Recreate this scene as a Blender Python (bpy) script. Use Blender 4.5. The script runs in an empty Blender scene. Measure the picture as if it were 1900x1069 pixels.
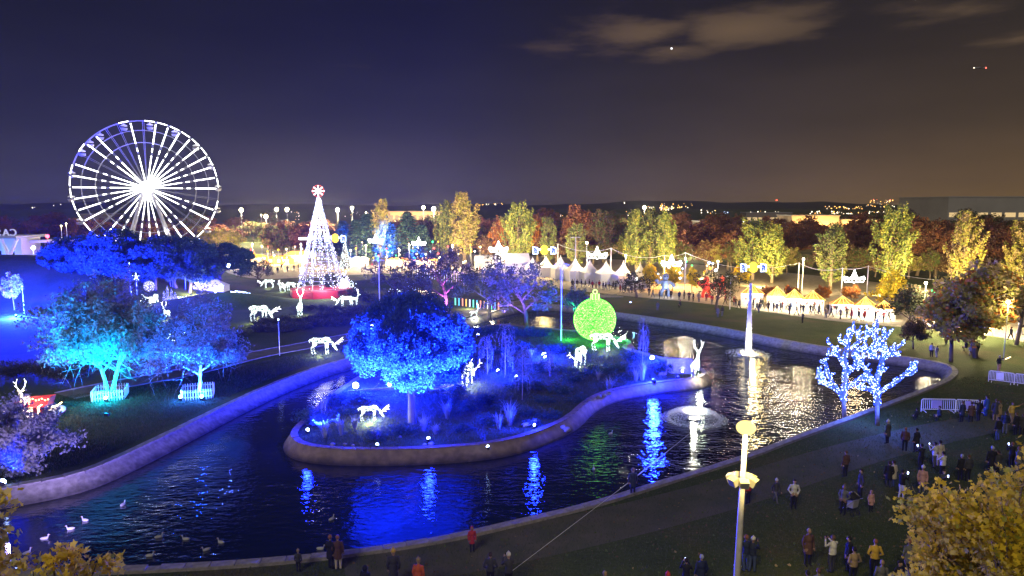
import bpy, bmesh, math, random
import numpy as np
from mathutils import Vector, Matrix
from mathutils.geometry import delaunay_2d_cdt
PI = math.pi
random.seed(7)
rng = np.random.default_rng(7)
scene = bpy.context.scene
C = scene.collection

# ------------------------------------------------------------------ camera
CAMZ, F, PITCH = 17.0, 1300.0, math.atan(152.5/1300.0)
cam = bpy.data.cameras.new("camera"); cam_o = bpy.data.objects.new("camera", cam); C.objects.link(cam_o)
cam.sensor_width = 36.0; cam.lens = 36.0*F/1900.0
cam.clip_start = 0.1; cam.clip_end = 20000
cam_o.location = (0, 0, CAMZ); cam_o.rotation_euler = (PI/2-PITCH, 0, 0)
scene.camera = cam_o

# ------------------------------------------------------------------ world (night sky with city glow)
world = bpy.data.worlds.new("World"); scene.world = world; world.use_nodes = True
def nd(nt, typ, **kw):
    n = nt.nodes.new(typ)
    for k, v in kw.items():
        if k.startswith('i_'): n.inputs[k[2:].replace('_', ' ')].default_value = v
        else: setattr(n, k, v)
    return n
def ramp(nt, stops, interp='LINEAR'):
    n = nt.nodes.new('ShaderNodeValToRGB'); cr = n.color_ramp; cr.interpolation = interp
    while len(cr.elements) < len(stops): cr.elements.new(0.5)
    for e, (p, c) in zip(cr.elements, stops):
        e.position = p; e.color = (c[0], c[1], c[2], 1) if len(c) == 3 else c
    return n
def build_world():
    nt = world.node_tree; nt.nodes.clear(); L = nt.links.new
    out = nd(nt, 'ShaderNodeOutputWorld'); bg = nd(nt, 'ShaderNodeBackground'); L(bg.outputs[0], out.inputs[0])
    tc = nd(nt, 'ShaderNodeTexCoord'); sep = nd(nt, 'ShaderNodeSeparateXYZ'); L(tc.outputs['Generated'], sep.inputs[0])
    rl = ramp(nt, [(0, (.038, .036, .054)), (.03, (.039, .037, .059)), (.10, (.022, .0220, .036)), (.22, (.0105, .0108, .0185)), (.45, (.0058, .0060, .0095)), (1, (.003, .0035, .007))])
    rr = ramp(nt, [(0, (.15, .092, .038)), (.03, (.112, .070, .034)), (.10, (.058, .040, .024)), (.22, (.026, .0205, .016)), (.45, (.011, .009, .009)), (1, (.004, .004, .006))])
    L(sep.outputs['Z'], rl.inputs[0]); L(sep.outputs['Z'], rr.inputs[0])
    mr = nd(nt, 'ShaderNodeMapRange'); mr.interpolation_type = 'SMOOTHSTEP'
    mr.inputs['From Min'].default_value = -.22; mr.inputs['From Max'].default_value = .72
    L(sep.outputs['X'], mr.inputs[0])
    mx = nd(nt, 'ShaderNodeMixRGB'); L(mr.outputs[0], mx.inputs[0]); L(rl.outputs[0], mx.inputs[1]); L(rr.outputs[0], mx.inputs[2])
    ng = nd(nt, 'ShaderNodeTexNoise'); ng.inputs['Scale'].default_value = 5; ng.inputs['Detail'].default_value = 6; mpg = nd(nt, 'ShaderNodeMapping'); mpg.inputs['Scale'].default_value = (1, 1, 4); L(tc.outputs['Generated'], mpg.inputs[0]); L(mpg.outputs[0], ng.inputs['Vector'])
    rg_ = ramp(nt, [(.3, (.90, .90, .90)), (.7, (1.10, 1.09, 1.08))]); L(ng.outputs[0], rg_.inputs[0]); mg = nd(nt, 'ShaderNodeMixRGB', blend_type='MULTIPLY'); mg.inputs[0].default_value = 1; L(mx.outputs[0], mg.inputs[1]); L(rg_.outputs[0], mg.inputs[2]); mx = mg
    # clouds: direction projected on a flat layer
    zz = nd(nt, 'ShaderNodeMath', operation='MAXIMUM'); L(sep.outputs['Z'], zz.inputs[0]); zz.inputs[1].default_value = .03
    dx = nd(nt, 'ShaderNodeMath', operation='DIVIDE'); L(sep.outputs['X'], dx.inputs[0]); L(zz.outputs[0], dx.inputs[1])
    dy = nd(nt, 'ShaderNodeMath', operation='DIVIDE'); L(sep.outputs['Y'], dy.inputs[0]); L(zz.outputs[0], dy.inputs[1])
    cb = nd(nt, 'ShaderNodeCombineXYZ'); L(dx.outputs[0], cb.inputs[0]); L(dy.outputs[0], cb.inputs[1])
    nz = nd(nt, 'ShaderNodeTexNoise'); nz.inputs['Scale'].default_value = 1.7; nz.inputs['Detail'].default_value = 6; nz.inputs['Roughness'].default_value = .55
    L(cb.outputs[0], nz.inputs['Vector'])
    # the cloud patches: ellipses in the layer, eroded by the noise
    acc = None
    for (cx, cy, sx, sy, amp) in ((.80, 4.25, .60, .75, .85), (1.30, 4.15, .55, .62, 1.0), (1.02, 4.7, .42, .42, .8), (.30, 4.6, .50, .50, .42), (2.35, 3.80, .60, .40, .7), (3.05, 4.35, .30, .35, .7), (2.95, 3.75, .4, .28, .6), (-1.0, 5.3, .42, .45, .36), (-1.66, 5.05, .3, .25, .26), (.95, 3.62, .5, .22, .5)):
        sb = nd(nt, 'ShaderNodeVectorMath', operation='SUBTRACT'); L(cb.outputs[0], sb.inputs[0]); sb.inputs[1].default_value = (cx, cy, 0)
        dv = nd(nt, 'ShaderNodeVectorMath', operation='DIVIDE'); L(sb.outputs[0], dv.inputs[0]); dv.inputs[1].default_value = (sx, sy, 1)
        ln = nd(nt, 'ShaderNodeVectorMath', operation='LENGTH'); L(dv.outputs[0], ln.inputs[0])
        m = nd(nt, 'ShaderNodeMapRange'); m.inputs['From Min'].default_value = 1.5; m.inputs['From Max'].default_value = 0.1
        m.inputs['To Max'].default_value = amp; L(ln.outputs['Value'], m.inputs[0])
        if acc is None: acc = m
        else:
            a = nd(nt, 'ShaderNodeMath', operation='MAXIMUM'); L(acc.outputs[0], a.inputs[0]); L(m.outputs[0], a.inputs[1]); acc = a
    ad = nd(nt, 'ShaderNodeMath', operation='MULTIPLY_ADD'); L(nz.outputs[0], ad.inputs[0]); ad.inputs[1].default_value = 1.5; ad.inputs[2].default_value = -1.05
    ad2 = nd(nt, 'ShaderNodeMath', operation='ADD'); L(ad.outputs[0], ad2.inputs[0]); L(acc.outputs[0], ad2.inputs[1])
    cm = nd(nt, 'ShaderNodeMapRange'); cm.interpolation_type = 'SMOOTHSTEP'; cm.inputs['From Min'].default_value = .0; cm.inputs['From Max'].default_value = .50
    L(ad2.outputs[0], cm.inputs[0])
    ml = nd(nt, 'ShaderNodeMath', operation='MULTIPLY'); L(cm.outputs[0], ml.inputs[0]); L(acc.outputs[0], ml.inputs[1])
    mx2 = nd(nt, 'ShaderNodeMixRGB'); L(ml.outputs[0], mx2.inputs[0]); L(mx.outputs[0], mx2.inputs[1]); mx2.inputs[2].default_value = (.112, .074, .043, 1)
    L(mx2.outputs[0], bg.inputs[0]); bg.inputs[1].default_value = 1.0
build_world()
# the dim glow of the town behind the camera reaches the park as a weak warm directional light
sun = bpy.data.lights.new("sun", 'SUN'); sun_o = bpy.data.objects.new("sun", sun); C.objects.link(sun_o)
sun.energy = 1.1; sun.color = (1.0, .90, .72); sun.angle = math.radians(20)
sun_o.rotation_euler = (math.radians(55), 0, math.radians(-24))

scene.view_settings.view_transform = 'Standard'; scene.view_settings.look = 'None'
scene.view_settings.exposure = 0.15; scene.view_settings.gamma = 1
scene.render.engine = 'CYCLES'
cy = scene.cycles
cy.max_bounces = 5; cy.diffuse_bounces = 2; cy.glossy_bounces = 3; cy.transmission_bounces = 4; cy.transparent_max_bounces = 8
cy.sample_clamp_indirect = 3.0; cy.caustics_reflective = False; cy.caustics_refractive = False
cy.use_denoising = True; cy.use_light_tree = True

# ------------------------------------------------------------------ where a pixel of the survey photo lies on the ground
cp, sp_ = math.cos(PITCH), math.sin(PITCH)
def ray(px, py):
    a, b = (px-950.0), (534.5-py)
    return Vector((a, F*cp + b*sp_, -F*sp_ + b*cp))
def on_z(px, py, z=0.0):
    r = ray(px, py); t = (z-CAMZ)/r.z
    return Vector((r.x*t, r.y*t, z))
def at_y(px, py, Y):
    r = ray(px, py); t = Y/r.y
    return Vector((r.x*t, Y, CAMZ+r.z*t))

# ------------------------------------------------------------------ helpers
def tag(o, label=None, cat=None, group=None, kind=None):
    if label: o['label'] = label
    if cat: o['category'] = cat
    if group: o['group'] = group
    if kind: o['kind'] = kind
    return o
def link(name, data, parent=None, loc=(0, 0, 0), rot=(0, 0, 0), scale=(1, 1, 1)):
    o = bpy.data.objects.new(name, data); C.objects.link(o)
    if parent: o.parent = parent
    o.location = loc; o.rotation_euler = rot; o.scale = scale
    return o
def thing(name, label, cat, loc=(0, 0, 0), rz=0, group=None, scale=1):
    o = link(name, None, None, loc, (0, 0, rz), (scale,)*3 if not isinstance(scale, tuple) else scale)
    return tag(o, label, cat, group)
def copy_tree(o, parent=None, label=None, loc=None, rz=None, scale=None):
    c = o.copy(); C.objects.link(c)
    if parent: c.parent = parent
    if label: c['label'] = label
    if loc is not None: c.location = loc
    if rz is not None: c.rotation_euler = (0, 0, rz)
    if scale is not None: c.scale = scale if isinstance(scale, tuple) else (scale,)*3
    for ch in o.children: copy_tree(ch, c)
    return c
def setmats(o, mats):
    "give one object its own materials on a shared mesh"
    for i, m in enumerate(mats):
        o.material_slots[i].link = 'OBJECT'; o.material_slots[i].material = m

class MB:
    def __init__(s): s.v = []; s.f = []; s.m = []
    def add(s, vs, fs, mi=0):
        b = len(s.v); s.v += [tuple(x) for x in vs]; s.f += [tuple(b+i for i in f) for f in fs]; s.m += [mi]*len(fs); return s
    def box(s, c, d, rz=0, mi=0, tilt=None):
        M = Matrix.Rotation(rz, 3, 'Z')
        if tilt is not None: M = M @ Matrix.Rotation(tilt, 3, 'X')
        vs = [Vector(c)+M @ Vector((sx*d[0]/2, sy*d[1]/2, sz*d[2]/2)) for sx in (-1, 1) for sy in (-1, 1) for sz in (-1, 1)]
        return s.add(vs, [(0, 1, 3, 2), (4, 6, 7, 5), (0, 4, 5, 1), (2, 3, 7, 6), (0, 2, 6, 4), (1, 5, 7, 3)], mi)
    def tube(s, pts, r, n=6, mi=0, caps=True):
        pts = [Vector(p) for p in pts]
        if not hasattr(r, '__len__'): r = [r]*len(pts)
        d0 = (pts[1]-pts[0]).normalized(); a = Vector((0, 0, 1)) if abs(d0.z) < .9 else Vector((1, 0, 0))
        u = d0.cross(a).normalized(); vs = []
        for i, p in enumerate(pts):
            d = (pts[min(i+1, len(pts)-1)]-pts[max(i-1, 0)])
            if d.length < 1e-9: d = d0
            d = d.normalized(); u = (u-d*u.dot(d)); u = u.normalized() if u.length > 1e-6 else d.orthogonal().normalized(); w = d.cross(u)
            for k in range(n):
                t = 2*PI*k/n; vs.append(p+(u*math.cos(t)+w*math.sin(t))*r[i])
        fs = []
        for i in range(len(pts)-1):
            for k in range(n):
                k2 = (k+1) % n; fs.append((i*n+k, i*n+k2, (i+1)*n+k2, (i+1)*n+k))
        if caps: fs.append(tuple(range(n-1, -1, -1))); fs.append(tuple((len(pts)-1)*n+k for k in range(n)))
        return s.add(vs, fs, mi)
    def ring(s, c, R, r, n=32, m=5, axis='Z', mi=0, a0=0, a1=2*PI):
        full = abs(a1-a0-2*PI) < 1e-6; k = n+1
        pts = []
        for i in range(k):
            t = a0+(a1-a0)*i/n
            x, y = R*math.cos(t), R*math.sin(t)
            pts.append(Vector(c)+(Vector((x, y, 0)) if axis == 'Z' else Vector((x, 0, y)) if axis == 'Y' else Vector((0, x, y))))
        return s.tube(pts, r, m, mi, caps=not full)
    def lathe(s, prof, n=12, c=(0, 0, 0), mi=0):
        vs = []; fs = []
        for (r, z) in prof:
            for k in range(n):
                t = 2*PI*k/n; vs.append((c[0]+r*math.cos(t), c[1]+r*math.sin(t), c[2]+z))
        for i in range(len(prof)-1):
            for k in range(n):
                k2 = (k+1) % n; fs.append((i*n+k, i*n+k2, (i+1)*n+k2, (i+1)*n+k))
        if prof[0][0] > 1e-4: fs.append(tuple(range(n-1, -1, -1)))
        if prof[-1][0] > 1e-4: fs.append(tuple((len(prof)-1)*n+k for k in range(n)))
        return s.add(vs, fs, mi)
    def ball(s, c, r, n=8, m=6, mi=0):
        rr = r if hasattr(r, '__len__') else (r, r, r)
        vs = [(c[0], c[1], c[2]-rr[2])]; fs = []
        for i in range(1, m):
            ph = -PI/2+PI*i/m
            for k in range(n):
                t = 2*PI*k/n; vs.append((c[0]+rr[0]*math.cos(ph)*math.cos(t), c[1]+rr[1]*math.cos(ph)*math.sin(t), c[2]+rr[2]*math.sin(ph)))
        vs.append((c[0], c[1], c[2]+rr[2])); top = len(vs)-1
        for k in range(n): fs.append((0, 1+(k+1) % n, 1+k)); fs.append((top, 1+(m-2)*n+k, 1+(m-2)*n+(k+1) % n))
        for i in range(m-2):
            for k in range(n):
                k2 = (k+1) % n; fs.append((1+i*n+k, 1+i*n+k2, 1+(i+1)*n+k2, 1+(i+1)*n+k))
        return s.add(vs, fs, mi)
    def mesh(s, name, mats, smooth=False):
        me = bpy.data.meshes.new(name); me.from_pydata(s.v, [], s.f)
        for m in (mats if isinstance(mats, (list, tuple)) else [mats]): me.materials.append(m)
        if any(s.m): me.polygons.foreach_set('material_index', s.m)
        if smooth: me.polygons.foreach_set('use_smooth', [True]*len(s.f))
        me.update(); return me
    def build(s, name, mats, parent=None, smooth=False, loc=(0, 0, 0)):
        return link(name, s.mesh(name, mats, smooth), parent, loc)

def raw_mesh(name, V, Fa, mats, mi=None):
    "V (n,3), Fa (m,k) numpy"
    me = bpy.data.meshes.new(name); k = Fa.shape[1]
    me.vertices.add(len(V)); me.vertices.foreach_set('co', V.astype(np.float32).ravel())
    me.loops.add(Fa.size); me.loops.foreach_set('vertex_index', Fa.astype(np.int32).ravel())
    me.polygons.add(len(Fa)); me.polygons.foreach_set('loop_start', np.arange(0, Fa.size, k, dtype=np.int32))
    for m in (mats if isinstance(mats, (list, tuple)) else [mats]): me.materials.append(m)
    if mi is not None: me.polygons.foreach_set('material_index', np.asarray(mi, dtype=np.int32))
    me.update(calc_edges=True); return me
OCT_V = np.array([(1, 0, 0), (-1, 0, 0), (0, 1, 0), (0, -1, 0), (0, 0, 1), (0, 0, -1)], float)
OCT_F = np.array([(0, 2, 4), (2, 1, 4), (1, 3, 4), (3, 0, 4), (2, 0, 5), (1, 2, 5), (3, 1, 5), (0, 3, 5)])
def bulbs(name, P, r, mats, mi=None):
    "small bulbs at the points P"
    P = np.asarray(P, float); n = len(P); r = np.broadcast_to(np.asarray(r, float), (n,))
    V = (P[:, None, :]+OCT_V[None]*r[:, None, None]).reshape(-1, 3)
    Fa = (OCT_F[None]+(np.arange(n)*6)[:, None, None]).reshape(-1, 3)
    return raw_mesh(name, V, Fa, mats, None if mi is None else np.repeat(mi, 8))
def unit(n):
    v = rng.normal(size=(n, 3)); return v/np.linalg.norm(v, axis=1)[:, None]
def leafmesh(name, centers, crad, per, size, mats, up=0.0, shape='kite', mi_p=None, squash=(1, 1, 1), shell=.55):
    "leaves spread in clumps round the centres; crad clump radius"
    centers = np.asarray(centers, float); n = len(centers)*per
    c = np.repeat(centers, per, axis=0); cr = np.repeat(np.broadcast_to(np.asarray(crad, float), (len(centers),)), per)
    d = unit(n)*(rng.random(n)**shell)[:, None]*cr[:, None]*np.array(squash)
    p = c+d
    a = unit(n); a[:, 2] += up; a /= np.linalg.norm(a, axis=1)[:, None]
    b = np.cross(a, unit(n)); b /= np.linalg.norm(b, axis=1)[:, None]
    s = size*(.6+.8*rng.random(n))[:, None]
    if shape == 'kite':
        pat = [(-.5, 0), (.05, .32), (.6, 0), (.05, -.32)]
    else:
        pat = [(-.5, 0), (-.35, .3), (-.05, .22), (.1, .52), (.25, .2), (.62, 0), (.25, -.2), (.1, -.52), (-.05, -.22), (-.35, -.3)]
    V = np.stack([p+a*s*x+b*s*y for x, y in pat], axis=1).reshape(-1, 3); k = len(pat)
    Fa = (np.arange(k)[None]+(np.arange(n)*k)[:, None])
    mi = None
    if mi_p is not None:
        cl = np.repeat(rng.random(len(centers)), per)*.6+rng.random(n)*.4
        mi = np.searchsorted(np.cumsum(mi_p)[:-1], cl)
    return raw_mesh(name, V, Fa, mats, mi)

# ------------------------------------------------------------------ materials
def pmat(name, col, rough=.7, metal=0, spec=.3, noise=None, bump=0, bscale=8, col2=None, translucent=0):
    m = bpy.data.materials.new(name); m.use_nodes = True; nt = m.node_tree; L = nt.links.new
    b = nt.nodes['Principled BSDF']; b.inputs['Base Color'].default_value = (*col, 1)
    b.inputs['Roughness'].default_value = rough; b.inputs['Metallic'].default_value = metal; b.inputs['Specular IOR Level'].default_value = spec
    if noise or bump:
        tc = nd(nt, 'ShaderNodeTexCoord'); nz = nd(nt, 'ShaderNodeTexNoise'); nz.inputs['Scale'].default_value = noise or bscale
        nz.inputs['Detail'].default_value = 5; L(tc.outputs['Object'], nz.inputs['Vector'])
        if noise:
            c2 = col2 or tuple(x*.55 for x in col)
            r = ramp(nt, [(.35, c2), (.65, col)]); L(nz.outputs[0], r.inputs[0]); L(r.outputs[0], b.inputs['Base Color'])
        if bump:
            nb = nd(nt, 'ShaderNodeTexNoise'); nb.inputs['Scale'].default_value = bscale; nb.inputs['Detail'].default_value = 4; L(tc.outputs['Object'], nb.inputs['Vector'])
            bp = nd(nt, 'ShaderNodeBump'); bp.inputs['Strength'].default_value = bump; bp.inputs['Distance'].default_value = .05
            L(nb.outputs[0], bp.inputs['Height']); L(bp.outputs[0], b.inputs['Normal'])
    if translucent:
        tr = nd(nt, 'ShaderNodeBsdfTranslucent'); tr.inputs[0].default_value = (*col, 1)
        ms = nd(nt, 'ShaderNodeMixShader'); ms.inputs[0].default_value = translucent
        out = nt.nodes['Material Output']; L(b.outputs[0], ms.inputs[1]); L(tr.outputs[0], ms.inputs[2]); L(ms.outputs[0], out.inputs[0])
    return m
def emat(name, col, strength, sample=False):
    m = bpy.data.materials.new(name); m.use_nodes = True; nt = m.node_tree; nt.nodes.clear()
    e = nd(nt, 'ShaderNodeEmission'); e.inputs[0].default_value = (*col, 1); e.inputs[1].default_value = strength
    o = nd(nt, 'ShaderNodeOutputMaterial'); nt.links.new(e.outputs[0], o.inputs[0])
    m.cycles.emission_sampling = 'AUTO' if sample else 'NONE'
    return m
def led_net(name, col, dark, strength, scale, sample=False, thr=(.25, .55)):
    "a skin of small lamps: bright cells with darker gaps"
    m = emat(name, col, strength, sample); nt = m.node_tree; L = nt.links.new
    e = [n for n in nt.nodes if n.type == 'EMISSION'][0]
    tc = nd(nt, 'ShaderNodeTexCoord'); v = nd(nt, 'ShaderNodeTexVoronoi'); v.inputs['Scale'].default_value = scale; L(tc.outputs['Object'], v.inputs['Vector'])
    r = ramp(nt, [(thr[0], tuple(c*1.0 for c in col)), (thr[1], dark)]); L(v.outputs['Distance'], r.inputs[0]); L(r.outputs[0], e.inputs[0])
    return m
def leafmat(name, c, t=.35): return pmat(name, c, .8, spec=.04, translucent=t)
M = {}
M['bark'] = pmat('bark', (.16, .12, .09), .9, noise=6, bump=.6, bscale=14)
M['bark_pale'] = pmat('bark_pale', (.32, .29, .26), .85, noise=5, bump=.6, bscale=12)
M['leaf_pine'] = leafmat('leaf_pine', (.06, .11, .085), .25); M['leaf_pine2'] = leafmat('leaf_pine2', (.035, .07, .055), .25)
M['leaf_poplar'] = leafmat('leaf_poplar', (.20, .22, .055)); M['leaf_poplar2'] = leafmat('leaf_poplar2', (.11, .15, .05)); M['leaf_poplar3'] = leafmat('leaf_poplar3', (.30, .27, .06))
M['leaf_autumn'] = leafmat('leaf_autumn', (.26, .11, .055)); M['leaf_autumn2'] = leafmat('leaf_autumn2', (.16, .075, .05)); M['leaf_brown'] = leafmat('leaf_brown', (.17, .11, .06))
M['leaf_yellow'] = leafmat('leaf_yellow', (.78, .55, .035)); M['leaf_yellow2'] = leafmat('leaf_yellow2', (.60, .46, .035)); M['leaf_yellow3'] = leafmat('leaf_yellow3', (.34, .34, .04))
M['leaf_grey'] = leafmat('leaf_grey', (.20, .20, .17), .3); M['leaf_grey2'] = leafmat('leaf_grey2', (.12, .13, .10), .3)
M['leaf_dark'] = leafmat('leaf_dark', (.05, .06, .03), .25); M['leaf_dark2'] = leafmat('leaf_dark2', (.08, .075, .04), .25)
M['reed'] = leafmat('reed', (.30, .30, .20), .3)
M['concrete'] = pmat('concrete', (.30, .28, .26), .85, noise=2.5, bump=.3, bscale=20, col2=(.19, .175, .165))
def stain(m, lo=-.72, hi=-.35):
    nt = m.node_tree; L = nt.links.new; b = nt.nodes['Principled BSDF']; src = b.inputs['Base Color'].links[0].from_socket; tc = nd(nt, 'ShaderNodeTexCoord'); sp = nd(nt, 'ShaderNodeSeparateXYZ'); L(tc.outputs['Object'], sp.inputs[0])
    nz = nd(nt, 'ShaderNodeTexNoise'); nz.inputs['Scale'].default_value = 1.3; nz.inputs['Detail'].default_value = 6; L(tc.outputs['Object'], nz.inputs['Vector']); ad = nd(nt, 'ShaderNodeMath', operation='MULTIPLY_ADD'); L(nz.outputs[0], ad.inputs[0]); ad.inputs[1].default_value = -.6; L(sp.outputs['Z'], ad.inputs[2])
    mr = nd(nt, 'ShaderNodeMapRange'); mr.inputs['From Min'].default_value = lo-.3; mr.inputs['From Max'].default_value = hi-.2; mr.inputs['To Min'].default_value = .25; L(ad.outputs[0], mr.inputs[0])
    mx = nd(nt, 'ShaderNodeMixRGB', blend_type='MULTIPLY'); mx.inputs[0].default_value = 1; L(src, mx.inputs[1]); L(mr.outputs[0], mx.inputs[2]); L(mx.outputs[0], b.inputs['Base Color']); return m
M['kerb_brick'] = pmat('kerb_brick', (.23, .17, .15), .85, noise=1.8, bump=.4, bscale=14, col2=(.14, .105, .10))
M['steel'] = pmat('steel', (.5, .5, .5), .4, .7)
M['steel_white'] = pmat('steel_white', (.72, .72, .74), .45)
M['paint_white'] = pmat('paint_white', (.75, .75, .73), .5)
M['paint_grey'] = pmat('paint_grey', (.25, .25, .26), .5)
M['black'] = pmat('black', (.012, .012, .014), .5)
M['red_paint'] = pmat('red_paint', (.34, .02, .035), .5)
M['kerb_stone'] = stain(pmat('kerb_stone', (.27, .25, .235), .85, noise=3.2, bump=.6, bscale=16, col2=(.17, .155, .148))); stain(M['kerb_brick'])
M['wood'] = pmat('wood', (.24, .16, .10), .8, noise=9)
M['wood_pale'] = pmat('wood_pale', (.5, .46, .40), .8, noise=9)
M['canvas'] = pmat('canvas', (.78, .75, .70), .7, translucent=.3)
M['led_white'] = emat('led_white', (1, 1, .96), 6)
M['led_cool'] = emat('led_cool', (.86, 1, .96), 5)
M['led_lilac'] = emat('led_lilac', (.70, .66, 1), 8)
M['led_blue'] = emat('led_blue', (.03, .10, 1), 4)
M['led_tree_blue'] = emat('led_tree_blue', (.02, .09, 1), 2.2)
M['led_ice'] = emat('led_ice', (.48, .62, 1), 8)
M['led_warm'] = emat('led_warm', (1, .72, .34), 7)
M['led_orange'] = emat('led_orange', (1, .42, .05), 4)
M['led_yellow'] = emat('led_yellow', (1, .62, .04), 3.0)
M['led_red'] = emat('led_red', (1, .12, .08), 4)
M['led_green'] = emat('led_green', (.08, 1, .25), 4)
M['lamp_warm'] = emat('lamp_warm', (1, .86, .48), 22)
M['lamp_white'] = emat('lamp_white', (1, .93, .78), 18)
M['lamp_blue'] = emat('lamp_blue', (.35, .50, 1), 26)
M['lamp_cyan'] = emat('lamp_cyan', (.2, .85, 1), 16)
M['lamp_pink'] = emat('lamp_pink', (1, .45, 1), 10)
M['deer_net'] = led_net('deer_net', (.88, 1, .90), (.02, .04, .03), 3.6, 9, thr=(.30, .62))

def grass_material():
    m = bpy.data.materials.new('grass'); m.use_nodes = True; nt = m.node_tree; L = nt.links.new
    b = nt.nodes['Principled BSDF']; b.inputs['Roughness'].default_value = .95; b.inputs['Specular IOR Level'].default_value = .1
    tc = nd(nt, 'ShaderNodeTexCoord')
    n1 = nd(nt, 'ShaderNodeTexNoise'); n1.inputs['Scale'].default_value = .12; n1.inputs['Detail'].default_value = 7; n1.inputs['Roughness'].default_value = .65; L(tc.outputs['Object'], n1.inputs['Vector'])
    n2 = nd(nt, 'ShaderNodeTexNoise'); n2.inputs['Scale'].default_value = 5; n2.inputs['Detail'].default_value = 6; n2.inputs['Roughness'].default_value = .8; L(tc.outputs['Object'], n2.inputs['Vector'])
    r1 = ramp(nt, [(.3, (.036, .052, .018)), (.5, (.060, .080, .024)), (.68, (.10, .085, .038))]); L(n1.outputs[0], r1.inputs[0])
    r2 = ramp(nt, [(.3, (.5, .5, .5)), (.7, (1.35, 1.35, 1.35))]); L(n2.outputs[0], r2.inputs[0])
    mx = nd(nt, 'ShaderNodeMixRGB', blend_type='MULTIPLY'); mx.inputs[0].default_value = 1; L(r1.outputs[0], mx.inputs[1]); L(r2.outputs[0], mx.inputs[2])
    L(mx.outputs[0], b.inputs['Base Color'])
    n3 = nd(nt, 'ShaderNodeTexNoise'); n3.inputs['Scale'].default_value = 9; n3.inputs['Detail'].default_value = 3; L(tc.outputs['Object'], n3.inputs['Vector'])
    bp = nd(nt, 'ShaderNodeBump'); bp.inputs['Strength'].default_value = .8; bp.inputs['Distance'].default_value = .12; L(n3.outputs[0], bp.inputs['Height']); L(bp.outputs[0], b.inputs['Normal'])
    return m
M['grass'] = grass_material()
M['path'] = pmat('path', (.34, .29, .22), .9, noise=1.2, bump=.25, bscale=25, col2=(.22, .185, .145))
M['path_dark'] = pmat('path_dark', (.13, .12, .11), .9, noise=.8, bump=.25, bscale=25, col2=(.085, .08, .075))
M['trodden'] = pmat('trodden', (.095, .088, .066), .95, noise=.5, bump=.3, bscale=20, col2=(.062, .070, .040))
M['soil'] = pmat('soil', (.10, .085, .06), .95, noise=1.5, bump=.5, bscale=10)
def water_material():
    m = bpy.data.materials.new('water'); m.use_nodes = True; nt = m.node_tree; L = nt.links.new
    b = nt.nodes['Principled BSDF']; b.inputs['Base Color'].default_value = (.004, .010, .022, 1)
    b.inputs['Roughness'].default_value = .06; b.inputs['IOR'].default_value = 1.85; b.inputs['Specular IOR Level'].default_value = .5
    tc = nd(nt, 'ShaderNodeTexCoord'); mp = nd(nt, 'ShaderNodeMapping'); mp.inputs['Scale'].default_value = (.8, 1.5, 1); mp.inputs['Rotation'].default_value = (0, 0, .2)
    L(tc.outputs['Object'], mp.inputs['Vector'])
    n1 = nd(nt, 'ShaderNodeTexNoise'); n1.inputs['Scale'].default_value = 2.1; n1.inputs['Detail'].default_value = 3; n1.inputs['Roughness'].default_value = .5; L(mp.outputs[0], n1.inputs['Vector'])
    n2 = nd(nt, 'ShaderNodeTexNoise'); n2.inputs['Scale'].default_value = .35; n2.inputs['Detail'].default_value = 2; L(mp.outputs[0], n2.inputs['Vector'])
    mul = nd(nt, 'ShaderNodeMath', operation='MULTIPLY_ADD'); L(n2.outputs[0], mul.inputs[0]); mul.inputs[1].default_value = 1.6; L(n1.outputs[0], mul.inputs[2])
    bp = nd(nt, 'ShaderNodeBump'); bp.inputs['Strength'].default_value = 1; bp.inputs['Distance'].default_value = .085; L(mul.outputs[0], bp.inputs['Height'])
    sx = nd(nt, 'ShaderNodeSeparateXYZ'); L(tc.outputs['Object'], sx.inputs[0]); n4 = nd(nt, 'ShaderNodeTexNoise'); n4.inputs['Scale'].default_value = .09; n4.inputs['Detail'].default_value = 2; L(tc.outputs['Object'], n4.inputs['Vector'])
    mr = nd(nt, 'ShaderNodeMapRange'); mr.inputs['From Min'].default_value = -12; mr.inputs['From Max'].default_value = 14; mr.inputs['To Min'].default_value = .22; mr.inputs['To Max'].default_value = .75; L(sx.outputs[0], mr.inputs[0])
    r4 = ramp(nt, [(.38, (0, 0, 0)), (.62, (1, 1, 1))]); L(n4.outputs[0], r4.inputs[0]); ms = nd(nt, 'ShaderNodeMath', operation='MULTIPLY_ADD'); L(r4.outputs[0], ms.inputs[0]); ms.inputs[1].default_value = .5; L(mr.outputs[0], ms.inputs[2]); L(ms.outputs[0], bp.inputs['Strength']); L(bp.outputs[0], b.inputs['Normal'])
    return m
M['water'] = water_material()

def point(name, loc, power, col, r=.2, parent=None):
    l = bpy.data.lights.new(name, 'POINT'); l.energy = power; l.color = col; l.shadow_soft_size = r
    return link(name, l, parent, loc)
def spot(name, loc, target, power, col, angle=70, blend=.7, r=.15, parent=None):
    l = bpy.data.lights.new(name, 'SPOT'); l.energy = power; l.color = col; l.spot_size = math.radians(angle); l.spot_blend = blend; l.shadow_soft_size = r
    o = link(name, l, parent, loc); d = Vector(target)-Vector(loc); o.rotation_euler = d.to_track_quat('-Z', 'Y').to_euler(); return o

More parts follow.
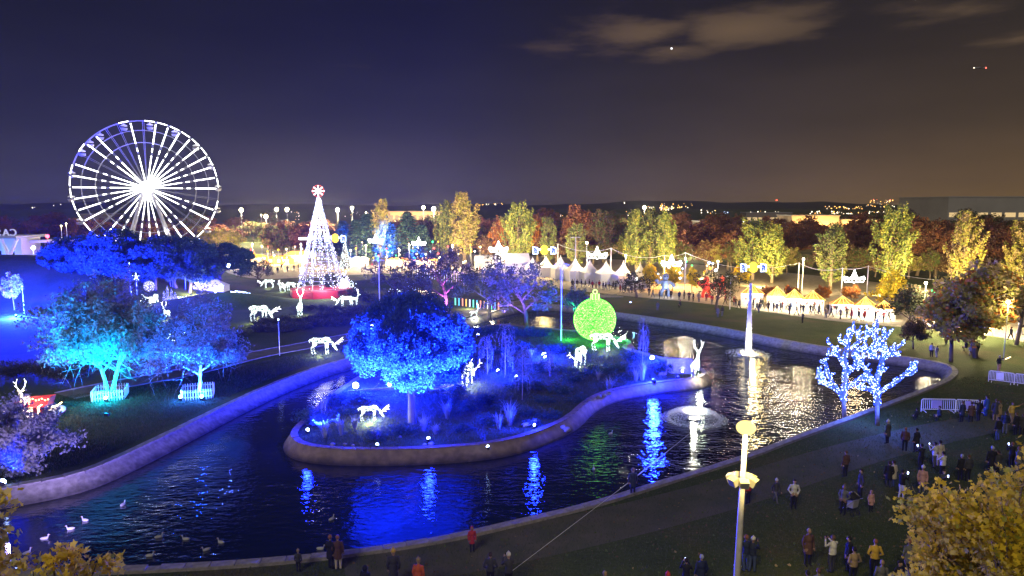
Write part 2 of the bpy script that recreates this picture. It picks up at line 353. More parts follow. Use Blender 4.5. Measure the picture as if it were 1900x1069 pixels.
# ================================================================== THE GROUND, THE POND, THE ISLAND
WZ = -.8
def smooth_loop(pts, it=2):
    for _ in range(it):
        q = []
        for i in range(len(pts)):
            a, b = pts[i], pts[(i+1) % len(pts)]
            q += [a*.75+b*.25, a*.25+b*.75]
        pts = q
    return pts
pond_px = [(205,1056),(460,1043),(640,1026),(830,998),(1000,958),(1100,934),(1180,909),(1260,884),(1380,848),(1450,820),(1560,780),(1630,754),(1700,728),(1750,708),(1768,692),
           (1755,679),(1715,671),(1640,660),(1530,647),(1440,632),(1370,617),(1290,603),(1200,590),(1140,582),(1080,574),(1020,566),(960,570),(900,584),(830,610),(760,632),
           (700,652),(640,672),(600,682),(520,712),(440,748),(340,798),(250,842),(165,880),(100,896),(20,910),(-70,925),(-150,965),(-120,1030),(10,1062)]
pond = smooth_loop([on_z(x, y, 0).to_2d() for x, y in pond_px])
isl_px = [(533,812),(548,830),(605,839),(700,841),(800,838),(900,831),(968,818),(1035,793),(1068,775),(1092,750),(1125,732),(1178,720),(1215,714),(1260,710),(1304,704),(1316,696),
          (1310,688),(1290,680),(1255,672),(1215,662),(1180,652),(1160,645),(1176,640),(1170,633),(1140,625),(1090,617),(1040,612),(970,606),(915,602),(880,612),(830,632),(760,655),(680,690),(610,735),(560,780),(540,798)]
isle = smooth_loop([on_z(x, y, 0).to_2d() for x, y in isl_px])
def offset(loop, d):
    n = len(loop); out = []
    ar = sum(loop[i].x*loop[(i+1) % n].y-loop[(i+1) % n].x*loop[i].y for i in range(n)); s = 1 if ar > 0 else -1
    for i in range(n):
        t = (loop[(i+1) % n]-loop[i-1]); t = t.normalized() if t.length > 1e-9 else Vector((1, 0))
        out.append(loop[i]+Vector((t.y, -t.x))*s*d)
    return out
def fill(outer, holes, z, name, mat, grid=None, zf=None):
    V = []; E = []
    for lp in [outer]+holes:
        b = len(V); V += [Vector(p) for p in lp]; E += [(b+i, b+(i+1) % len(lp)) for i in range(len(lp))]
    vs, es, fs, ov, oe, of = delaunay_2d_cdt(V, E, [], 1 if not holes else 2 if False else 1, 1e-5)
    if holes:
        def inside(p, lp):
            c = False; n = len(lp)
            for i in range(n):
                a, b = lp[i], lp[i-1]
                if (a.y > p.y) != (b.y > p.y) and p.x < (b.x-a.x)*(p.y-a.y)/(b.y-a.y)+a.x: c = not c
            return c
        keep = []
        for f in fs:
            ctr = sum((Vector(vs[i]) for i in f), Vector((0, 0)))/len(f)
            if not any(inside(ctr, h) for h in holes): keep.append(f)
        fs = keep
    fs = [f if (Vector(vs[f[1]])-Vector(vs[f[0]])).cross(Vector(vs[f[2]])-Vector(vs[f[0]])) > 0 else tuple(reversed(f)) for f in fs]
    me = bpy.data.meshes.new(name); me.from_pydata([(v[0], v[1], z) for v in vs], [], fs); me.materials.append(mat); me.update()
    o = link(name, me); tag(o, kind='structure'); return o
G = 9000
fill([Vector((-G, -60)), Vector((G, -60)), Vector((G, G)), Vector((-G, G))], [offset(pond, .55)], 0, 'ground', M['grass'])
fill(offset(pond, 1.5), [], WZ, 'pond_water', M['water'])
fill(offset(isle, -.5), [], 0.02, 'island_ground', M['grass'])
def sweep(loop, prof, name, mat):
    "prof: list of (outward offset, z)"
    n = len(loop); V = []; Fs = []
    rings = [offset(loop, d) for d, z in prof]
    for (d, z), rg in zip(prof, rings): V += [(p.x, p.y, z) for p in rg]
    for j in range(len(prof)-1):
        for i in range(n): Fs.append((j*n+i, j*n+(i+1) % n, (j+1)*n+(i+1) % n, (j+1)*n+i))
    me = bpy.data.meshes.new(name); me.from_pydata(V, [], Fs); me.materials.append(mat); me.update()
    o = link(name, me); tag(o, kind='structure'); return o
sweep(pond, [(.60, -.05), (.60, .13), (.15, .13), (.10, .04), (-.72, WZ+.1), (-.85, WZ-.3)], 'pond_kerb', M['kerb_stone'])
sweep(isle, [(-.60, -.05), (-.60, .14), (-.18, .14), (-.12, .04), (.38, WZ+.12), (.45, WZ-.3)], 'island_kerb', M['kerb_brick'])
def coping(loop, d, w, z, step, parent, mat):
    L_ = offset(loop, d); n = len(L_); acc = 0; pts = [L_[0]]
    for i in range(n):
        a, b = L_[i], L_[(i+1) % n]; l = (b-a).length; t = step-acc
        while t < l: pts.append(a.lerp(b, t/l)); t += step
        acc = l-(t-step)
    me = MB().box((0, 0, 0), (step-.035, w, .07)).mesh('coping_stone', mat)
    for i in range(len(pts)-1):
        a, b = pts[i], pts[i+1]; o = link('coping_stone', me, parent, ((a.x+b.x)/2, (a.y+b.y)/2, z+random.uniform(-.012, .012)), (random.uniform(-.02, .02), random.uniform(-.01, .01), math.atan2(b.y-a.y, b.x-a.x)))
pk_ = [o for o in C.objects if o.name == 'pond_kerb'][0]; ik_ = [o for o in C.objects if o.name == 'island_kerb'][0]
coping(pond, .375, .52, .16, 1.15, pk_, M['kerb_stone']); coping(isle, -.39, .50, .17, .95, ik_, M['kerb_brick'])
def poly_px(name, px, mat, z=.004, sm=2, kind='structure'):
    return fill(smooth_loop([on_z(x, y, 0).to_2d() for x, y in px], sm), [], z, name, mat)
def strip(name, px, w, mat, z=.004):
    pts = [on_z(x, y).to_2d() for x, y in px]
    dense = []
    for i in range(len(pts)-1):
        p0, p1, p2, p3 = pts[max(i-1, 0)], pts[i], pts[i+1], pts[min(i+2, len(pts)-1)]
        for k in range(6):
            t = k/6; dense.append(.5*((2*p1)+(-p0+p2)*t+(2*p0-5*p1+4*p2-p3)*t*t+(-p0+3*p1-3*p2+p3)*t**3))
    dense.append(pts[-1]); V = []; Fs = []
    for i, p in enumerate(dense):
        d = (dense[min(i+1, len(dense)-1)]-dense[max(i-1, 0)]).normalized(); nn = Vector((-d.y, d.x))*w/2
        V += [(p.x-nn.x, p.y-nn.y, z), (p.x+nn.x, p.y+nn.y, z)]
        if i: Fs.append((2*i-2, 2*i-1, 2*i+1, 2*i)[::-1])
    me = bpy.data.meshes.new(name); me.from_pydata(V, [], Fs); me.materials.append(mat); me.update()
    return tag(link(name, me), kind='structure'), dense
# promenade: sandy ground where the fair stands
poly_px('promenade', [(1960,650),(1860,625),(1740,612),(1640,605),(1520,593),(1400,575),(1300,562),(1200,553),(1120,545),(1040,536),(960,524),(900,514),(800,508),(700,508),(560,515),(470,520),(400,500),(420,470),(700,468),(1000,474),(1300,490),(1600,520),(1800,545),(1960,570)], M['path'])
path, path_line = strip('footpath', [(120,735),(230,712),(350,690),(470,660),(560,643),(650,625),(760,603),(830,590),(900,576),(980,560),(1060,552),(1150,549)], 3.4, M['path_dark'], .006)
strip('lakeside_path', [(1985,765),(1880,778),(1780,795),(1690,815),(1600,838),(1500,868),(1380,906),(1220,950),(1050,990),(850,1030),(640,1062)], 3.6, M['trodden'], .006)
# path edge stones
for s, nm in ((-1, 'path_edging'), (1, 'path_edging')):
    mb = MB(); V = []
    for i in range(len(path_line)-1):
        a, b = path_line[i], path_line[i+1]; d = (b-a); l = d.length; n2 = Vector((-d.y, d.x)).normalized()*1.78*s
        c = (a+b)/2+n2; mb.box((c.x, c.y, .03), (l+.05, .14, .13), math.atan2(d.y, d.x))
    tag(mb.build(nm, M['concrete']), kind='structure')
# hills and mounds
def mound(name, c, rx, ry, h, mat, n=28, m=8, rz=0, seed=0):
    V = [(c[0], c[1], h)]; Fs = []; R = random.Random(seed)
    ph = [R.random()*6 for _ in range(4)]
    for j in range(1, m+1):
        t = j/m
        for i in range(n):
            a = 2*PI*i/n; wob = 1+.10*math.sin(2*a+ph[0])+.06*math.sin(3*a+ph[1])
            x, y = rx*t*wob*math.cos(a), ry*t*wob*math.sin(a)
            z = h*(math.cos(PI*t)*.5+.5) - (.1 if j == m else 0)
            V.append((c[0]+x*math.cos(rz)-y*math.sin(rz), c[1]+x*math.sin(rz)+y*math.cos(rz), z))
    for i in range(n): Fs.append((0, 1+i, 1+(i+1) % n))
    for j in range(m-1):
        for i in range(n): Fs.append((1+j*n+i, 1+(j+1)*n+i, 1+(j+1)*n+(i+1) % n, 1+j*n+(i+1) % n))
    me = bpy.data.meshes.new(name); me.from_pydata(V, [], Fs); me.materials.append(mat); me.polygons.foreach_set('use_smooth', [True]*len(Fs)); me.update()
    return tag(link(name, me), kind='structure')
mound('grass_hill', (-100, 136), 46, 30, 7.6, M['grass'], seed=1)
pm = on_z(430, 572); mound('grass_mound', (pm.x-3, pm.y+5), 17, 8, 2.0, M['grass'], seed=2)
pm = at_y(700, 500, 150); mound('lawn_rise', (pm.x, 150), 13, 8, 1.3, M['grass'], seed=3)
M['far_hill'] = pmat('far_hill', (.030, .034, .030), .95, noise=.004, col2=(.02, .022, .02))
def ridge(name, Y, pts, mat, depth=700):
    V = []; Fs = []
    for i, (px, py) in enumerate(pts):
        p = at_y(px, py, Y); V += [(p.x, Y, 0 if False else -2), (p.x, Y+depth*.4, p.z*.7+1), (p.x*1.1, Y+depth, p.z*(Y+depth)/Y*.97), (p.x*1.3, Y+depth*3, -2)]
        if i:
            for k in range(3): a = 4*(i-1)+k; Fs.append((a, a+4, a+5, a+1))
    me = bpy.data.meshes.new(name); me.from_pydata(V, [], Fs); me.materials.append(mat); me.update(); me.polygons.foreach_set('use_smooth', [True]*len(Fs))
    return tag(link(name, me), kind='structure')
rp = [(-300+i*40, 381-7*math.exp(-((-300+i*40-1350)/260)**2)-5*math.exp(-((-300+i*40-60)/200)**2)-2.0*math.sin(i*.7)-1.2*math.sin(i*1.9)) for i in range(62)]
ridge('distant_hills', 3400, rp, M['far_hill'])

# ================================================================== TREES
def limb_tree(seed, H, spread, trunk_r, levels=3, nb=(5, 4, 4), start=.3, up=.55, droop=0, stems=1, gnarl=.12):
    "returns MB of trunk and limbs, and the twig tips"
    R = random.Random(seed); mb = MB(); tips = []
    def grow(p, d, l, r, lev):
        n = 5 if lev == 0 else 4; pts = [p.copy()]; rad = [r]; q = p.copy(); dd = d.copy()
        for i in range(n):
            dd = (dd+Vector((R.uniform(-gnarl, gnarl), R.uniform(-gnarl, gnarl), R.uniform(-gnarl, gnarl)*.6+(.03 if lev < 2 else -droop)))).normalized()
            q = q+dd*l/n; pts.append(q.copy()); rad.append(r*(1-(.62 if lev == 0 else .75)*(i+1)/n))
        mb.tube(pts, rad, 8 if lev == 0 else 5 if lev == 1 else 3)
        if lev >= levels-1:
            tips.extend(pts[1:]); return
        k = nb[lev]
        for j in range(k):
            t = start+(1-start)*(j+.6)/k if lev == 0 else .3+.7*(j+.7)/k
            t = min(t, .99); ii = int(t*n); fr = t*n-ii; b = pts[ii].lerp(pts[min(ii+1, n)], fr)
            az = 2.4*j+R.uniform(0, 1.2)+lev; base = dd if lev else Vector((0, 0, 1))
            u = base.orthogonal().normalized(); w = base.cross(u)
            out = (u*math.cos(az)+w*math.sin(az))*(1-up*.5)+base*up*.9+Vector((0, 0, .12 if lev == 0 else 0))
            out.z -= droop*.5 if lev else 0
            grow(b, out.normalized(), l*(spread if lev == 0 else .62)*R.uniform(.75, 1.15), rad[min(ii, n)]*.62, lev+1)
        if lev > 0: tips.append(pts[-1])
    for s in range(stems):
        a = 2*PI*s/max(stems, 1)+R.random()
        lean = .0 if stems == 1 else .38
        grow(Vector((0, 0, -.05)), Vector((lean*math.cos(a), lean*math.sin(a), 1)).normalized(), H, trunk_r, 0)
    return mb, tips

PROTO = {}
def tree(kind, loc, label, H=1, W=None, rz=None, group=None, cat='tree', mats=None, name=None):
    tm, cm, nm = PROTO[kind]
    rz = random.uniform(0, 6.28) if rz is None else rz
    t = thing(name or nm, label, cat, loc, rz, group, (W or H, W or H, H))
    link('trunk', tm, t); c = link('crown', cm, t)
    if mats: setmats(c, mats)
    return t
def proto(key, name, trunk_mb, crown_me, bark='bark'):
    PROTO[key] = (trunk_mb.mesh('trunk', M[bark], True), crown_me, name)

# unit trees: height 1 (scaled on placing)
def scale_mb(mb, s):
    mb.v = [(x*s, y*s, z*s) for x, y, z in mb.v]; return mb
def poplar(seed, W=.17):
    R = random.Random(seed); mb = MB(); cs = []
    mb.tube([(0, 0, 0), (0, 0, .3), (.01, 0, .6), (0, 0, .93)], [.018, .014, .008, .002], 7)
    for i in range(46):
        h = .10+.78*(i/46); az = R.uniform(0, 2*PI); hh = R.uniform(.16, .34)*(1.15-h*.6)
        w = W*math.sin(PI*min(1, (h*.9+.15)))**.7*R.uniform(.55, 1.1)
        ex, ey = w*math.cos(az), w*math.sin(az)
        p0 = Vector((0, 0, h)); p1 = Vector((ex*.75, ey*.75, h+hh*.3)); p2 = Vector((ex, ey, min(1, h+hh)))
        mb.tube([p0, p1, p2], [.006, .004, .0015], 4)
        for k in range(7): 
            t = .25+.8*k/6; q = p0.lerp(p1, min(1, t*2)) if t < .5 else p1.lerp(p2, (t-.5)*2); cs.append(tuple(q+Vector((R.uniform(-.012, .012), R.uniform(-.012, .012), 0))))
    return mb, cs
for k in range(4):
    mb, cs = poplar(40+k, (.15, .19, .13, .22)[k])
    proto('poplar%d' % k, 'poplar_tree', mb, leafmesh('crown', cs, .028, 20, .021, [M['leaf_poplar'], M['leaf_poplar2'], M['leaf_poplar3']], up=1.2, mi_p=(.45, .3, .25), squash=(1, 1, 1.9)))
def round_crown(seed, n, rx, rz_, zc, lump=.35):
    R = random.Random(seed); out = []
    lobes = [(Vector((R.uniform(-1, 1), R.uniform(-1, 1), R.uniform(-.8, 1))).normalized()*R.uniform(.35, .8)) for _ in range(12)]
    for i in range(n):
        L0 = R.choice(lobes); d = Vector((R.gauss(0, 1), R.gauss(0, 1), R.gauss(0, 1))).normalized()*(R.random()**.4)*lump
        p = L0*(1-lump*.4)+d; out.append((p.x*rx, p.y*rx, zc+p.z*rz_))
    return out
for k in range(4):
    mb, tips = limb_tree(60+k, .62, .55, .022, 3, (7, 4, 3), .35, .6)
    cs = round_crown(60+k, 170, .36, .42, .56)+[tuple(t) for t in tips if t.z > .3][:60]
    proto('round%d' % k, 'broadleaf_tree', mb, leafmesh('crown', cs, .065, 26, .036, [M['leaf_autumn'], M['leaf_autumn2'], M['leaf_brown']], mi_p=(.4, .35, .25)))
for k in range(2):   # thin dark trees, branches showing through
    mb, tips = limb_tree(80+k, .55, .72, .03, 4, (6, 4, 4), .35, .5, gnarl=.2)
    cs = [tuple(t) for t in tips if t.z > .25]; random.Random(k).shuffle(cs)
    proto('sparse%d' % k, 'thin_tree', mb, leafmesh('crown', cs[:260], .055, 12, .028, [M['leaf_dark'], M['leaf_dark2']], mi_p=(.5, .5)))
for k in range(2):   # spruce
    R = random.Random(90+k); mb = MB(); cs = []; mb.tube([(0, 0, 0), (0, 0, .97)], [.02, .003], 7)
    for lay in range(17):
        h = .1+.87*lay/17; rad = .24*(1-h)**.85+.015; nb = 9
        for j in range(nb):
            a = 2*PI*j/nb+lay*1.1+R.uniform(-.2, .2); rr = rad*R.uniform(.8, 1.1); tip = Vector((rr*math.cos(a), rr*math.sin(a), h-.03)); mb.tube([(0, 0, h+.02), tip], [.004, .001], 3)
            for q in range(4): cs.append(tuple(Vector((0, 0, h+.02)).lerp(tip, .3+.25*q)))
    proto('spruce%d' % k, 'spruce_tree', mb, leafmesh('crown', cs, .026, 12, .024, [M['leaf_pine'], M['leaf_pine2']], mi_p=(.5, .5), squash=(1, 1, .5)))
def stone_pine(seed, W=.5, zc=.64, rz_=.33, n=420, per=40, cr=.055, lsize=.028, th=.03, lo=-.35):
    R = random.Random(seed); mb, tips = limb_tree(seed, .6, .55, th, 3, (8, 4, 3), .5, .6)
    cs = []
    nl = 34 if n < 800 else 60; lob = [(R.uniform(0, 2*PI), R.uniform(lo, 1)) for _ in range(nl)]
    for i in range(n):
        a, s = lob[i % nl]; z = s; rr = math.sqrt(max(0, 1-z*z)); k = .80+.2*R.random() if R.random() < .8 else R.random()
        p = Vector((rr*math.cos(a)+R.gauss(0, .14), rr*math.sin(a)+R.gauss(0, .14), z+R.gauss(0, .12)))
        if p.length > 1.03: p = p.normalized()*1.0
        p *= k; cs.append((p.x*W, p.y*W, zc+p.z*rz_))
    for i in range(n//3):
        a = R.uniform(0, 2*PI); r_ = math.sqrt(R.random())*W*.95; cs.append((r_*math.cos(a), r_*math.sin(a), zc-rz_*.35*(1-(r_/W)**2)**.5*R.uniform(.6, 1.2)))
    return mb, leafmesh('crown', cs, cr, per, lsize, [M['leaf_pine'], M['leaf_pine2']], mi_p=(.6, .4))
mb, cm = stone_pine(101, W=.5, zc=.56, rz_=.42, n=520, lo=-.8); proto('pine0', 'stone_pine', mb, cm)
mb, cm = stone_pine(102, W=.55, zc=.58, rz_=.40, n=520, lo=-.8); proto('pine1', 'stone_pine', mb, cm)
mb, cm = stone_pine(103, W=.48, zc=.615, rz_=.385, n=1500, per=64, cr=.044, lsize=.015, th=.036, lo=-.72); proto('bigpine', 'stone_pine', mb, cm, 'bark_pale')
# low shrub / bush
for k in range(3):
    R = random.Random(110+k); mb = MB(); cs = []
    for j in range(9):
        a = R.uniform(0, 6.28); e = Vector((.4*math.cos(a)*R.random(), .4*math.sin(a)*R.random(), R.uniform(.5, .9))); mb.tube([(0, 0, -.02), e], [.02, .006], 4)
        for q in range(10): cs.append((e.x+R.gauss(0, .2), e.y+R.gauss(0, .2), abs(e.z*R.uniform(.2, 1.0))))
    proto('shrub%d' % k, 'shrub', mb, leafmesh('crown', cs, .16, 22, .07, [M['leaf_dark'], M['leaf_dark2'], M['leaf_grey2']], mi_p=(.4, .4, .2)))
# ------------------------------------------------------------------ placing trees
def T(kind, px, py, top, label, group=None, W=None, mats=None, cat='tree', rz=None, z=0, Y=None):
    "tree whose foot is seen at px,py and whose tip reaches the image row top"
    p = on_z(px, py, z) if Y is None else at_y(px, py, Y); p.z = z if Y is None else z
    H = at_y(px, top, p.y).z-z
    return tree(kind, p, label, H, (W*p.y/F*1.0 if W else None), rz, group, cat, mats)
ORD = ('first', 'second', 'third', 'fourth', 'fifth', 'sixth', 'seventh', 'eighth', 'ninth', 'tenth', 'eleventh', 'twelfth', 'thirteenth')
PINE, AUT = [M['leaf_pine'], M['leaf_pine2']], [M['leaf_autumn'], M['leaf_autumn2'], M['leaf_brown']]
OLIVE = [M['leaf_poplar2'], M['leaf_brown'], M['leaf_dark2']]
YEL = [M['leaf_yellow'], M['leaf_yellow2'], M['leaf_yellow3']]
M['leaf_rust'] = leafmat('leaf_rust', (.50, .19, .04)); M['leaf_tan'] = leafmat('leaf_tan', (.40, .30, .13))
RUST = [M['leaf_rust'], M['leaf_autumn'], M['leaf_tan']]; TAN = [M['leaf_tan'], M['leaf_poplar3'], M['leaf_poplar']]
DPOP = [M['leaf_poplar2'], M['leaf_dark2'], M['leaf_poplar']]
# tall poplars behind the fair (px, foot row, tip row, kind, label)
for px, fy, ty, k, lab, mt in (
    (708, 484, 373, 0, 'small bright yellow green poplar between the blue spruces', TAN),
    (828, 486, 376, 1, 'pale green poplar, left one of the pair behind the dark park trees', None),
    (862, 488, 361, 0, 'tan poplar with the tallest narrow tip, right one of its pair', TAN),
    (962, 492, 377, 3, 'broad yellow green poplar between two orange trees', None),
    (1016, 492, 405, 2, 'slim dull green poplar behind the yellow lantern decoration', DPOP),
    (1070, 500, 417, 1, 'grey green poplar with a split top behind the white tents', DPOP),
    (1180, 505, 393, 1, 'tall green poplar, first of three behind the crown shaped lights', None),
    (1206, 505, 390, 0, 'tall green poplar, middle one of three behind the crown shaped lights', DPOP),
    (1232, 508, 397, 2, 'tall green poplar, last of three behind the crown shaped lights', None),
    (1396, 520, 407, 3, 'wide yellow green poplar left behind the tall fountain jet', None),
    (1432, 525, 420, 1, 'wide yellow green poplar right behind the tall fountain jet', None),
    (1540, 540, 417, 0, 'dark green poplar in front of the orange lit building', DPOP),
    (1650, 535, 383, 3, 'large olive poplar beside the end of the orange lit building', None),
    (1785, 545, 397, 1, 'bright yellow green poplar behind the big oak', TAN),
    (1893, 545, 412, 3, 'yellow green poplar cut by the frame edge', TAN)):
    T('poplar%d' % k, px, fy, ty, lab, 'tall poplars behind the fair', mats=mt, W=(fy-ty)*(1.2, 1.5, 1.35)[px % 3])
# autumn trees one can tell apart
for px, fy, ty, k, lab, mt, W in (
    (524, 478, 405, 0, 'round orange autumn tree left of the light cone tree', RUST, 60),
    (425, 478, 412, 1, 'pale tan tree right below the ferris wheel', TAN, 66),
    (392, 474, 418, 2, 'grey tan tree touching the rim of the ferris wheel', TAN, 60),
    (928, 486, 395, 0, 'bright orange autumn tree left of the broad poplar', RUST, 52),
    (996, 487, 388, 1, 'bright orange autumn tree right of the broad poplar', RUST, 56),
    (1072, 487, 366, 2, 'tall rust coloured tree rising above the wood', AUT, 84),
    (1120, 487, 382, 3, 'grey green round tree in the wood beside the rust tree', OLIVE, 70),
    (1310, 492, 402, 0, 'dark red brown tree in the middle of the wood', AUT, 100),
    (1350, 500, 420, 1, 'low brown tree near the warm street lamps', AUT, 90),
    (1700, 512, 388, 2, 'large brown autumn tree behind the large olive poplar', AUT, 120),
    (1735, 515, 400, 3, 'brown autumn tree below the long warehouse', AUT, 110),
    (1845, 520, 408, 1, 'reddish brown tree below the lit warehouse windows', AUT, 100)):
    T('round%d' % k, px, fy, ty, lab, 'autumn trees behind the fair', W=W*1.25, mats=mt)
def wood_label(x, row):
    marks = ((60, 'above the pavilion'), (130, 'left of the ferris wheel'), (400, 'behind the ferris wheel'), (500, 'right of the ferris wheel'), (580, 'left of the light cone'), (690, 'right of the light cone'), (800, 'behind the blue spruces'), (900, 'behind the pair of pale poplars'), (1000, 'beside the broad poplar'), (1100, 'above the white tents'),
             (1170, 'left of the row of three poplars'), (1260, 'behind the row of three poplars'), (1370, 'between the poplar row and the twin poplars'), (1450, 'behind the twin poplars'), (1520, 'below the orange lit building'), (1600, 'beside the dark green poplar'), (1700, 'behind the large olive poplar'), (1780, 'left of the bright yellow green poplar'), (1860, 'below the lit warehouse windows'), (9999, 'at the right frame edge'))
    return 'brown autumn tree '+next(m for a, m in marks if x < a)+(' in the front rank', ' in the second rank', ' in the rearmost rank')[row]
# the wood behind, tree by tree where its front rank shows
k = 0
for px in range(-30, 1960, 33):
    for row, (fy, dy) in enumerate(((478, 0), (452, 0), (434, 0))):
        x = px+random.uniform(-14, 14)+row*11; f = fy+random.uniform(-5, 5)+(10 if x > 1300 else 0)
        if x < 480 and row == 0: continue
        tp = 402+random.uniform(-8, 16)-row*6+(8 if x < 700 else 0)+(6 if 1200 < x < 1480 else 0)
        if 600 < x < 900 and row > 0: tp += 8
        T('round%d' % (k % 4), x, f, tp, wood_label(x, row), 'brown trees of the wood', W=random.uniform(60, 110), mats=random.choice([AUT, AUT, OLIVE])); k += 1
for i, px in enumerate(range(905, 1930, 33)):
    x = px+random.uniform(-12, 12); f = 486+max(0, (x-1000))*.045; mt = random.choice([OLIVE, TAN, [M['leaf_poplar2'], M['leaf_brown'], M['leaf_poplar']], [M['leaf_autumn2'], M['leaf_brown'], M['leaf_tan']]])
    T('round%d' % (i % 4), x, f, f-random.uniform(44, 66), ORD[i % 13]+' of the low olive trees filling the gaps '+('behind the white tents', 'behind the market stalls', 'behind the right oaks')[min(2, i//13)], 'low olive trees behind the fair', W=random.uniform(56, 84), mats=mt)
# blue lit spruces
for i, (px, fy, ty) in enumerate(((638, 480, 405), (662, 490, 402), (683, 484, 390), (757, 486, 387), (783, 488, 412), (725, 482, 408))):
    T('spruce%d' % (i % 2), px, fy, ty, ('spruce lit blue just right of the light cone tree', 'wide spruce lit blue left of the small yellow poplar', 'pointed spruce lit blue touching the small yellow poplar',
      'tallest blue lit spruce between the yellow poplar and the pale green poplar', 'low blue lit spruce next to the pale green poplar', 'small spruce lit blue right behind the small yellow poplar')[i], 'spruces lit by blue floodlights', W=fy-ty+62)
# dark pines left, under the wheel
for i, (px, fy, ty, W, kd, lab) in enumerate((
    (150, 545, 432, 120, 1, 'dark pine lit blue at the left end of the pine row'), (215, 548, 420, 130, 0, 'tall dark pine below the left rim of the ferris wheel'),
    (288, 550, 430, 150, 1, 'broad dark pine right under the ferris wheel hub'), (352, 548, 438, 120, 0, 'dark pine under the right rim of the ferris wheel'),
    (413, 535, 447, 118, 1, 'round blue lit pine at the right end of the pine row'), (120, 520, 452, 90, 0, 'small blue tinted pine by the pavilion'), (250, 540, 455, 150, 0, 'low dark pine in front of the broad pine'), (330, 545, 462, 150, 1, 'low blue lit pine in front of the wheel legs'))):
    T('pine%d' % kd, px, fy, ty, lab, 'dark pines below the ferris wheel', W=W*.98)
# park trees between pond and fair
T('sparse0', 830, 580, 428, 'dark spreading tree with a purple lit trunk beside the light arches', W=150, mats=[M['leaf_dark2'], M['leaf_grey2']])
T('sparse1', 908, 587, 462, 'leaning bare tree with a dark trunk on the far bank', W=140, mats=[M['leaf_dark2'], M['leaf_grey2']])
T('sparse0', 978, 611, 455, 'wide tree with purple lit crown on the far side of the island', W=160, mats=[M['leaf_grey'], M['leaf_grey2']], rz=2.2)
T('round1', 1068, 590, 525, 'round bush tree lit teal green beside the thin pole', W=75, mats=[M['leaf_grey'], M['leaf_grey2'], M['leaf_grey']], group=None)
T('sparse1', 760, 556, 505, 'low grey tree beside the light arches', W=90, mats=[M['leaf_grey2'], M['leaf_dark2']])
T('sparse0', 850, 562, 515, 'small bare tree between the purple trunk and the leaning tree', W=80, mats=[M['leaf_grey2'], M['leaf_dark2']], rz=1)
T('sparse1', 1181, 553, 497, 'dark round bare tree standing in front of the white tents', W=95, rz=3)
T('sparse0', 1328, 574, 483, 'bare dark tree with low forking limbs before the red inflatable', W=105, rz=4)
T('sparse1', 735, 556, 470, 'dark park tree left of the light arches', W=110, mats=[M['leaf_grey2'], M['leaf_dark2']], rz=5)
T('round2', 612, 545, 500, 'small dark tree standing before the light cone tree', W=36, mats=[M['leaf_dark'], M['leaf_dark2'], M['leaf_dark']])
T('sparse0', 480, 530, 470, 'thin dark tree left of the light cone tree', W=80, rz=.5)
T('round3', 1690, 610, 520, 'dense dark tree next to the last market stall', W=120, mats=[M['leaf_dark2'], M['leaf_dark'], M['leaf_brown']])
T('round0', 1765, 672, 505, 'olive brown oak with a pale trunk by the right bank', W=190, mats=[M['leaf_tan'], M['leaf_poplar3'], M['leaf_rust']])
T('round2', 1812, 664, 455, 'largest brown oak on the right lawn', W=250, mats=[M['leaf_tan'], M['leaf_poplar3'], M['leaf_rust']])
T('round1', 1885, 640, 480, 'dark green oak at the right frame edge', W=190, mats=[M['leaf_tan'], M['leaf_poplar3'], M['leaf_rust']])
T('round1', 1695, 648, 580, 'small rounded tree close to the far right bank', W=80, mats=[M['leaf_brown'], M['leaf_dark2'], M['leaf_brown']])
for px, fy, ty, W, lab in ((1248, 540, 486, 42, 'small yellow tree under the crown shaped lights'), (1284, 545, 490, 34, 'slender small yellow tree left of the red inflatable'), (1205, 540, 482, 46, 'small yellow tree at the end of the tents'),
                       (1655, 585, 492, 78, 'bright yellow tree at the end of the market stalls'), (1372, 535, 490, 50, 'yellow brown tree left of the first market stall')):
    T('round%d' % (px % 4), px, fy, ty, lab, 'small yellow trees by the fair', W=W*1.2, mats=YEL)
for px, lab in ((1425, 'rust coloured small tree behind the second stall roof'), (1470, 'rust coloured small tree behind the third stall roof'), (1525, 'rust coloured small tree behind the fourth stall roof'), (1578, 'rust coloured small tree behind the fifth stall roof')):
    T('round%d' % (px % 4), px, 562, 525, lab, 'small rust trees behind the stalls', W=50, mats=RUST)
# island pine
p = on_z(774, 786); tree('bigpine', (p.x-.35, p.y, 0), 'huge round stone pine lit blue with a pale trunk on the island', 10.2, 10.0, 1.0, name='stone_pine')

# two fine twigged trees in picket fences on the left bank, lit cyan and blue
def twig_tree(px, py, top, seed, name, label, Wm, mats, stems, start, bark='bark_pale'):
    p = on_z(px, py); H = at_y(px, top, p.y).z
    mb, tips = limb_tree(seed, .52, .74, .020, 4, (9, 6, 5), start, .42, gnarl=.20, droop=.04, stems=stems)
    R = random.Random(seed); cs = [tuple(t) for t in tips if t.z > .30]
    R.shuffle(cs)
    zs = max(t[2] for t in cs)
    mb.v = [(x, y, z/zs) for x, y, z in mb.v]; cs = [(x, y, z/zs) for x, y, z in cs]
    rs = sorted(math.hypot(c[0], c[1]) for c in cs)[int(len(cs)*.97)]; 
    kx = Wm/2/H/rs
    mb.v = [(x*(1+(kx-1)*min(1, z*2.2)), y*(1+(kx-1)*min(1, z*2.2)), z) for x, y, z in mb.v]; cs = [(x*(1+(kx-1)*min(1, z*2.2)), y*(1+(kx-1)*min(1, z*2.2)), z) for x, y, z in cs]
    t = thing(name, label, 'tree', p, 0, None, H)
    tr = link('trunk', mb.mesh('trunk', M[bark], True), t)
    link('crown', leafmesh('crown', cs[:2600], .05, 13, .022, mats, mi_p=(.5, .5)), t)
    return p, H
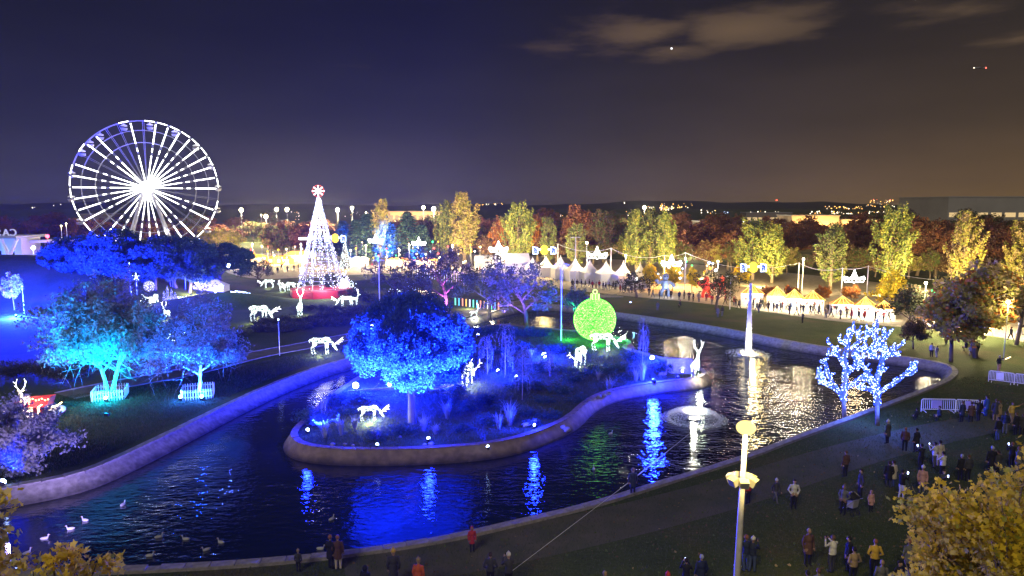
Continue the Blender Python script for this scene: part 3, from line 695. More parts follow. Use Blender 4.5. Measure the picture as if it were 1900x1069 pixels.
pc, Hc = twig_tree(205, 737, 505, 201, 'thin_tree', 'forked fine leaved tree lit cyan inside a square picket fence', 11.0, [M['leaf_grey'], M['leaf_grey2']], 2, .42)
pb, Hb = twig_tree(368, 735, 538, 205, 'thin_tree', 'fine leaved tree lit deep blue inside a square picket fence', 9.4, [M['leaf_grey'], M['leaf_grey2']], 1, .38)
def picket_fence(p, s, label, n=12):
    t = thing('picket_fence', label, 'fence', p, .35, 'white picket fences round the trees')
    pk = MB().box((0, 0, .45), (.085, .03, .9)).mesh('picket', M['paint_white']); rl = MB().box((0, 0, 0), (2*s, .04, .06)).mesh('rail', M['paint_white'])
    for sd in range(4):
        a = sd*PI/2; d = Vector((math.cos(a), math.sin(a), 0)); nn = Vector((-d.y, d.x, 0))
        for z in (.25, .7): link('rail', rl, t, nn*s+Vector((0, 0, z)), (0, 0, a))
        for i in range(n): link('picket', pk, t, nn*(s+.04)+d*(-s+.1+(2*s-.2)*i/(n-1)), (0, 0, a))
    return t
picket_fence(pc, 1.25, 'square white picket fence round the cyan lit tree'); picket_fence(pb, 1.25, 'square white picket fence round the blue lit tree')

# foreground foliage
def near_tree(name, label, p, H, crown_c, crown_r, seed, mats, n, per, lsize, mi_p, bark='bark', cr=.45, lumps=9):
    R = random.Random(seed); t = thing(name, label, 'tree', p, 0)
    mb = MB(); cc = Vector(crown_c); base = Vector((0, 0, -.05)); top = cc-Vector((0, 0, crown_r[2]*.2))
    mid = base.lerp(top, .5)+Vector((.3, .2, 0)); mb.tube([base, base.lerp(mid, .5), mid, top], [.24, .2, .16, .09], 9)
    lob = []
    for i in range(lumps*4):
        d = Vector((R.gauss(0, 1), R.gauss(0, 1), R.gauss(0, .9)+.25)).normalized(); e = cc+Vector((d.x*crown_r[0], d.y*crown_r[1], d.z*crown_r[2]))*R.uniform(.7, 1.0)
        s = base.lerp(top, R.uniform(.55, 1)); m = s.lerp(e, .55)+Vector((R.uniform(-.3, .3), R.uniform(-.3, .3), .25))
        mb.tube([s, m, e], [.06, .035, .01], 5); lob.append((s, m, e))
    cs = []
    for i in range(n):
        s, m, e = R.choice(lob); k = R.random()**.6; q = s.lerp(m, k*2) if k < .5 else m.lerp(e, k*2-1)
        cs.append((q.x+R.gauss(0, .22), q.y+R.gauss(0, .22), q.z+R.gauss(0, .2)))
    mb.build('trunk', M[bark], t, True); link('crown', leafmesh('crown', cs, cr, per, lsize, mats, shape='maple', mi_p=mi_p, up=-.1), t)
    return t
p = on_z(1850, 1500); near_tree('maple_tree', 'yellow leaved maple in the near right corner', (11.1, 14.6, 0), 12.6, (0, 0, 8.75), (2.9, 2.6, 3.05), 301, YEL, 700, 34, .125, (.42, .36, .22))
near_tree('maple_tree', 'small yellow maple top poking up at the bottom right', (7.95, 13.3, 0), 10, (0, 0, 8.4), (.75, .8, 1.75), 302, YEL, 110, 36, .12, (.5, .35, .15), cr=.28, lumps=4)
near_tree('maple_tree', 'yellow leaved maple cut by the left frame edge', (-10.55, 12.0, 0), 12, (0, 0, 11.1), (1.05, 1.0, 1.9), 303, YEL, 150, 36, .125, (.5, .35, .15), cr=.34, lumps=5)
near_tree('maple_tree', 'yellow maple branch tips at the bottom left', (-7.9, 11.6, 0), 11, (0, 0, 9.95), (1.0, .8, 1.3), 304, YEL, 90, 36, .12, (.5, .35, .15), cr=.24, lumps=4)
p = on_z(-25, 872); near_tree('lavender_tree', 'leafy tree lit lavender and blue overhanging the left pond end', p, 8, (3.0, -1.8, 2.6), (3.9, 3.1, 3.0), 305, [M['leaf_grey'], M['leaf_grey'], M['leaf_grey2']], 800, 26, .15, (.4, .4, .2), cr=.5)

# shrubs and hedges
def S(px, py, w, h, label, group='dark shrubs beside the footpath', mats=None, k=None):
    p = on_z(px, py); s = w*p.y/F
    return tree('shrub%d' % (random.randrange(3) if k is None else k), p, label, h*p.y/F/.95, s*.85, None, group, 'shrub', mats)
for i, x in enumerate(range(0, 200, 26)): S(x, 690+random.uniform(-24, 20), 60, 26, ORD[i]+' from the left, dark shrub on the slope left of the cyan lit tree')
for i, x in enumerate(range(480, 660, 17)): S(x, 618-(x-480)*.09+random.uniform(-3, 3), 34, 17, ORD[i]+' from the left, dark shrub in the hedge above the footpath')
for i, x in enumerate(range(480, 655, 19)): S(x, 603-(x-480)*.06+random.uniform(-3, 3), 36, 15, ORD[i]+' from the left, dark shrub in the second row above the footpath')
for i, x in enumerate(range(650, 800, 18)): S(x, 585+random.uniform(-9, 5), 38, 18, ORD[i]+' from the left, grey green shrub behind the stone pine', 'shrubs behind the stone pine')
for i, x in enumerate(range(660, 800, 22)): S(x, 562+random.uniform(-9, 5), 42, 22, ORD[i]+' from the left, tall grey shrub below the light arches', 'shrubs below the light arches')
for i, x in enumerate(range(560, 660, 18)): S(x, 578+random.uniform(-3, 3), 30, 11, ORD[i]+' from the left, low shrub in front of the red cone base', 'low shrubs before the red base')
for i, x in enumerate((880, 893, 906, 919, 932, 945, 958, 971, 984, 997, 1010)): S(x, 622+i*.4, 26, 20, ORD[i]+' from the left, clipped hedge shrub on the back edge of the island', 'hedge shrubs on the island', PINE+[M['leaf_dark']])
for i, (x, y) in enumerate(((230, 610), (255, 603), (285, 600), (330, 600), (352, 612), (430, 640), (446, 625), (398, 655), (340, 655), (150, 690))): S(x, y, 36, 14, 'dark shrub '+('left of the distant upright deer', 'behind the grazing deer', 'above the grazing deer', 'below the distant upright deer', 'between two light deer', 'right of the blue tree crown', 'in front of the middle light deer', 'right behind the blue tree', 'left behind the blue tree', 'beside the upright deer at the far left')[i], 'shrubs among the deer')
# ornamental grasses, reeds
def tuft(px, py, w, h, label, n=70, z=0.02, name='grass_tuft', mats='reed', thin=.014):
    p = on_z(px, py, z); R = random.Random(px*7+py); mb = MB(); s = p.y/F; hh = h*s; ww = w*s/2
    for i in range(n):
        a = R.uniform(0, 2*PI); r0 = ww*.15*R.random(); L = hh*R.uniform(.6, 1.1); o = ww*R.uniform(.2, 1.0)
        b = Vector((r0*math.cos(a), r0*math.sin(a), 0)); m = b+Vector((o*.35*math.cos(a), o*.35*math.sin(a), L*.65)); e = b+Vector((o*math.cos(a), o*math.sin(a), L*R.uniform(.55, 1)))
        sd = Vector((-math.sin(a), math.cos(a), 0))*thin*1.4
        mb.add([b-sd, b+sd, m+sd*.8, m-sd*.8, e], [(0, 1, 2, 3), (3, 2, 4)])
    o = mb.build(name, M[mats], None, loc=p); return tag(o, label, 'grass tuft', 'ornamental grasses on the island')
for px, py, w, h, lab in ((603, 812, 46, 42, 'pale spiky grass tuft at the left tip of the island'), (633, 808, 40, 44, 'pale spiky grass tuft, second from the left tip'), (658, 800, 34, 34, 'grass tuft left of the grazing deer spotlight patch'),
    (600, 768, 44, 40, 'grass tuft beside the low left floodlight'), (786, 800, 44, 36, 'grass tuft at the foot of the stone pine'), (808, 806, 36, 24, 'low grass tuft in front of the stone pine trunk'), (830, 778, 44, 44, 'grass tuft right of the stone pine trunk'),
    (946, 790, 56, 58, 'tall stiff grass tuft behind the white log'), (925, 795, 50, 34, 'wide low grass tuft left of the white log'), (1130, 722, 60, 26, 'grass tuft on the stone edge of the island bend'), (1192, 706, 46, 46, 'grass tuft by the right floodlights'),
    (1180, 708, 34, 28, 'small grass tuft by the right floodlights'), (1110, 705, 34, 22, 'small tuft below the grazing pair of deer'), (985, 664, 34, 22, 'grass tuft beside the bright middle floodlight'), (905, 690, 30, 20, 'grass tuft between the thin weeping trees')):
    tuft(px, py, w, h, lab)
# thin weeping saplings
def sapling(px, py, top, w, label, seed):
    p = on_z(px, py, .02); H = at_y(px, top, p.y).z; R = random.Random(seed); t = thing('weeping_sapling', label, 'sapling', p, 0, 'thin weeping saplings on the island')
    mb = MB(); tips = []; s = w*p.y/F/2
    mb.tube([(0, 0, -.03), (.05, 0, H*.5), (-.04, 0, H*.95)], [.05, .04, .012], 6)
    for i in range(22):
        h = H*R.uniform(.38, .97); a = R.uniform(0, 6.28); L = s*R.uniform(.4, 1); q = [(0, 0, h)]
        q += [(L*.6*math.cos(a), L*.6*math.sin(a), h+H*.05), (L*math.cos(a), L*math.sin(a), h-H*R.uniform(.02, .12)), (L*1.05*math.cos(a), L*1.05*math.sin(a), h-H*R.uniform(.15, .3))]
        mb.tube(q, [.018, .012, .008, .003], 3); tips += [Vector(q[2]), Vector(q[3]), Vector(q[1]), Vector(q[2]).lerp(Vector(q[3]), .5)]
    mb.build('trunk', M['bark_pale'], t); link('crown', leafmesh('crown', [tuple(x) for x in tips], .22, 8, .09, [M['leaf_grey'], M['leaf_grey2']], mi_p=(.5, .5), squash=(.7, .7, 1.3)), t)
sapling(904, 695, 622, 34, 'weeping sapling nearest the stone pine crown', 1); sapling(937, 702, 603, 42, 'tallest weeping sapling with a hooked tip', 2); sapling(969, 742, 640, 44, 'weeping sapling leaning out over the front slope', 3)
sapling(1192, 676, 588, 24, 'dark weeping sapling between green bauble and wooden hut', 4); sapling(1020, 698, 655, 20, 'shortest sapling below the bright middle floodlight', 5)
# ================================================================== BLUE FLOODLIGHTS
BLUE, CYAN = (.004, .014, 1.0), (.0, .36, 1.0)
KF, KS = 22.0, 15.0     # strength of the spill and of the beam
def floodlight(px, py, label, target=None, power=6000, col=BLUE, z=.02, h=.35, glow='lamp_blue', r=.17, angle=95, Y=None, fill=0, aim_only=False):
    "a stubby ground floodlight: bracket, housing, glowing lens; the light leaves from the lens"
    p = on_z(px, py, z) if Y is None else at_y(px, py, Y)
    if Y is not None: h = 0
    t = thing('floodlight', label, 'floodlight', p, 0, 'blue floodlights in the park' if col != CYAN else None)
    tgt = Vector(target) if target is not None else p+Vector((0, 6, 6)); d = (tgt-p-Vector((0, 0, h))).normalized(); c = Vector((0, 0, h))
    MB().tube([c-d*.22, c-d*.02], [r*.8, r*1.15], 10).build('housing', M['black'], t)
    if Y is None: MB().tube([(0, 0, 0), (0, 0, h-.05)], .03, 6).build('bracket', M['black'], t)
    MB().ball(c, (r, r, r), 10, 6).build('lens', M[glow], t, True)
    if power: spot('floodlight_lamp', c+d*.35, c+d*5, power*KS, col, angle, .8, .15, t)
    if fill: point('floodlight_spill', c+Vector((0, -.3, .9)), fill*KF, col, .3, t)
    return p
pin = on_z(774, 786)
PB = Vector((pin.x-.35, pin.y, 6.2))
floodlight(660, 722, 'brightest blue floodlight below the left side of the stone pine', PB+Vector((-1.5, 0, -1)), 15000, r=.30, fill=900)
floodlight(723, 720, 'blue floodlight under the pine, right of the brightest one', PB+Vector((0, 0, -1)), 9000, r=.2, fill=500)
floodlight(828, 706, 'blue floodlight right of the pine trunk', PB+Vector((2, 0, 0)), 9000, r=.2, fill=500)
floodlight(795, 822, 'black floodlight lighting the grass at the pine foot', PB+Vector((-.3, -4.2, 1.8)), 60000, glow='lamp_blue', r=.12, fill=60, angle=110)
floodlight(571, 806, 'small floodlight on the left tip of the island', PB+Vector((-2.0, -4.2, 1.6)), 125000, r=.13, fill=60, angle=80)
for px, py, lab, ox in ((905, 842, 'added blue floodlight on the front stone edge, brightening the right of the pine', 2.2), (700, 838, 'added blue floodlight on the front stone edge, brightening the left of the pine', -1.5)):
    floodlight(px, py-8, lab, PB+Vector((ox, -3.5, 2.2)), 115000, r=.11, fill=0, angle=75, z=.14, h=.2)  # extra floodlights, added to brighten the front of the pine crown
floodlight(690, 605, 'small blue lamp hanging in the pine crown', None, 0, Y=pin.y-5.0, r=.09)
floodlight(887, 622, 'small blue lamp at the right edge of the pine crown', None, 0, Y=pin.y+4, r=.12)
floodlight(924, 694, 'blue floodlight left of the tallest sapling', on_z(900, 690)+Vector((0, 0, 3)), 1500, r=.16, fill=450)
floodlight(958, 705, 'blue floodlight right of the tallest sapling', on_z(940, 700)+Vector((0, 0, 3)), 1500, r=.13, fill=350)
floodlight(1010, 665, 'large bright blue floodlight in the middle of the island', on_z(980, 650)+Vector((0, 0, 4)), 4000, r=.30, fill=1300)
floodlight(1210, 670, 'blue floodlight beside the wooden hut', on_z(1192, 676)+Vector((0, 0, 3)), 1600, r=.24, fill=900)
floodlight(1213, 713, 'blue floodlight at the water edge right of the island bend', on_z(1195, 700)+Vector((0, 0, 1)), 900, r=.2, fill=900)
floodlight(992, 797, 'floodlight mounted beside the white log', on_z(940, 800)+Vector((0, 0, 1.2)), 1500, r=.11, fill=120)
floodlight(1170, 566, 'small bluish lamp on the far lawn', None, 0, r=.18, glow='lamp_blue')
floodlight(30, 590, 'blue floodlight lighting the grass hill', Vector((-85, 118, 6)), 60000, r=.2, fill=15000, angle=120)
floodlight(120, 585, 'blue floodlight at the foot of the grass hill', Vector((-75, 118, 6)), 40000, r=.2, fill=15000, angle=120)
for px, py, tx, ty, tz, pw, lab in ((250, 545, -62, 112, 7, 30000, 'blue floodlight under the dark pine row'), (400, 545, -52, 112, 6, 22000, 'blue floodlight beside the round blue pine'), (150, 560, -80, 112, 8, 22000, 'blue floodlight at the left end of the pines'),
                                   (60, 560, -98, 125, 5, 26000, 'blue floodlight on the lit lawn of the grass hill')):
    floodlight(px, py, lab, Vector((tx, ty, tz)), pw, r=.14, angle=110)
hh = on_z(424, 560); floodlight(424, 493, 'bright bluish lamp in front of the round blue pine', None, 0, Y=hh.y-3, r=.32); point('lamp_light', at_y(424, 493, hh.y-3)+Vector((0, -.8, 0)), 2600, (.12, .25, 1), .3)
# under the two fenced trees
for (pp, H, col, gl, nm, fx, pw) in ((pc, Hc, CYAN, 'lamp_cyan', 'cyan floodlight in front of the left picket fence', ((.55, -1.6),), 80000), (pb, Hb, (.008, .085, 1), 'lamp_cyan', 'cyan blue floodlight before the right picket fence', ((-.8, -1.6), (1.0, -1.5)), 45000)):
    for j, (ox, oy) in enumerate(fx):
        q = pp+Vector((ox, oy, .3)); t = thing('floodlight', nm+(', left of the two' if len(fx) > 1 and j == 0 else ', right of the two' if len(fx) > 1 else ''), 'floodlight', q, 0, 'floodlights at the picket fences')
        MB().box((0, 0, -.12), (.3, .2, .3)).build('housing', M['black'], t); MB().ball((0, -.05, .1), .16, 10, 6).build('lens', M[gl], t, True)
        spot('floodlight_lamp', (0, -.1, .5), (-.3*ox, 1.2, 5), pw, col, 100, .8, .2, t); point('floodlight_spill', (0, -.2, .5), pw*.025, col, .2, t)
    ov = Vector((-1.5, -10.5, 0)) if col == CYAN else Vector((-4.5, -6.5, 0)); q = pp+ov+Vector((0, 0, .1)); t = thing('floodlight', 'added low black floodlight brightening the crown of the '+('cyan' if col == CYAN else 'blue')+' lit tree', 'floodlight', q)  # extra floodlight added on the lawn to light the crown from the front
    MB().box((0, 0, .15), (.3, .22, .26)).build('housing', M['black'], t); MB().box((0, .12, .18), (.24, .02, .18)).build('glass', M[gl], t); spot('floodlight_lamp', (0, .3, .3), (-ov.x, -ov.y, H*.66), pw*1.5, (0, .22, 1) if col == CYAN else col, 52, .9, .2, t)
    # the lamp inside the fence
    spot('tree_uplight', pp+Vector((.5, -.5, .3)), pp+Vector((0, 0, 7)), pw*.8, col, 130, .8, .2)
# blue floods at the spruces
for x in (640, 700, 770):
    p0 = on_z(x, 492); floodlight(x, 492, {640: 'distant blue floodlight right of the light cone', 700: 'distant blue floodlight below the yellow green poplar', 770: 'distant blue floodlight near the pale poplar'}[x], p0+Vector((0, 22, 9)), 70000, r=.2, angle=42, col=(.01, .10, 1))
# warm floodlights added at the feet of the poplars and autumn trees to brighten them
for i, (px, py, dy, pw, lab) in enumerate(((708, 496, 14, 1.8, 'below the small yellow green poplar'), (845, 500, 14, 1.5, 'below the pair of pale poplars'), (945, 504, 14, 1.5, 'below the broad poplar'), (1010, 506, 14, 1.3, 'behind the yellow ball light'),
        (1075, 512, 16, .8, 'behind the white tents'), (1195, 518, 14, 1.3, 'below the row of three poplars'), (1415, 536, 14, 1.5, 'below the twin poplars'), (1535, 552, 14, .7, 'below the dark green poplar'), (1645, 552, 14, .7, 'below the large olive poplar'), (1785, 560, 14, .8, 'below the yellow green poplar by the oak'), (1890, 560, 12, .8, 'below the edge poplar'), (525, 492, 16, 1.3, 'below the round orange tree'), (410, 490, 16, 1.5, 'below the tan trees'), (1310, 520, 20, 1.0, 'below the dark red brown tree'), (1720, 545, 20, .8, 'below the large brown tree'))):
    p0 = on_z(px, py); t = thing('added_warm_floodlight', 'added warm floodlight on the ground '+lab, 'floodlight', p0, 0, 'added warm floodlights below the tall trees')
    MB().box((0, 0, .2), (.4, .3, .4)).build('housing', M['black'], t); MB().box((0, .17, .25), (.3, .03, .25)).build('glass', M['lamp_warm'], t)
    spot('floodlight_lamp', (0, .4, .5), (0, dy, 8), 62000*pw, (1, .76, .30), 120, .9, .2, t)
# lavender tree
q = on_z(5, 900); floodlight(5, 905, 'blue floodlight beneath the lavender tree', q+Vector((1.5, 3, 4)), 1000, r=.2, angle=110, fill=0)
t = thing('floodlight', 'added violet floodlight on the near kerb, brightening the lavender tree from the front', 'floodlight', on_z(30, 1068)+Vector((0, 0, .1)))  # floodlight put in to brighten the dark front of this tree
MB().box((0, 0, .1), (.25, .2, .22)).build('housing', M['black'], t); MB().box((0, .11, .13), (.2, .02, .16)).build('glass', M['led_ice'], t)
spot('floodlight_lamp', (0, .3, .35), (-1.2, 7.5, 3.6), 26000, (.42, .32, 1), 95, .9, .2, t)
# purple / pink / green uplights
def uplight(px, py, label, col, glow, power, off=(0, -1.2, .2), tz=6, angle=70):
    p = on_z(px, py)+Vector(off); t = thing('uplight', label, 'uplight', p)
    MB().tube([(0, 0, -.2), (0, 0, .05)], [.16, .2], 8).build('housing', M['black'], t); MB().ball((0, 0, .1), .13, 8, 6).build('lens', M[glow], t, True)
    spot('uplight_lamp', (0, 0, .3), (0, 1.4, tz), power, col, angle, .7, .15, t)
uplight(830, 580, 'pink uplight at the foot of the purple lit trunk', (.75, .16, 1), 'lamp_pink', 9000)
uplight(978, 611, 'violet uplight at the wide purple tree', (.30, .16, 1), 'lamp_pink', 11000, off=(-2.5, -2.5, .2), angle=110)
uplight(1068, 590, 'green uplight below the teal bush tree', (.02, 1, .35), 'led_green', 2600, angle=100)
uplight(905, 590, 'blue uplight at the leaning bare tree', (.15, .2, 1), 'lamp_blue', 4500, off=(-2, -2, .2), angle=110)

# low planting of the island
R = random.Random(55)
isl_sh = [(870, 760), (900, 745), (935, 760), (980, 770), (1010, 745), (1040, 730), (1065, 710), (995, 720), (960, 725), (905, 790), (860, 800), (1020, 775), (1090, 700), (1120, 690), (1150, 690), (1145, 705), (1070, 745), (575, 775), (590, 790), (640, 770), (615, 750), (660, 745), (700, 815), (740, 808), (850, 735), (830, 690), (880, 665), (920, 655), (960, 650), (1040, 655), (1060, 690), (1010, 690), (1230, 690), (1170, 670), (985, 790)]
for i, (x, y) in enumerate(isl_sh):
    near = ('between the grass tufts', 'behind the stone edge', 'under the weeping saplings', 'on the open lawn', 'beside a floodlight')[i % 5]
    S(x+R.uniform(-4, 4), y+R.uniform(-3, 3), R.uniform(34, 62), R.uniform(12, 26), ORD[i//5]+' low dark shrub of the island bed '+near, 'low shrubs planted on the island', [M['leaf_pine'], M['leaf_pine2'], M['leaf_grey2']])
def scatter(poly, n, rg):
    P = np.array([(p.x, p.y) for p in poly]); lo, hi = P.min(0), P.max(0); Q = rg.random((n*2, 2))*(hi-lo)+lo; c = np.zeros(len(Q), bool)
    for i in range(len(P)):
        a, b = P[i], P[i-1]; m = (a[1] > Q[:, 1]) != (b[1] > Q[:, 1]); xx = (b[0]-a[0])*(Q[:, 1]-a[1])/(b[1]-a[1]+1e-12)+a[0]; c ^= m & (Q[:, 0] < xx)
    return Q[c][:n]
def blades(name, poly, n, h, w, z, mats):
    Q = scatter(poly, n, rng); n = len(Q); a = rng.random(n)*2*PI; hh = h*(.5+rng.random(n)); d = np.stack([np.cos(a), np.sin(a)], 1)*w
    b0 = np.column_stack([Q-d, np.full(n, z-.01)]); b1 = np.column_stack([Q+d, np.full(n, z-.01)]); t = np.column_stack([Q+rng.normal(0, h*.5, (n, 2)), z+hh])
    V = np.stack([b0, b1, t], 1).reshape(-1, 3); tag(link(name, raw_mesh(name, V, np.arange(3*n).reshape(-1, 3), mats, (rng.random(n)*len(mats)).astype(int))), kind='stuff')
M['blade'] = leafmat('blade', (.085, .105, .06), .3); M['blade2'] = leafmat('blade2', (.055, .07, .042), .3); M['blade3'] = leafmat('blade3', (.14, .13, .08), .3)
blades('grass', offset(isle, -.6), 90000, .16, .016, .02, [M['blade'], M['blade2'], M['blade2'], M['blade3']])
near_poly = [on_z(x, y).to_2d() for x, y in ((-40, 1200), (180, 1066), (460, 1054), (830, 1008), (1180, 920), (1450, 832), (1700, 745), (1790, 700), (1960, 700), (2050, 900), (2100, 1200))]
blades('grass', near_poly, 120000, .10, .014, 0, [M['blade'], M['blade2'], M['blade2'], M['blade3']])
left_poly = [on_z(x, y).to_2d() for x, y in ((-60, 920), (160, 858), (250, 820), (440, 730), (520, 696), (640, 655), (640, 640), (470, 675), (300, 712), (-60, 760))]
blades('grass', left_poly, 70000, .13, .018, 0, [M['blade'], M['blade2'], M['blade2'], M['blade3']])
Q = scatter(near_poly, 3000, rng); Q3 = np.column_stack([Q, np.full(len(Q), .03)])
tag(link('fallen_leaves', leafmesh('fallen_leaves', Q3, .01, 1, .13, [M['leaf_brown'], M['leaf_poplar2'], M['leaf_tan']], mi_p=(.5, .35, .15), shape='maple')), kind='stuff')
for o_ in [o for o in C.objects if o.name.startswith('fallen_leaves')]: o_.data.transform(Matrix.Scale(1, 4))

# ================================================================== FERRIS WHEEL
M['wheel_paint'] = pmat('wheel_paint', (.30, .30, .34), .5)
def ferris_wheel():
    Y = 186; hub = at_y(273, 349, Y); Rr = 17.3; n = 36
    t = thing('ferris_wheel', 'large white lit ferris wheel with glowing spokes behind the dark pines', 'ferris wheel', (hub.x, hub.y, 0), math.radians(25))
    c = Vector((0, 0, hub.z)); D = .6
    P = lambda a, r, y=0: c+Vector((r*math.cos(a), y, r*math.sin(a)))
    for y in (-D, D):
        for r, w in ((Rr, .09), (Rr*.86, .05), (Rr*.68, .055)): MB().ring(c+Vector((0, y, 0)), r, w, 72, 4, 'Y').build('rim' if r == Rr else 'ring_brace', M['wheel_paint'], t)
    unlit = {9: 1, 11: 1, 12: 1, 15: 1, 35: 1, 22: 1, 32: 1}
    for i in range(n):
        a = 2*PI*i/n; mb = MB()
        for y in (-D, D):
            for s in (-.012, .012): mb.tube([P(a+s*2.0, 1.6, y*.5), P(a+s, Rr, y)], .035, 3)
        mb.tube([P(a, Rr, -D), P(a, Rr, D)], .07, 4); mb.build('spoke', M['wheel_paint'], t)
        if i not in unlit:
            mb = MB()
            for r0, r1 in ((.11, .49), (.545, .60), (.665, .965)): mb.tube([P(a, Rr*r0, -D*(.5+r0*.5)-.12), P(a, Rr*r1, -D*(.5+.5*r1)-.12)], .13, 5)
            mb.build('light_bar', M['led_white'], t)
        if i not in (9, 11, 12, 13, 15, 35): MB().tube([P(a+.022, Rr, -D-.1), P(a+2*PI/n-.022, Rr, -D-.1)], .12, 5).build('rim_light', M['led_white'], t)
    cabin = MB(); cabin.lathe([(.15, -.35), (.2, -.5), (.75, -.75), (.8, -.95), (.75, -1.0)], 12).tube([(0, 0, 0), (0, 0, -.4)], .05, 5)
    cab = cabin.mesh('cabin', M['paint_white'], True); tub = MB().lathe([(.3, -2.15), (.7, -2.0), (.85, -1.55), (.85, -1.4), (.75, -1.4), (.7, -1.6)], 12).mesh('tub', M['wheel_paint'], True)
    for i in range(0, n, 1):
        if i % 2 == 0 or i in (13, 14): 
            cb = link('cabin', cab, t, P(2*PI*(i+.5)/n, Rr)-Vector((0, 0, .0))); link('tub', tub, cb)
    MB().tube([c+Vector((0, -2.0, 0)), c+Vector((0, 2.0, 0))], .9, 20).build('axle', M['wheel_paint'], t)
    MB().tube([c+Vector((0, -2.3, 0)), c+Vector((0, -2.02, 0))], 1.75, 28).build('hub_light', M['led_white'], t)
    for y in (-1, 1):
        for x in (-7.2, 7.2): MB().tube([(x, y*4.2, 0), c+Vector((x*.09, y*1.9, 0))], [.62, .36], 6).build('leg', M['wheel_paint'], t)
    MB().box((0, 0, .6), (17, 10, 1.2)).build('platform', M['paint_grey'], t)
    point('wheel_glow', c+Vector((0, -4.2, 0)), 1100, (1, 1, .95), 1.8, t)
    for a in (-.9, 0.2, 1.3, 2.4, 3.4, 4.0, 5.0): point('wheel_glow', P(a, 12, -4), 450, (1, 1, .93), .8, t)
ferris_wheel()

# ================================================================== LIGHT CONE TREE
def light_cone():
    p = on_z(597, 548); top = at_y(587, 366, p.y); H = top.z; R0 = 4.35
    t = thing('christmas_tree', 'tall cone shaped frame tree of lilac white lights on a red base', 'christmas tree', p)
    z0 = 1.4; lean = Vector((0, 0, H-.2)); rad = lambda z: R0*(1-(z-z0)/(H-z0))+.12
    n = 14
    for i in range(n):
        a = 2*PI*i/n+.1; MB().tube([(R0*math.cos(a), R0*math.sin(a), z0), (.12*math.cos(a), .12*math.sin(a), H)], .05, 4).build('upright', M['steel'], t)
    for j in range(11):
        z = z0+.1+(H-z0)*j/11; MB().ring((0, 0, z), rad(z), .05, 28, 4).build('hoop', M['steel'], t)
    R = random.Random(5)
    for i in range(n):     # light strings wound over the frame, denser on some ribs
        a0 = 2*PI*i/n+.1; dense = i in (13, 12, 6, 7, 8, 11, 5, 10); pts = []; k = 170 if dense else 26
        for q in range(k):
            f = R.random()**.8; z = z0+(H-z0)*f; a = a0+(R.gauss(0, .10) if dense else R.uniform(-.2, .2)); r = rad(z)+R.uniform(-.05, .15)
            pts.append((r*math.cos(a), r*math.sin(a), z))
        link('light_string', bulbs('light_string', pts, [R.uniform(.045, .085) for _ in pts], [M['led_lilac'], M['led_ice']], np.array([R.randrange(2) for _ in pts])), t)['kind'] = 'stuff'
    # fallen knot of lights at the right foot
    pts = [(R0+R.gauss(.3, .45), R.gauss(-.6, .6), 1.5+abs(R.gauss(0, 1.4))) for _ in range(190)]
    link('light_string', bulbs('light_string', pts, .07, [M['led_lilac']]), t)['kind'] = 'stuff'
    # base
    mb = MB(); Rb = 6.0; prof = [(Rb, 0.0), (Rb, 1.25), (Rb-.05, 1.36), (0.01, 1.36)]
    o = mb.lathe(prof, 8).build('base', M['red_paint'], t)
    # star: eight arms
    sc = Vector((-.05, 0, H+1.15))
    for i in range(8):
        a = 2*PI*i/8+PI/8*0; MB().tube([sc+Vector((math.cos(a)*.22, 0, math.sin(a)*.22)), sc+Vector((math.cos(a)*1.15, 0, math.sin(a)*1.0))], [.08, .12], 6).build('star_arm', M['led_pink'], t)
    MB().ball(sc, .3, 10, 8).build('star_heart', M['led_white'], t); MB().ring(sc, 1.08, .02, 24, 4, 'Y').build('star_hoop', M['led_red'], t); MB().tube([(0, 0, H-.1), sc], .06, 5).build('mast', M['steel'], t)
    point('tree_glow', (0, -1, H*.62), 2600, (.8, .78, 1), .9, t); point('tree_glow', (0, -1, H*.35), 2600, (.75, .72, 1), 1.2, t); point('tree_glow', (2.5, -6.5, 2.4), 1300, (.85, .85, 1), .5, t); point('tree_glow', (-3.5, -6.8, 2.2), 900, (.85, .85, 1), .5, t)
M['led_pink'] = emat('led_pink', (1, .62, .66), 5)
light_cone()

# ================================================================== GREEN BAUBLE
def bauble():
    foot = on_z(1103, 632); r = 2.62; c = Vector((0, 0, r+.12))
    t = thing('giant_bauble', 'giant glowing green bauble of lights standing on the island lawn', 'bauble', foot)
    m = led_net('bauble_net', (.22, 1, .10), (.01, .42, .01), 2.4, 9, True, thr=(.28, .6)); 
    MB().ball(c, r*.985, 40, 24).build('shell', m, t, True)
    n = 5200; d = unit(n); P = d*r+np.array(c)
    link('bulb_net', bulbs('bulb_net', P, .035+.02*rng.random(n), [M['bulb_green'], M['bulb_lime']], (rng.random(n) < .5).astype(int)), t)
    for a in np.linspace(0, PI, 7)[:-1]:
        mb = MB(); mb.ring((0, 0, 0), r+.02, .035, 48, 4, 'Y'); Mx = Matrix.Rotation(a, 4, 'Z'); mb.v = [tuple(Mx @ Vector(v)+c) for v in mb.v]; mb.build('hoop', M['bulb_green'], t)
    MB().lathe([(.5, 0), (.5, .62), (.44, .66), (.01, .66)], 16, (0, 0, 2*r+.06)).build('cap', M['bulb_green'], t)
    for i in range(8):
        a = 2*PI*i/8; MB().tube([(.52*math.cos(a), .52*math.sin(a), 2*r+.05), (.52*math.cos(a), .52*math.sin(a), 2*r+.75)], .05, 4).build('cap_rib', M['bulb_lime'], t)
    MB().ring((0, 0, 2*r+1.0), .26, .06, 20, 5, 'Y').build('loop', M['bulb_lime'], t)
    for a in (0, 1.6, 3.1, 4.7): point('bauble_glow', (3.3*math.cos(a), 3.3*math.sin(a), .7), 900, (.05, 1, .12), .4, t)
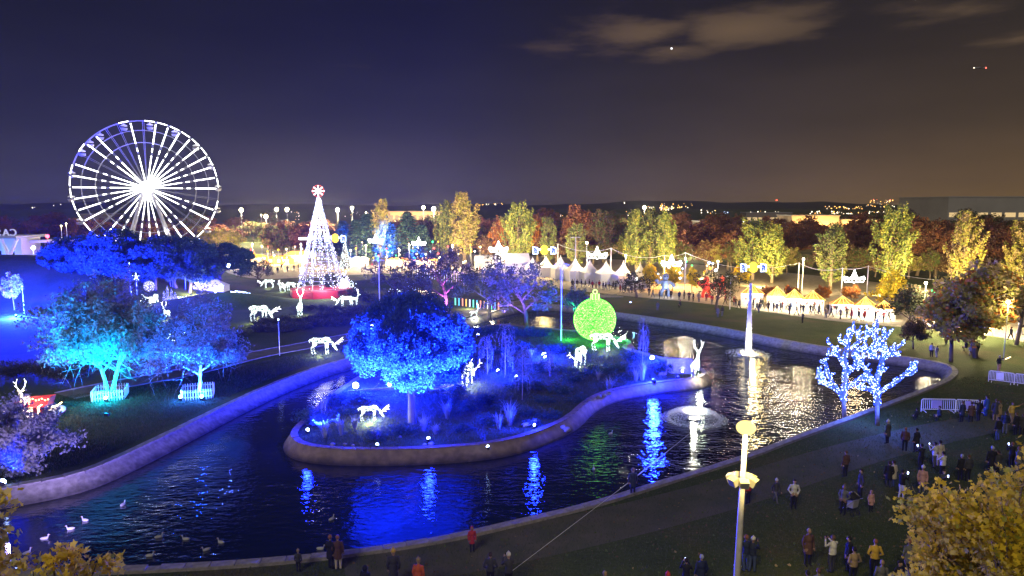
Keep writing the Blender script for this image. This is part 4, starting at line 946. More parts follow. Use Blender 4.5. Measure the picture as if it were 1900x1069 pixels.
M['bulb_green'] = emat('bulb_green', (.10, 1, .04), 4); M['bulb_lime'] = emat('bulb_lime', (.55, 1, .25), 3)
bauble()
# ================================================================== remesh helper for bodies
def remesh(mb, name, voxel, mats, pick=None, smooth=True):
    o = mb.build('tmp', mats[0]); md = o.modifiers.new('r', 'REMESH'); md.mode = 'VOXEL'; md.voxel_size = voxel; md.use_smooth_shade = smooth
    dg = bpy.context.evaluated_depsgraph_get(); me = bpy.data.meshes.new_from_object(o.evaluated_get(dg)); bpy.data.objects.remove(o)
    me.name = name; me.materials.clear()
    for m in mats: me.materials.append(m)
    if pick:
        idx = [pick(p.center) for p in me.polygons]; me.polygons.foreach_set('material_index', idx)
    me.polygons.foreach_set('use_smooth', [True]*len(me.polygons)); return me

# ================================================================== LIGHT DEER (unit: 1 m at the withers)
def deer_mesh(pose):
    mb = MB()
    mb.tube([(-.62, 0, .92), (-.5, 0, .93), (-.25, 0, .90), (.1, 0, .90), (.38, 0, .95), (.55, 0, .98)], [.08, .16, .17, .165, .19, .10], 12)
    for sx, sy in ((-.46, .13), (-.46, -.13), (.36, .12), (.36, -.12)):
        k = -1 if sx < 0 else 1; off = .05*(1 if sy > 0 else -1)
        if sx < 0: mb.tube([(sx, sy, .88), (sx+.08+off, sy, .62), (sx-.10+off, sy, .40), (sx-.04+off, sy, .06), (sx+.02+off, sy, .0)], [.12, .065, .04, .034, .045], 7)
        else: mb.tube([(sx, sy, .88), (sx+.02+off, sy, .58), (sx+.0+off, sy, .36), (sx+.02+off, sy, .05), (sx+.05+off, sy, .0)], [.10, .055, .038, .034, .045], 7)
    mb.tube([(-.62, 0, .97), (-.74, 0, .88), (-.73, 0, .78)], [.05, .05, .02], 6)
    if pose == 'graze':
        mb.tube([(.42, 0, .98), (.66, 0, .82), (.84, 0, .55)], [.14, .09, .065], 9); H0 = Vector((.84, 0, .52)); hd = Vector((.55, 0, -.80)).normalized(); ant = Vector((.75, 0, .62)).normalized()
    else:
        mb.tube([(.42, 0, 1.0), (.56, 0, 1.25), (.66, 0, 1.55)], [.14, .09, .065], 9); H0 = Vector((.66, 0, 1.58)); hd = Vector((.93, 0, -.25)).normalized(); ant = Vector((-.25, 0, .95)).normalized()
    mb.tube([H0-hd*.08, H0+hd*.05, H0+hd*.22, H0+hd*.36], [.065, .09, .06, .035], 9)
    for s in (-1, 1): mb.tube([H0+Vector((0, s*.07, .02)), H0-hd*.08+Vector((0, s*.2, .06))], [.045, .015], 5)
    me = remesh(mb, 'body', .028, [M['deer_net']])
    an = MB()
    for s in (-1, 1):
        b = H0+Vector((-.02, s*.05, .05)); side = Vector((0, s, 0))
        p = [b, b+ant*.25+side*.16, b+ant*.50+side*.22, b+ant*.78+side*.14]; an.tube(p, [.02, .018, .016, .01], 4)
        for q, l in ((p[1], .22), (p[2], .24)): an.tube([q, q+(ant*.6+hd*.6+side*.25).normalized()*l], [.015, .01], 4)
    # lamps sitting on the frame
    V = np.array([v.co for v in me.vertices]); idx = rng.choice(len(V), min(300, len(V)), replace=False)
    bm_ = bulbs('bulb', V[idx], .019, [M['led_cool']])
    return me, an.mesh('antler', M['led_white']), bm_
DEER = {k: deer_mesh(k) for k in ('graze', 'stand')}
def deer(px, py, h_px, pose, heading, label, glow=260, group='white light deer'):
    "heading in degrees: 0 faces right, 90 away from the camera"
    p = on_z(px, py, .03); tot = 1.15 if pose == 'graze' else 2.35
    s = h_px*p.y/F/tot; t = thing('light_deer', label, 'light sculpture', p, math.radians(heading), group, s)
    b, a, k = DEER[pose]; link('body', b, t); link('antlers', a, t); l = link('bulb', k, t); l['kind'] = 'stuff'
    if glow: point('deer_glow', p+Vector((.2, -.9*s, .35*s)), glow, (.95, 1, .72), .25); point('deer_glow', p+Vector((.4*s, .2, .4*s)), glow*.5, (.9, 1, .7), .2)
deer(596, 657, 33, 'graze', 6, 'grazing white light deer on the bank lawn between footpath and pond', 300)
deer(685, 781, 31, 'graze', 12, 'grazing white light deer at the left end of the island, in front of the pine', 420)
deer(868, 714, 42, 'graze', 75, 'white light deer seen from behind, right of the pine trunk', 420)
deer(1077, 680, 39, 'graze', 248, 'white light deer facing the camera below the green bauble', 400)
deer(1117, 651, 35, 'graze', -14, 'grazing white light deer directly in front of the green bauble', 220)
deer(1290, 700, 68, 'stand', 62, 'tall white light deer standing at the right tip of the island', 260)
deer(154, 664, 60, 'stand', -98, 'upright white light deer facing the camera on the far left lawn', 420)
deer(298, 650, 36, 'graze', 5, 'grazing white light deer between the cyan and the blue tree', 300)
deer(482, 597, 32, 'graze', -12, 'grazing white light deer left of the upright one by the footpath hedge', 420)
deer(557, 586, 50, 'stand', 100, 'upright white light deer in front of the left end of the red base', 300)
deer(643, 570, 22, 'graze', 188, 'white light deer at the right corner of the red cone base', 320)
deer(657, 566, 30, 'stand', 10, 'white light deer with raised head at the right of the red cone base', 0)
deer(499, 534, 16, 'graze', 200, 'small distant white light deer left of the light cone', 160)
deer(524, 541, 22, 'stand', 180, 'small white light deer just left of the red cone base', 160)
deer(540, 539, 16, 'graze', 170, 'small white light deer touching the left of the light cone', 0)
deer(310, 592, 34, 'stand', -90, 'upright white light deer behind the blue tree', 350)
deer(880, 590, 28, 'stand', 15, 'small white light deer on the far bank beside the leaning tree', 300)
# light carriage
def carriage(px, py, s, label):
    p = on_z(px, py); t = thing('light_carriage', label, 'light sculpture', p, .1, None, s)
    m = M['deer_net']; MB().tube([(-.9, 0, 1.3), (-.8, 0, .8), (-.5, 0, .6), (.5, 0, .6), (.8, 0, .8), (.9, 0, 1.3)], [.25, .35, .42, .42, .35, .25], 10).build('body', m, t, True)
    for x in (-.6, .6): MB().ring((x, -.45, .35), .33, .05, 16, 4, 'Y').ring((x, .45, .35), .33, .05, 16, 4, 'Y').build('wheel', M['led_white'], t)
    MB().ball((0, .3, 2.3), (.75, .5, .7), 10, 7).build('canopy', M['led_lilac2'], t, True)
M['led_lilac2'] = led_net('led_lilac2', (.7, .7, 1), (.10, .10, .35), 2.4, 7)
carriage(277, 565, 1.35, 'white light carriage with a round lilac canopy below the dark pines'); point('carriage_glow', on_z(277, 568)+Vector((0, -1, .8)), 500, (.9, .95, .9), .3)
# ------------------------------------------------------------------ small lit figures under the pines
def light_castle(px, py, label):
    p = on_z(px, py); t = thing('light_castle', label, 'light sculpture', p)
    MB().box((0, 0, .55), (2.2, .8, 1.1)).build('wall', M['led_lilac3'], t)
    for x, h in ((-.95, 2.2), (-.35, 3.1), (.35, 2.6), (.95, 2.0)): MB().lathe([(.22, 0), (.22, h*.7), (.28, h*.72), (0.01, h)], 8, (x, -.1, 0)).build('tower', M['led_lilac3'], t)
    MB().box((0, -.42, .35), (.35, .06, .7)).build('gate', M['led_blue'], t)
M['led_lilac3'] = led_net('led_lilac3', (.58, .55, 1), (.06, .08, .5), 1.6, 5)
light_castle(316, 562, 'small lilac lit toy castle under the dark pines')
def star_on_stick(px, py, h, label, mat, s=1, nm='light_star'):
    p = on_z(px, py); t = thing(nm, label, 'light sculpture', p, 0, 'small lit figures under the pines')
    MB().tube([(0, 0, 0), (0, 0, h)], .04, 5).build('post', M['steel'], t); mb = MB()
    for i in range(5):
        a = PI/2+2*PI*i/5; mb.tube([(0, 0, h), (.75*s*math.cos(a), 0, h+.75*s*math.sin(a))], [.13*s, .03], 5)
    mb.build('star', mat, t)
for px, py, h, lab, mt, s in ((321, 545, 4.2, 'pale lit star low under the dark pines', M['led_white'], 1.1), (345, 545, 4.0, 'second pale star right of the first under the pines', M['led_white'], .9), (357, 540, 6.4, 'tall thin lit star above the tent under the pines', M['led_cool'], .7),
     (244, 556, 6.2, 'pale star above the left of the carriage', M['led_ice'], .8), (255, 556, 4.2, 'pale star left of the carriage', M['led_ice'], 1.0), (317, 545, 12.2, 'pale star high in the dark pines', M['led_ice'], .5), (375, 545, 10.4, 'pale star high right in the dark pines', M['led_ice'], .7),
     (412, 553, 2.2, 'tiny star by the white lamp tree', M['led_ice'], .7)):
    star_on_stick(px, py, h, lab, mt, s)
# glowing little letters and hoops on the lawn
for i, (px, py) in enumerate(((328, 559), (335, 560), (342, 560), (349, 559), (356, 559), (362, 558), (390, 553), (404, 552), (432, 549), (440, 548), (448, 549), (455, 550), (463, 552), (470, 554))):
    p = on_z(px, py, .1); mb = MB(); mb.ring((0, 0, .4), .38, .07, 10, 4, 'Y', a0=.5*i, a1=.5*i+4.6).tube([(-.3, 0, 0), (-.3, 0, .9)], .05, 4)
    tag(mb.build('light_hoop', M['led_ice'], None, loc=p), 'small curly pale light on the lawn below the dark pines', 'light sculpture', 'curly lights on the lawn')
# marquee under the pines with a warm lamp
def marquee(px, py, w, h, label, mat='canvas'):
    p = on_z(px, py); s = p.y/F; W = w*s; Hh = h*s; t = thing('marquee_tent', label, 'tent', p)
    MB().box((0, 0, Hh*.25), (W, W*.5, Hh*.5)).build('side_wall', M[mat], t)
    mb = MB(); mb.add([(-W/2-.1, -W/4-.1, Hh*.5), (W/2+.1, -W/4-.1, Hh*.5), (W/2+.1, W/4+.1, Hh*.5), (-W/2-.1, W/4+.1, Hh*.5), (-W*.2, 0, Hh), (W*.2, 0, Hh)], [(0, 1, 5, 4), (1, 2, 5), (2, 3, 4, 5), (3, 0, 4)]); mb.build('roof', M[mat], t)
marquee(393, 542, 56, 24, 'pale tent glowing under the dark pines')
point('tent_lamp', on_z(368, 548)+Vector((0, -2, 1.5)), 3500, (1, .85, .5), .3)
p = on_z(367, 545); t = thing('lantern', 'bright warm lantern left of the glowing tent', 'lantern', p); MB().tube([(0, 0, 0), (0, 0, 1.9)], .05, 6).build('post', M['black'], t); MB().ball((0, 0, 2.1), .36, 10, 7).build('globe', M['lamp_warm'], t, True)

# ================================================================== FOUNTAINS
M['spray'] = pmat('spray', (.88, .92, .95), .3, spec=.5, translucent=.6)
def jets():
    p = on_z(1388, 658, WZ); top = at_y(1388, 526, p.y).z-WZ
    t = thing('tall_fountain', 'tall single water jet rising from a floating ring in the pond', 'fountain', p)
    n = 15000; u = rng.random(n); z = top*u**.85; r = .08+.30*(1-z/top)**1.2+.08*(rng.random(n) < .3); a = rng.random(n)*2*PI; rr = r*np.sqrt(rng.random(n))
    P = np.stack([rr*np.cos(a), rr*np.sin(a), z], 1); o = link('water_jet', bulbs('water_jet', P, .018+.030*rng.random(n), [M['spray']]), t); o['kind'] = 'stuff'
    n = 700; a = rng.random(n)*2*PI; r = rng.random(n)*2.6; z = .55*(1-(r/3.1)**2)*rng.random(n)+.03
    o = link('splash', bulbs('splash', np.stack([r*np.cos(a), r*np.sin(a), z], 1), .02+.03*rng.random(n), [M['spray']]), t); o['kind'] = 'stuff'
    MB().ring((0, 0, .06), 1.25, .09, 28, 6).build('float_ring', M['paint_grey'], t)
    for i in range(3):
        a = 2*PI*i/3+.9; MB().box((1.9*math.cos(a), 1.9*math.sin(a), .03), (1.6, .12, .08), a).build('float_arm', M['black'], t)
    for i in range(4):
        a = 2*PI*i/4+.6; MB().ball((.85*math.cos(a), .85*math.sin(a), .18), .12, 8, 6).build('lamp', M['lamp_warm'], t, True)
        spot('fountain_lamp', (.95*math.cos(a), .95*math.sin(a), .3), (0, 0, top*.75), 15000, (1, .86, .52), 60, .8, .1, t)
    point('fountain_glow', (0, -1.6, .7), 500, (1, .82, .4), .15, t)
    # bell fountain
    p = on_z(1287, 778, WZ); t = thing('bell_fountain', 'low round bell fountain lit white from its centre', 'fountain', p)
    n = 11000; th = rng.random(n); a = rng.random(n)*2*PI; q = rng.random(n)
    v = .75+.25*(rng.random(n)**.4); R_ = 2.45*v; x = th; r = R_*x; z = .72*v*4*x*(1-x)*.95+.05+rng.normal(0, .03, n)
    P = np.stack([r*np.cos(a), r*np.sin(a), np.maximum(z, .02)], 1)
    o = link('water_bell', bulbs('water_bell', P, .010+.016*rng.random(n), [M['spray']]), t); o['kind'] = 'stuff'
    n = 1300; a = rng.random(n)*2*PI; r = 2.0+.75*rng.random(n); o = link('splash', bulbs('splash', np.stack([r*np.cos(a), r*np.sin(a), .05+.1*rng.random(n)], 1), .025, [M['spray']]), t); o['kind'] = 'stuff'
    MB().ring((0, 0, .05), .55, .08, 20, 6).build('float_ring', M['black'], t)
    for x, y in ((-.28, -.25), (.30, -.2), (0, .3), (-.05, -.45)): MB().ball((x, y, .16), .13, 8, 6).build('lamp', M['lamp_white'], t, True); 
    point('fountain_lamp', (0, -.1, .45), 3600, (1, .93, .74), .2, t)
jets()

# ================================================================== LED WRAPPED TREES
def led_tree(foot, wrap_from, limbs, name_label, depthseed):
    p = on_z(*foot); Y = p.y; R = random.Random(depthseed); t = thing('light_tree', name_label, 'light tree', p, 0, 'trees wrapped in blue lights')
    bark = MB(); W = []; B = []
    tw = []
    for pts, r0, r1 in limbs[1:]:
        for _ in range(5):
            k = R.randrange(1, len(pts)); q = pts[k]; b0 = pts[k-1]; t_ = R.random(); c0 = (b0[0]+(q[0]-b0[0])*t_, b0[1]+(q[1]-b0[1])*t_); an = R.uniform(-.9, .9)-PI/2; L_ = R.uniform(7, 17)
            tw.append(([c0, (c0[0]+L_*.5*math.cos(an), c0[1]+L_*.5*math.sin(an)), (c0[0]+L_*math.cos(an+.3), c0[1]+L_*math.sin(an+.3))], .045, .015))
    limbs = [(a_, b_*.80, c_*.62) if i_ else (a_, b_, c_*.8) for i_, (a_, b_, c_) in enumerate(limbs)]+tw
    for li, (pts, r0, r1) in enumerate(limbs):
        dep = R.uniform(-1, 1)*1.3 if li else 0; k = len(pts); Q = []
        for i, (x, y) in enumerate(pts):
            q = at_y(x, y, Y+dep*(i/(k-1)) if li else Y); Q.append(q-p)
        rr = [r0+(r1-r0)*i/(k-1) for i in range(k)]; bark.tube(Q, [max(.03, r*.8) for r in rr], 7)
        for i in range(k-1):
            L = (Q[i+1]-Q[i]).length; m = int(L*70*(.6+rr[i]*5)); d = (Q[i+1]-Q[i]).normalized(); u = d.orthogonal().normalized(); w = d.cross(u)
            for _ in range(m):
                s = R.random(); q = Q[i].lerp(Q[i+1], s); a = R.uniform(0, 2*PI); r = (rr[i]*(1-s)+rr[i+1]*s)*R.uniform(.95, 1.35)+.02; v = q+(u*math.cos(a)+w*math.sin(a))*r
                if li == 0 and (v+p).z < at_y(foot[0], wrap_from, Y).z: continue
                (W if R.random() < .20 else B).append(tuple(v))
    bark.build('trunk', M['bark_pale'], t, True)
    link('blue_bulbs', bulbs('blue_bulbs', B, .042, [M['led_tree_blue']]), t)['kind'] = 'stuff'
    link('white_bulbs', bulbs('white_bulbs', W, .040, [M['led_ice']]), t)['kind'] = 'stuff'
    c = at_y(foot[0], 690, Y)-p
    point('tree_glow', c+Vector((.2, -1.2, 0)), 650, (.06, .15, 1), 1.0, t); point('tree_glow', c+Vector((.3, 1.2, -1)), 500, (.06, .15, 1), 1.0, t); point('tree_glow', (0, -.8, 1.4), 260, (.05, .12, 1), .4, t)
# limbs traced in crop pixels (x0=1480,y0=560, k=4.455)
def cr(*a): return [(1480+x/4.455, 560+y/4.455) for x, y in a]
led_tree((1567, 775), 745, [(cr((388, 960), (380, 820), (382, 740), (392, 640), (400, 540), (392, 460), (405, 380)), .20, .14),
    (cr((382, 800), (340, 740), (270, 690), (215, 650), (155, 620)), .20, .10), (cr((330, 735), (285, 670), (255, 600), (235, 520), (185, 485)), .16, .09), (cr((385, 720), (440, 690), (500, 640), (560, 600), (600, 560)), .18, .12),
    (cr((400, 560), (350, 470), (315, 400), (280, 360), (245, 332)), .12, .07), (cr((315, 440), (280, 435), (245, 435)), .08, .06), (cr((405, 400), (420, 330), (440, 270), (462, 230), (466, 190)), .13, .09), (cr((410, 350), (380, 345), (345, 328)), .09, .07),
    (cr((430, 300), (425, 280), (420, 262)), .07, .06), (cr((430, 400), (480, 350), (540, 305), (585, 275), (590, 215)), .11, .07), (cr((500, 330), (505, 290), (505, 258)), .08, .06), (cr((400, 600), (450, 560), (480, 500), (490, 430), (490, 380)), .14, .10),
    (cr((490, 560), (540, 500), (545, 420), (555, 340), (575, 240)), .11, .07), (cr((500, 450), (470, 470), (455, 440)), .1, .08), (cr((280, 700), (230, 680), (170, 665)), .13, .08), (cr((215, 650), (200, 600), (165, 600)), .1, .07)],
    'left one of two bare trees wrapped in blue and white lights', 1)
led_tree((1628, 790), 752, [(cr((658, 1040), (660, 850), (655, 740), (655, 660), (668, 600), (690, 520), (712, 440), (700, 360)), .21, .13),
    (cr((660, 760), (720, 715), (790, 680), (840, 645), (890, 590), (940, 560)), .16, .13), (cr((880, 600), (930, 600), (985, 560)), .11, .09), (cr((900, 585), (930, 545), (965, 540)), .08, .07), (cr((655, 700), (600, 620), (560, 560), (520, 500), (490, 420)), .16, .10),
    (cr((712, 440), (720, 360), (722, 280), (716, 205)), .12, .07), (cr((722, 310), (745, 270), (772, 240)), .09, .08), (cr((680, 380), (650, 340), (648, 260), (655, 160)), .12, .12), (cr((655, 340), (625, 290), (600, 240)), .09, .07),
    (cr((720, 470), (760, 420), (810, 380), (850, 360), (885, 335)), .11, .08), (cr((745, 440), (800, 440), (845, 445)), .09, .06), (cr((700, 460), (640, 460), (590, 455)), .10, .07), (cr((690, 400), (630, 385), (570, 385)), .10, .07), (cr((665, 600), (690, 570), (720, 568)), .10, .08),
    (cr((640, 420), (600, 420), (560, 400)), .10, .06), (cr((655, 760), (590, 720), (520, 715), (470, 690)), .15, .10), (cr((640, 720), (580, 640), (540, 640)), .13, .1)],
    'right one of two bare trees wrapped in blue and white lights', 2)

# ================================================================== LAMP POSTS
def lamp_post(px, py, toprow, label, glow='lamp_warm', power=0, col=(1, .78, .42), r=.25, group='street lamps', Y=None, parts='globe', pr=.07, name='street_lamp', z=0):
    p = on_z(px, py) if Y is None else at_y(px, py, Y)
    if Y is not None: p.z = 0
    H = at_y(px, toprow, p.y).z; t = thing(name, label, 'lamp', p, 0, group)
    MB().tube([(0, 0, 0), (0, 0, H-.1)], [pr, pr*.7], 7).build('post', M['steel_white'] if pr > .05 else M['steel'], t)
    if parts == 'globe': MB().lathe([(r*.35, -.05), (r*.5, 0), (r*.3, .05)], 8, (0, 0, H-.1)).build('collar', M['black'], t); MB().ball((0, 0, H+r*.6), r, 10, 7).build('globe', M[glow], t, True)
    elif parts == 'flat':
        MB().box((0, 0, H-.02), (1.5, .10, .08)).build('crossarm', M['steel_white'], t)
        for x in (-.7, .7): MB().box((x, -.1, H-.08), (.45, .3, .12)).build('lamp_head', M['paint_white'], t)
    if power: point('lamp_light', (0, -r*1.6-.1, H+.1), power, col, r, t)
    return t
# far glowing street lamps along the horizon
for i, (px, top, Y, r, lab) in enumerate(((430, 392, 330, .95, 'bright far street lamp right of the ferris wheel'), (477, 404, 300, .85, 'far street lamp, lower one left of a close pair'), (498, 391, 350, .95, 'far street lamp, left one of the close pair'), (518, 391, 350, .95, 'far street lamp, right one of the close pair'),
        (468, 400, 420, .4, 'small dim far lamp left of the pair'), (615, 392, 330, .9, 'bright far street lamp just right of the light cone tip'), (643, 388, 340, .8, 'yellowish far street lamp right of the light cone tip'), (780, 387, 380, .9, 'far lamp left one above the blue spruces'), (800, 391, 320, 1.1, 'brightest far street lamp between the two poplar groups'),
        (670, 396, 400, .5, 'dim far lamp above the blue spruces'), (1204, 387, 420, 1.0, 'bright far lamp below the orange town lights'), (574, 400, 330, .7, 'orange far lamp beside the light cone'), (1396, 413, 300, .45, 'white light showing through the twin poplars'), (1870, 464, 190, .3, 'small warm lamp before the edge poplar'), (1275, 462, 230, .3, 'small warm lamp left of the cable post'), (1313, 462, 230, .3, 'small warm lamp right of the cable post'))):
    lamp_post(px, 0, top, lab, 'lamp_warm' if i not in (8, 5, 12) else 'lamp_white', 90000*r if r > .6 else 9000, (1, .80, .48), r, 'far street lamps', Y=Y, pr=.045)
lamp_post(1488, 540, 482, 'single white street lamp above the market stalls', 'lamp_white', 4500, r=.22, group=None)
lamp_post(705, 584, 482, 'thin grey lamp mast behind the stone pine', parts='flat', group='unlit lamp masts', pr=.1)
lamp_post(1041, 632, 490, 'thin teal lit lamp mast left of the green bauble', parts='flat', group='unlit lamp masts', pr=.09)
lamp_post(519, 660, 594, 'short thin lamp post beside the footpath', parts='globe', glow='led_ice', r=.10, group=None, pr=.04)
lamp_post(1067, 540, 440, 'tall lamp mast in front of the white tents', parts='flat', group='unlit lamp masts', pr=.1)
lamp_post(1088, 516, 452, 'tall lit post with a warm head left of a crown light', glow='lamp_warm', r=.3, group=None)
lamp_post(1354, 574, 512, 'white pole beside the bare forked tree', parts='flat', group='unlit lamp masts', pr=.08)
lamp_post(45, 582, 532, 'black post on the grass hill beside the lilac tree', parts='globe', glow='led_ice', r=.08, group=None, pr=.05)
for px, ft, tp, lab in ((82, 490, 420, 'left one of two thin lit poles by the pavilion'), (92, 490, 416, 'right one of two thin lit poles by the pavilion')):
    lamp_post(px, 0, tp, lab, 'lamp_warm', 300, r=.16, group='thin poles by the pavilion', Y=170)
# near lamp post with floodlight cluster
def near_lamp():
    Y = 26.0; b = at_y(1360, 1200, Y); b.z = 0; H = at_y(1383, 806, Y).z; x1 = at_y(1383, 806, Y).x-b.x
    t = thing('lamp_post', 'tall pale lamp post with a glaring yellow lamp and a ring of box floodlights', 'lamp', b)
    MB().tube([(0, 0, 0), (x1*.5, 0, H*.5), (x1, 0, H)], [.15, .125, .085], 14).build('post', M['paint_post'], t, True)
    MB().tube([(x1, 0, H), (x1, 0, H+.16)], [.11, .06], 10).build('neck', M['steel'], t)
    MB().ball((x1, -.03, H+.27), (.36, .36, .27), 14, 10).build('globe', M['lamp_near'], t, True)
    point('lamp_light', (x1, -.5, H+.2), 1400, (1, .78, .26), .2, t)
    zc = at_y(1378, 890, Y).z; xc = at_y(1377, 890, Y).x-b.x
    MB().ring((xc, 0, zc), .30, .03, 18, 5).build('bracket_ring', M['steel'], t)
    for i, a in enumerate((205, 262, 322, 25, 90, 150)):
        an = math.radians(a); d = Vector((math.cos(an), math.sin(an), 0)); c = Vector((xc, 0, zc))+d*.42
        h = MB(); h.box((0, 0, 0), (.34, .26, .30)); o = h.build('floodlight_box', M['paint_cream'], t, loc=c); o.rotation_euler = (math.radians(22), 0, an+PI/2)
        MB().box((0, -.135, .0), (.28, .015, .24)).build('glass', M['steel'], o)
        MB().box((0, 0, .155), (.30, .22, .012)).build('top_plate', M['paint_yellow'], o)
    MB().ring((x1*.36, 0, H*.36), .142, .012, 14, 4).build('seam', M['steel'], t)
M['paint_post'] = pmat('paint_post', (.62, .58, .50), .55, noise=3, col2=(.48, .45, .40)); M['lamp_near'] = emat('lamp_near', (1, .80, .24), 1.7)
M['paint_cream'] = pmat('paint_cream', (.66, .60, .42), .5); M['paint_yellow'] = pmat('paint_yellow', (.85, .75, .25), .4)
near_lamp()

# ================================================================== HANGING STREET LIGHTS
def crown_light(px, py, w, label, Y, warm=False, gl=(1, .70, .32), pw=3600):
    c = at_y(px, py, Y); s = w/36*Y/F*36/5.0; t = thing('crown_light', label, 'street decoration', c, 0, 'crown shaped street decorations', s)
    m = M['led_warm'] if warm else M['led_white']
    MB().tube([(-2.4, 0, -.25), (2.4, 0, -.25)], .09, 4).build('bar', m, t)
    for x in (-1.75, -.85, 0, .85, 1.75):
        r = .42 if x else .5; MB().ring((x, 0, -.25-r*.6), r, .09, 14, 4, 'Y').build('scroll', m, t)
    mb = MB()
    for s_ in (-1, 1): mb.tube([(s_*1.0, 0, -.2), (s_*.55, 0, .35), (s_*.3, 0, .95), (0, 0, 1.9)], [.16, .14, .11, .05], 5); mb.tube([(s_*2.4, 0, -.25), (s_*2.2, 0, .35), (s_*1.6, 0, .15), (s_*1.0, 0, .0)], .10, 4)
    mb.tube([(0, 0, -.2), (0, 0, 1.5)], .12, 5); mb.build('spire', m, t)
    MB().ball((0, 0, .25), (.4, .1, .45), 8, 6).build('heart', m, t)
    point('decoration_glow', (0, -1.0, -.5), pw*s, gl, .8, t)
for px, py, w, Y, lab in ((925, 461, 38, 175, 'white crown light between the leaning tree and the yellow lantern light'), (1108, 472, 40, 160, 'white crown light above the white tents'), (1246, 487, 40, 148, 'white crown light above a small yellow tree'),
                          (1585, 516, 42, 122, 'white crown light hanging over the market stalls'), (697, 445, 30, 190, 'white crown light below the small yellow poplar'), (777, 450, 28, 200, 'white crown light left of the pale green poplar')):
    crown_light(px, py, w, lab, Y, False, (1, .50, .12) if px == 1246 else (1, .70, .32), 26000 if px == 1246 else 3600)
def lantern_light(px, py, r_px, label, Y, wide=1.0):
    c = at_y(px, py, Y); s = r_px*Y/F; t = thing('lantern_light', label, 'street decoration', c, 0, 'yellow ball street decorations', s)
    MB().ball((0, 0, 0), (1, .6, 1.22), 18, 12).build('ball', M['led_yellow_ball'], t, True)
    for sx in (-1, 1):
        MB().box((sx*2.25*wide, 0, -.1), (1.15, .12, 1.7)).build('panel', M['panel_net'], t); MB().tube([(sx*.9, 0, .15), (sx*1.7, 0, .1)], .16, 4).build('arm', M['led_ice'], t)
        mb = MB(); x = sx*2.25*wide
        for a, b in (((x-.6, .8), (x+.6, .5)), ((x-.6, -1), (x+.6, -.9)), ((x-.6, .8), (x-.6, -1)), ((x+.6, .5), (x+.6, -.9))): mb.tube([(a[0], -.1, a[1]), (b[0], -.1, b[1])], .07, 4)
        mb.build('frame', M['led_ice'], t)
    point('decoration_glow', (0, -1.6, -.2), 3800, (1, .70, .22), .8, t)
M['led_yellow_ball'] = emat('led_yellow_ball', (1, .68, .05), 2.6); M['panel_net'] = led_net('panel_net', (.60, .70, 1), (.03, .06, .45), 2.0, 3.5)
lantern_light(1010, 464, 7.4, 'yellow ball light with lilac side panels above the left tents', 168); lantern_light(1398, 496, 8.2, 'yellow ball light with lilac side panels above the tall jet', 128); lantern_light(622, 442, 6.8, 'yellow ball light next to the light cone', 185)
tag(MB().tube([at_y(555, 443, 186), at_y(585, 443, 186)], .33, 6).build('light_bar_decoration', M['led_white']), 'short white light bar seen through the light cone', 'street decoration')
# chandelier light at right
def chandelier():
    c = at_y(1861, 540, 118); t = thing('chandelier_light', 'gold and pale blue chandelier light in the oak at the right edge', 'street decoration', c)
    MB().tube([(-1.3, 0, .1), (0, 0, -.3), (1.3, 0, .1)], .08, 4).build('bar', M['led_warm'], t)
    for i, x in enumerate((-1.3, -.8, -.3, .3, .8, 1.3)): MB().ball((x, 0, .25-.2*(1-abs(x))), .20, 8, 6).build('cup', M['led_warm'] if i % 2 == 0 else M['led_ice'], t)
    MB().lathe([(.32, -.5), (.42, -.2), (.15, .4), (.2, .8), (.03, 1.6)], 8).build('spire', M['led_ice'], t); MB().ball((0, 0, 1.7), .2, 6, 5).build('tip', M['led_warm'], t); point('decoration_glow', (0, -1, 0), 900, (1, .8, .45), .5, t)
chandelier()
# posts with cables
def cable_post(px, py, top, label):
    p = on_z(px, py); H = at_y(px, top, p.y).z; t = thing('cable_post', label, 'post', p, 0, 'posts carrying the street light cables')
    MB().tube([(0, 0, 0), (0, 0, H)], [.11, .07], 7).build('mast', M['steel_white'], t); return p+Vector((0, 0, H-.1))
P1 = cable_post(1133, 520, 460, 'cable post behind the right tents'); P2 = cable_post(1270, 541, 468, 'cable post right of the crown over the yellow tree'); P3 = cable_post(1607, 570, 493, 'cable post over the market stalls'); P4 = cable_post(1232, 530, 473, 'short cable post left of a crown light')
P5 = at_y(1480, 497, 130); P6 = cable_post(1480, 545, 487, 'cable post between the twin poplars and the dark poplar'); P7 = cable_post(1560, 560, 497, 'left cable post over the market stalls'); P8 = cable_post(1035, 510, 452, 'cable post by the yellow ball light')
def cable(a, b, sag, label, r=.03):
    n = 14; pts = [a.lerp(b, i/n)-Vector((0, 0, sag*4*(i/n)*(1-i/n))) for i in range(n+1)]
    return tag(MB().tube(pts, r, 4).build('cable', M['steel_white']), label, 'cable', 'overhead cables of the fair')
cable(P8, P1, 1.2, 'overhead cable above the white tents'); cable(P1, P4, 1.2, 'overhead cable between the tents and the crown light'); cable(P4, P2, .4, 'short overhead cable above a crown light'); cable(P2, P6, 2.0, 'long overhead cable passing the twin poplars')
cable(P6, P7, .8, 'overhead cable left of the stall crown light'); cable(P7, P3, .3, 'short overhead cable above the stall crown light'); cable(P3, at_y(1800, 520, 112), .8, 'overhead cable running to the right oaks')
# thin stay rope near the camera
a = on_z(965, 1069); a.z = .3; b = on_z(1300, 788, 1.2)
tag(MB().tube([a+Vector((-1.2, -1.3, 0)), a.lerp(b, .5), b], .012, 4).build('stay_rope', M['steel_white']), 'thin pale rope running across the near lawn to the pond', 'rope')
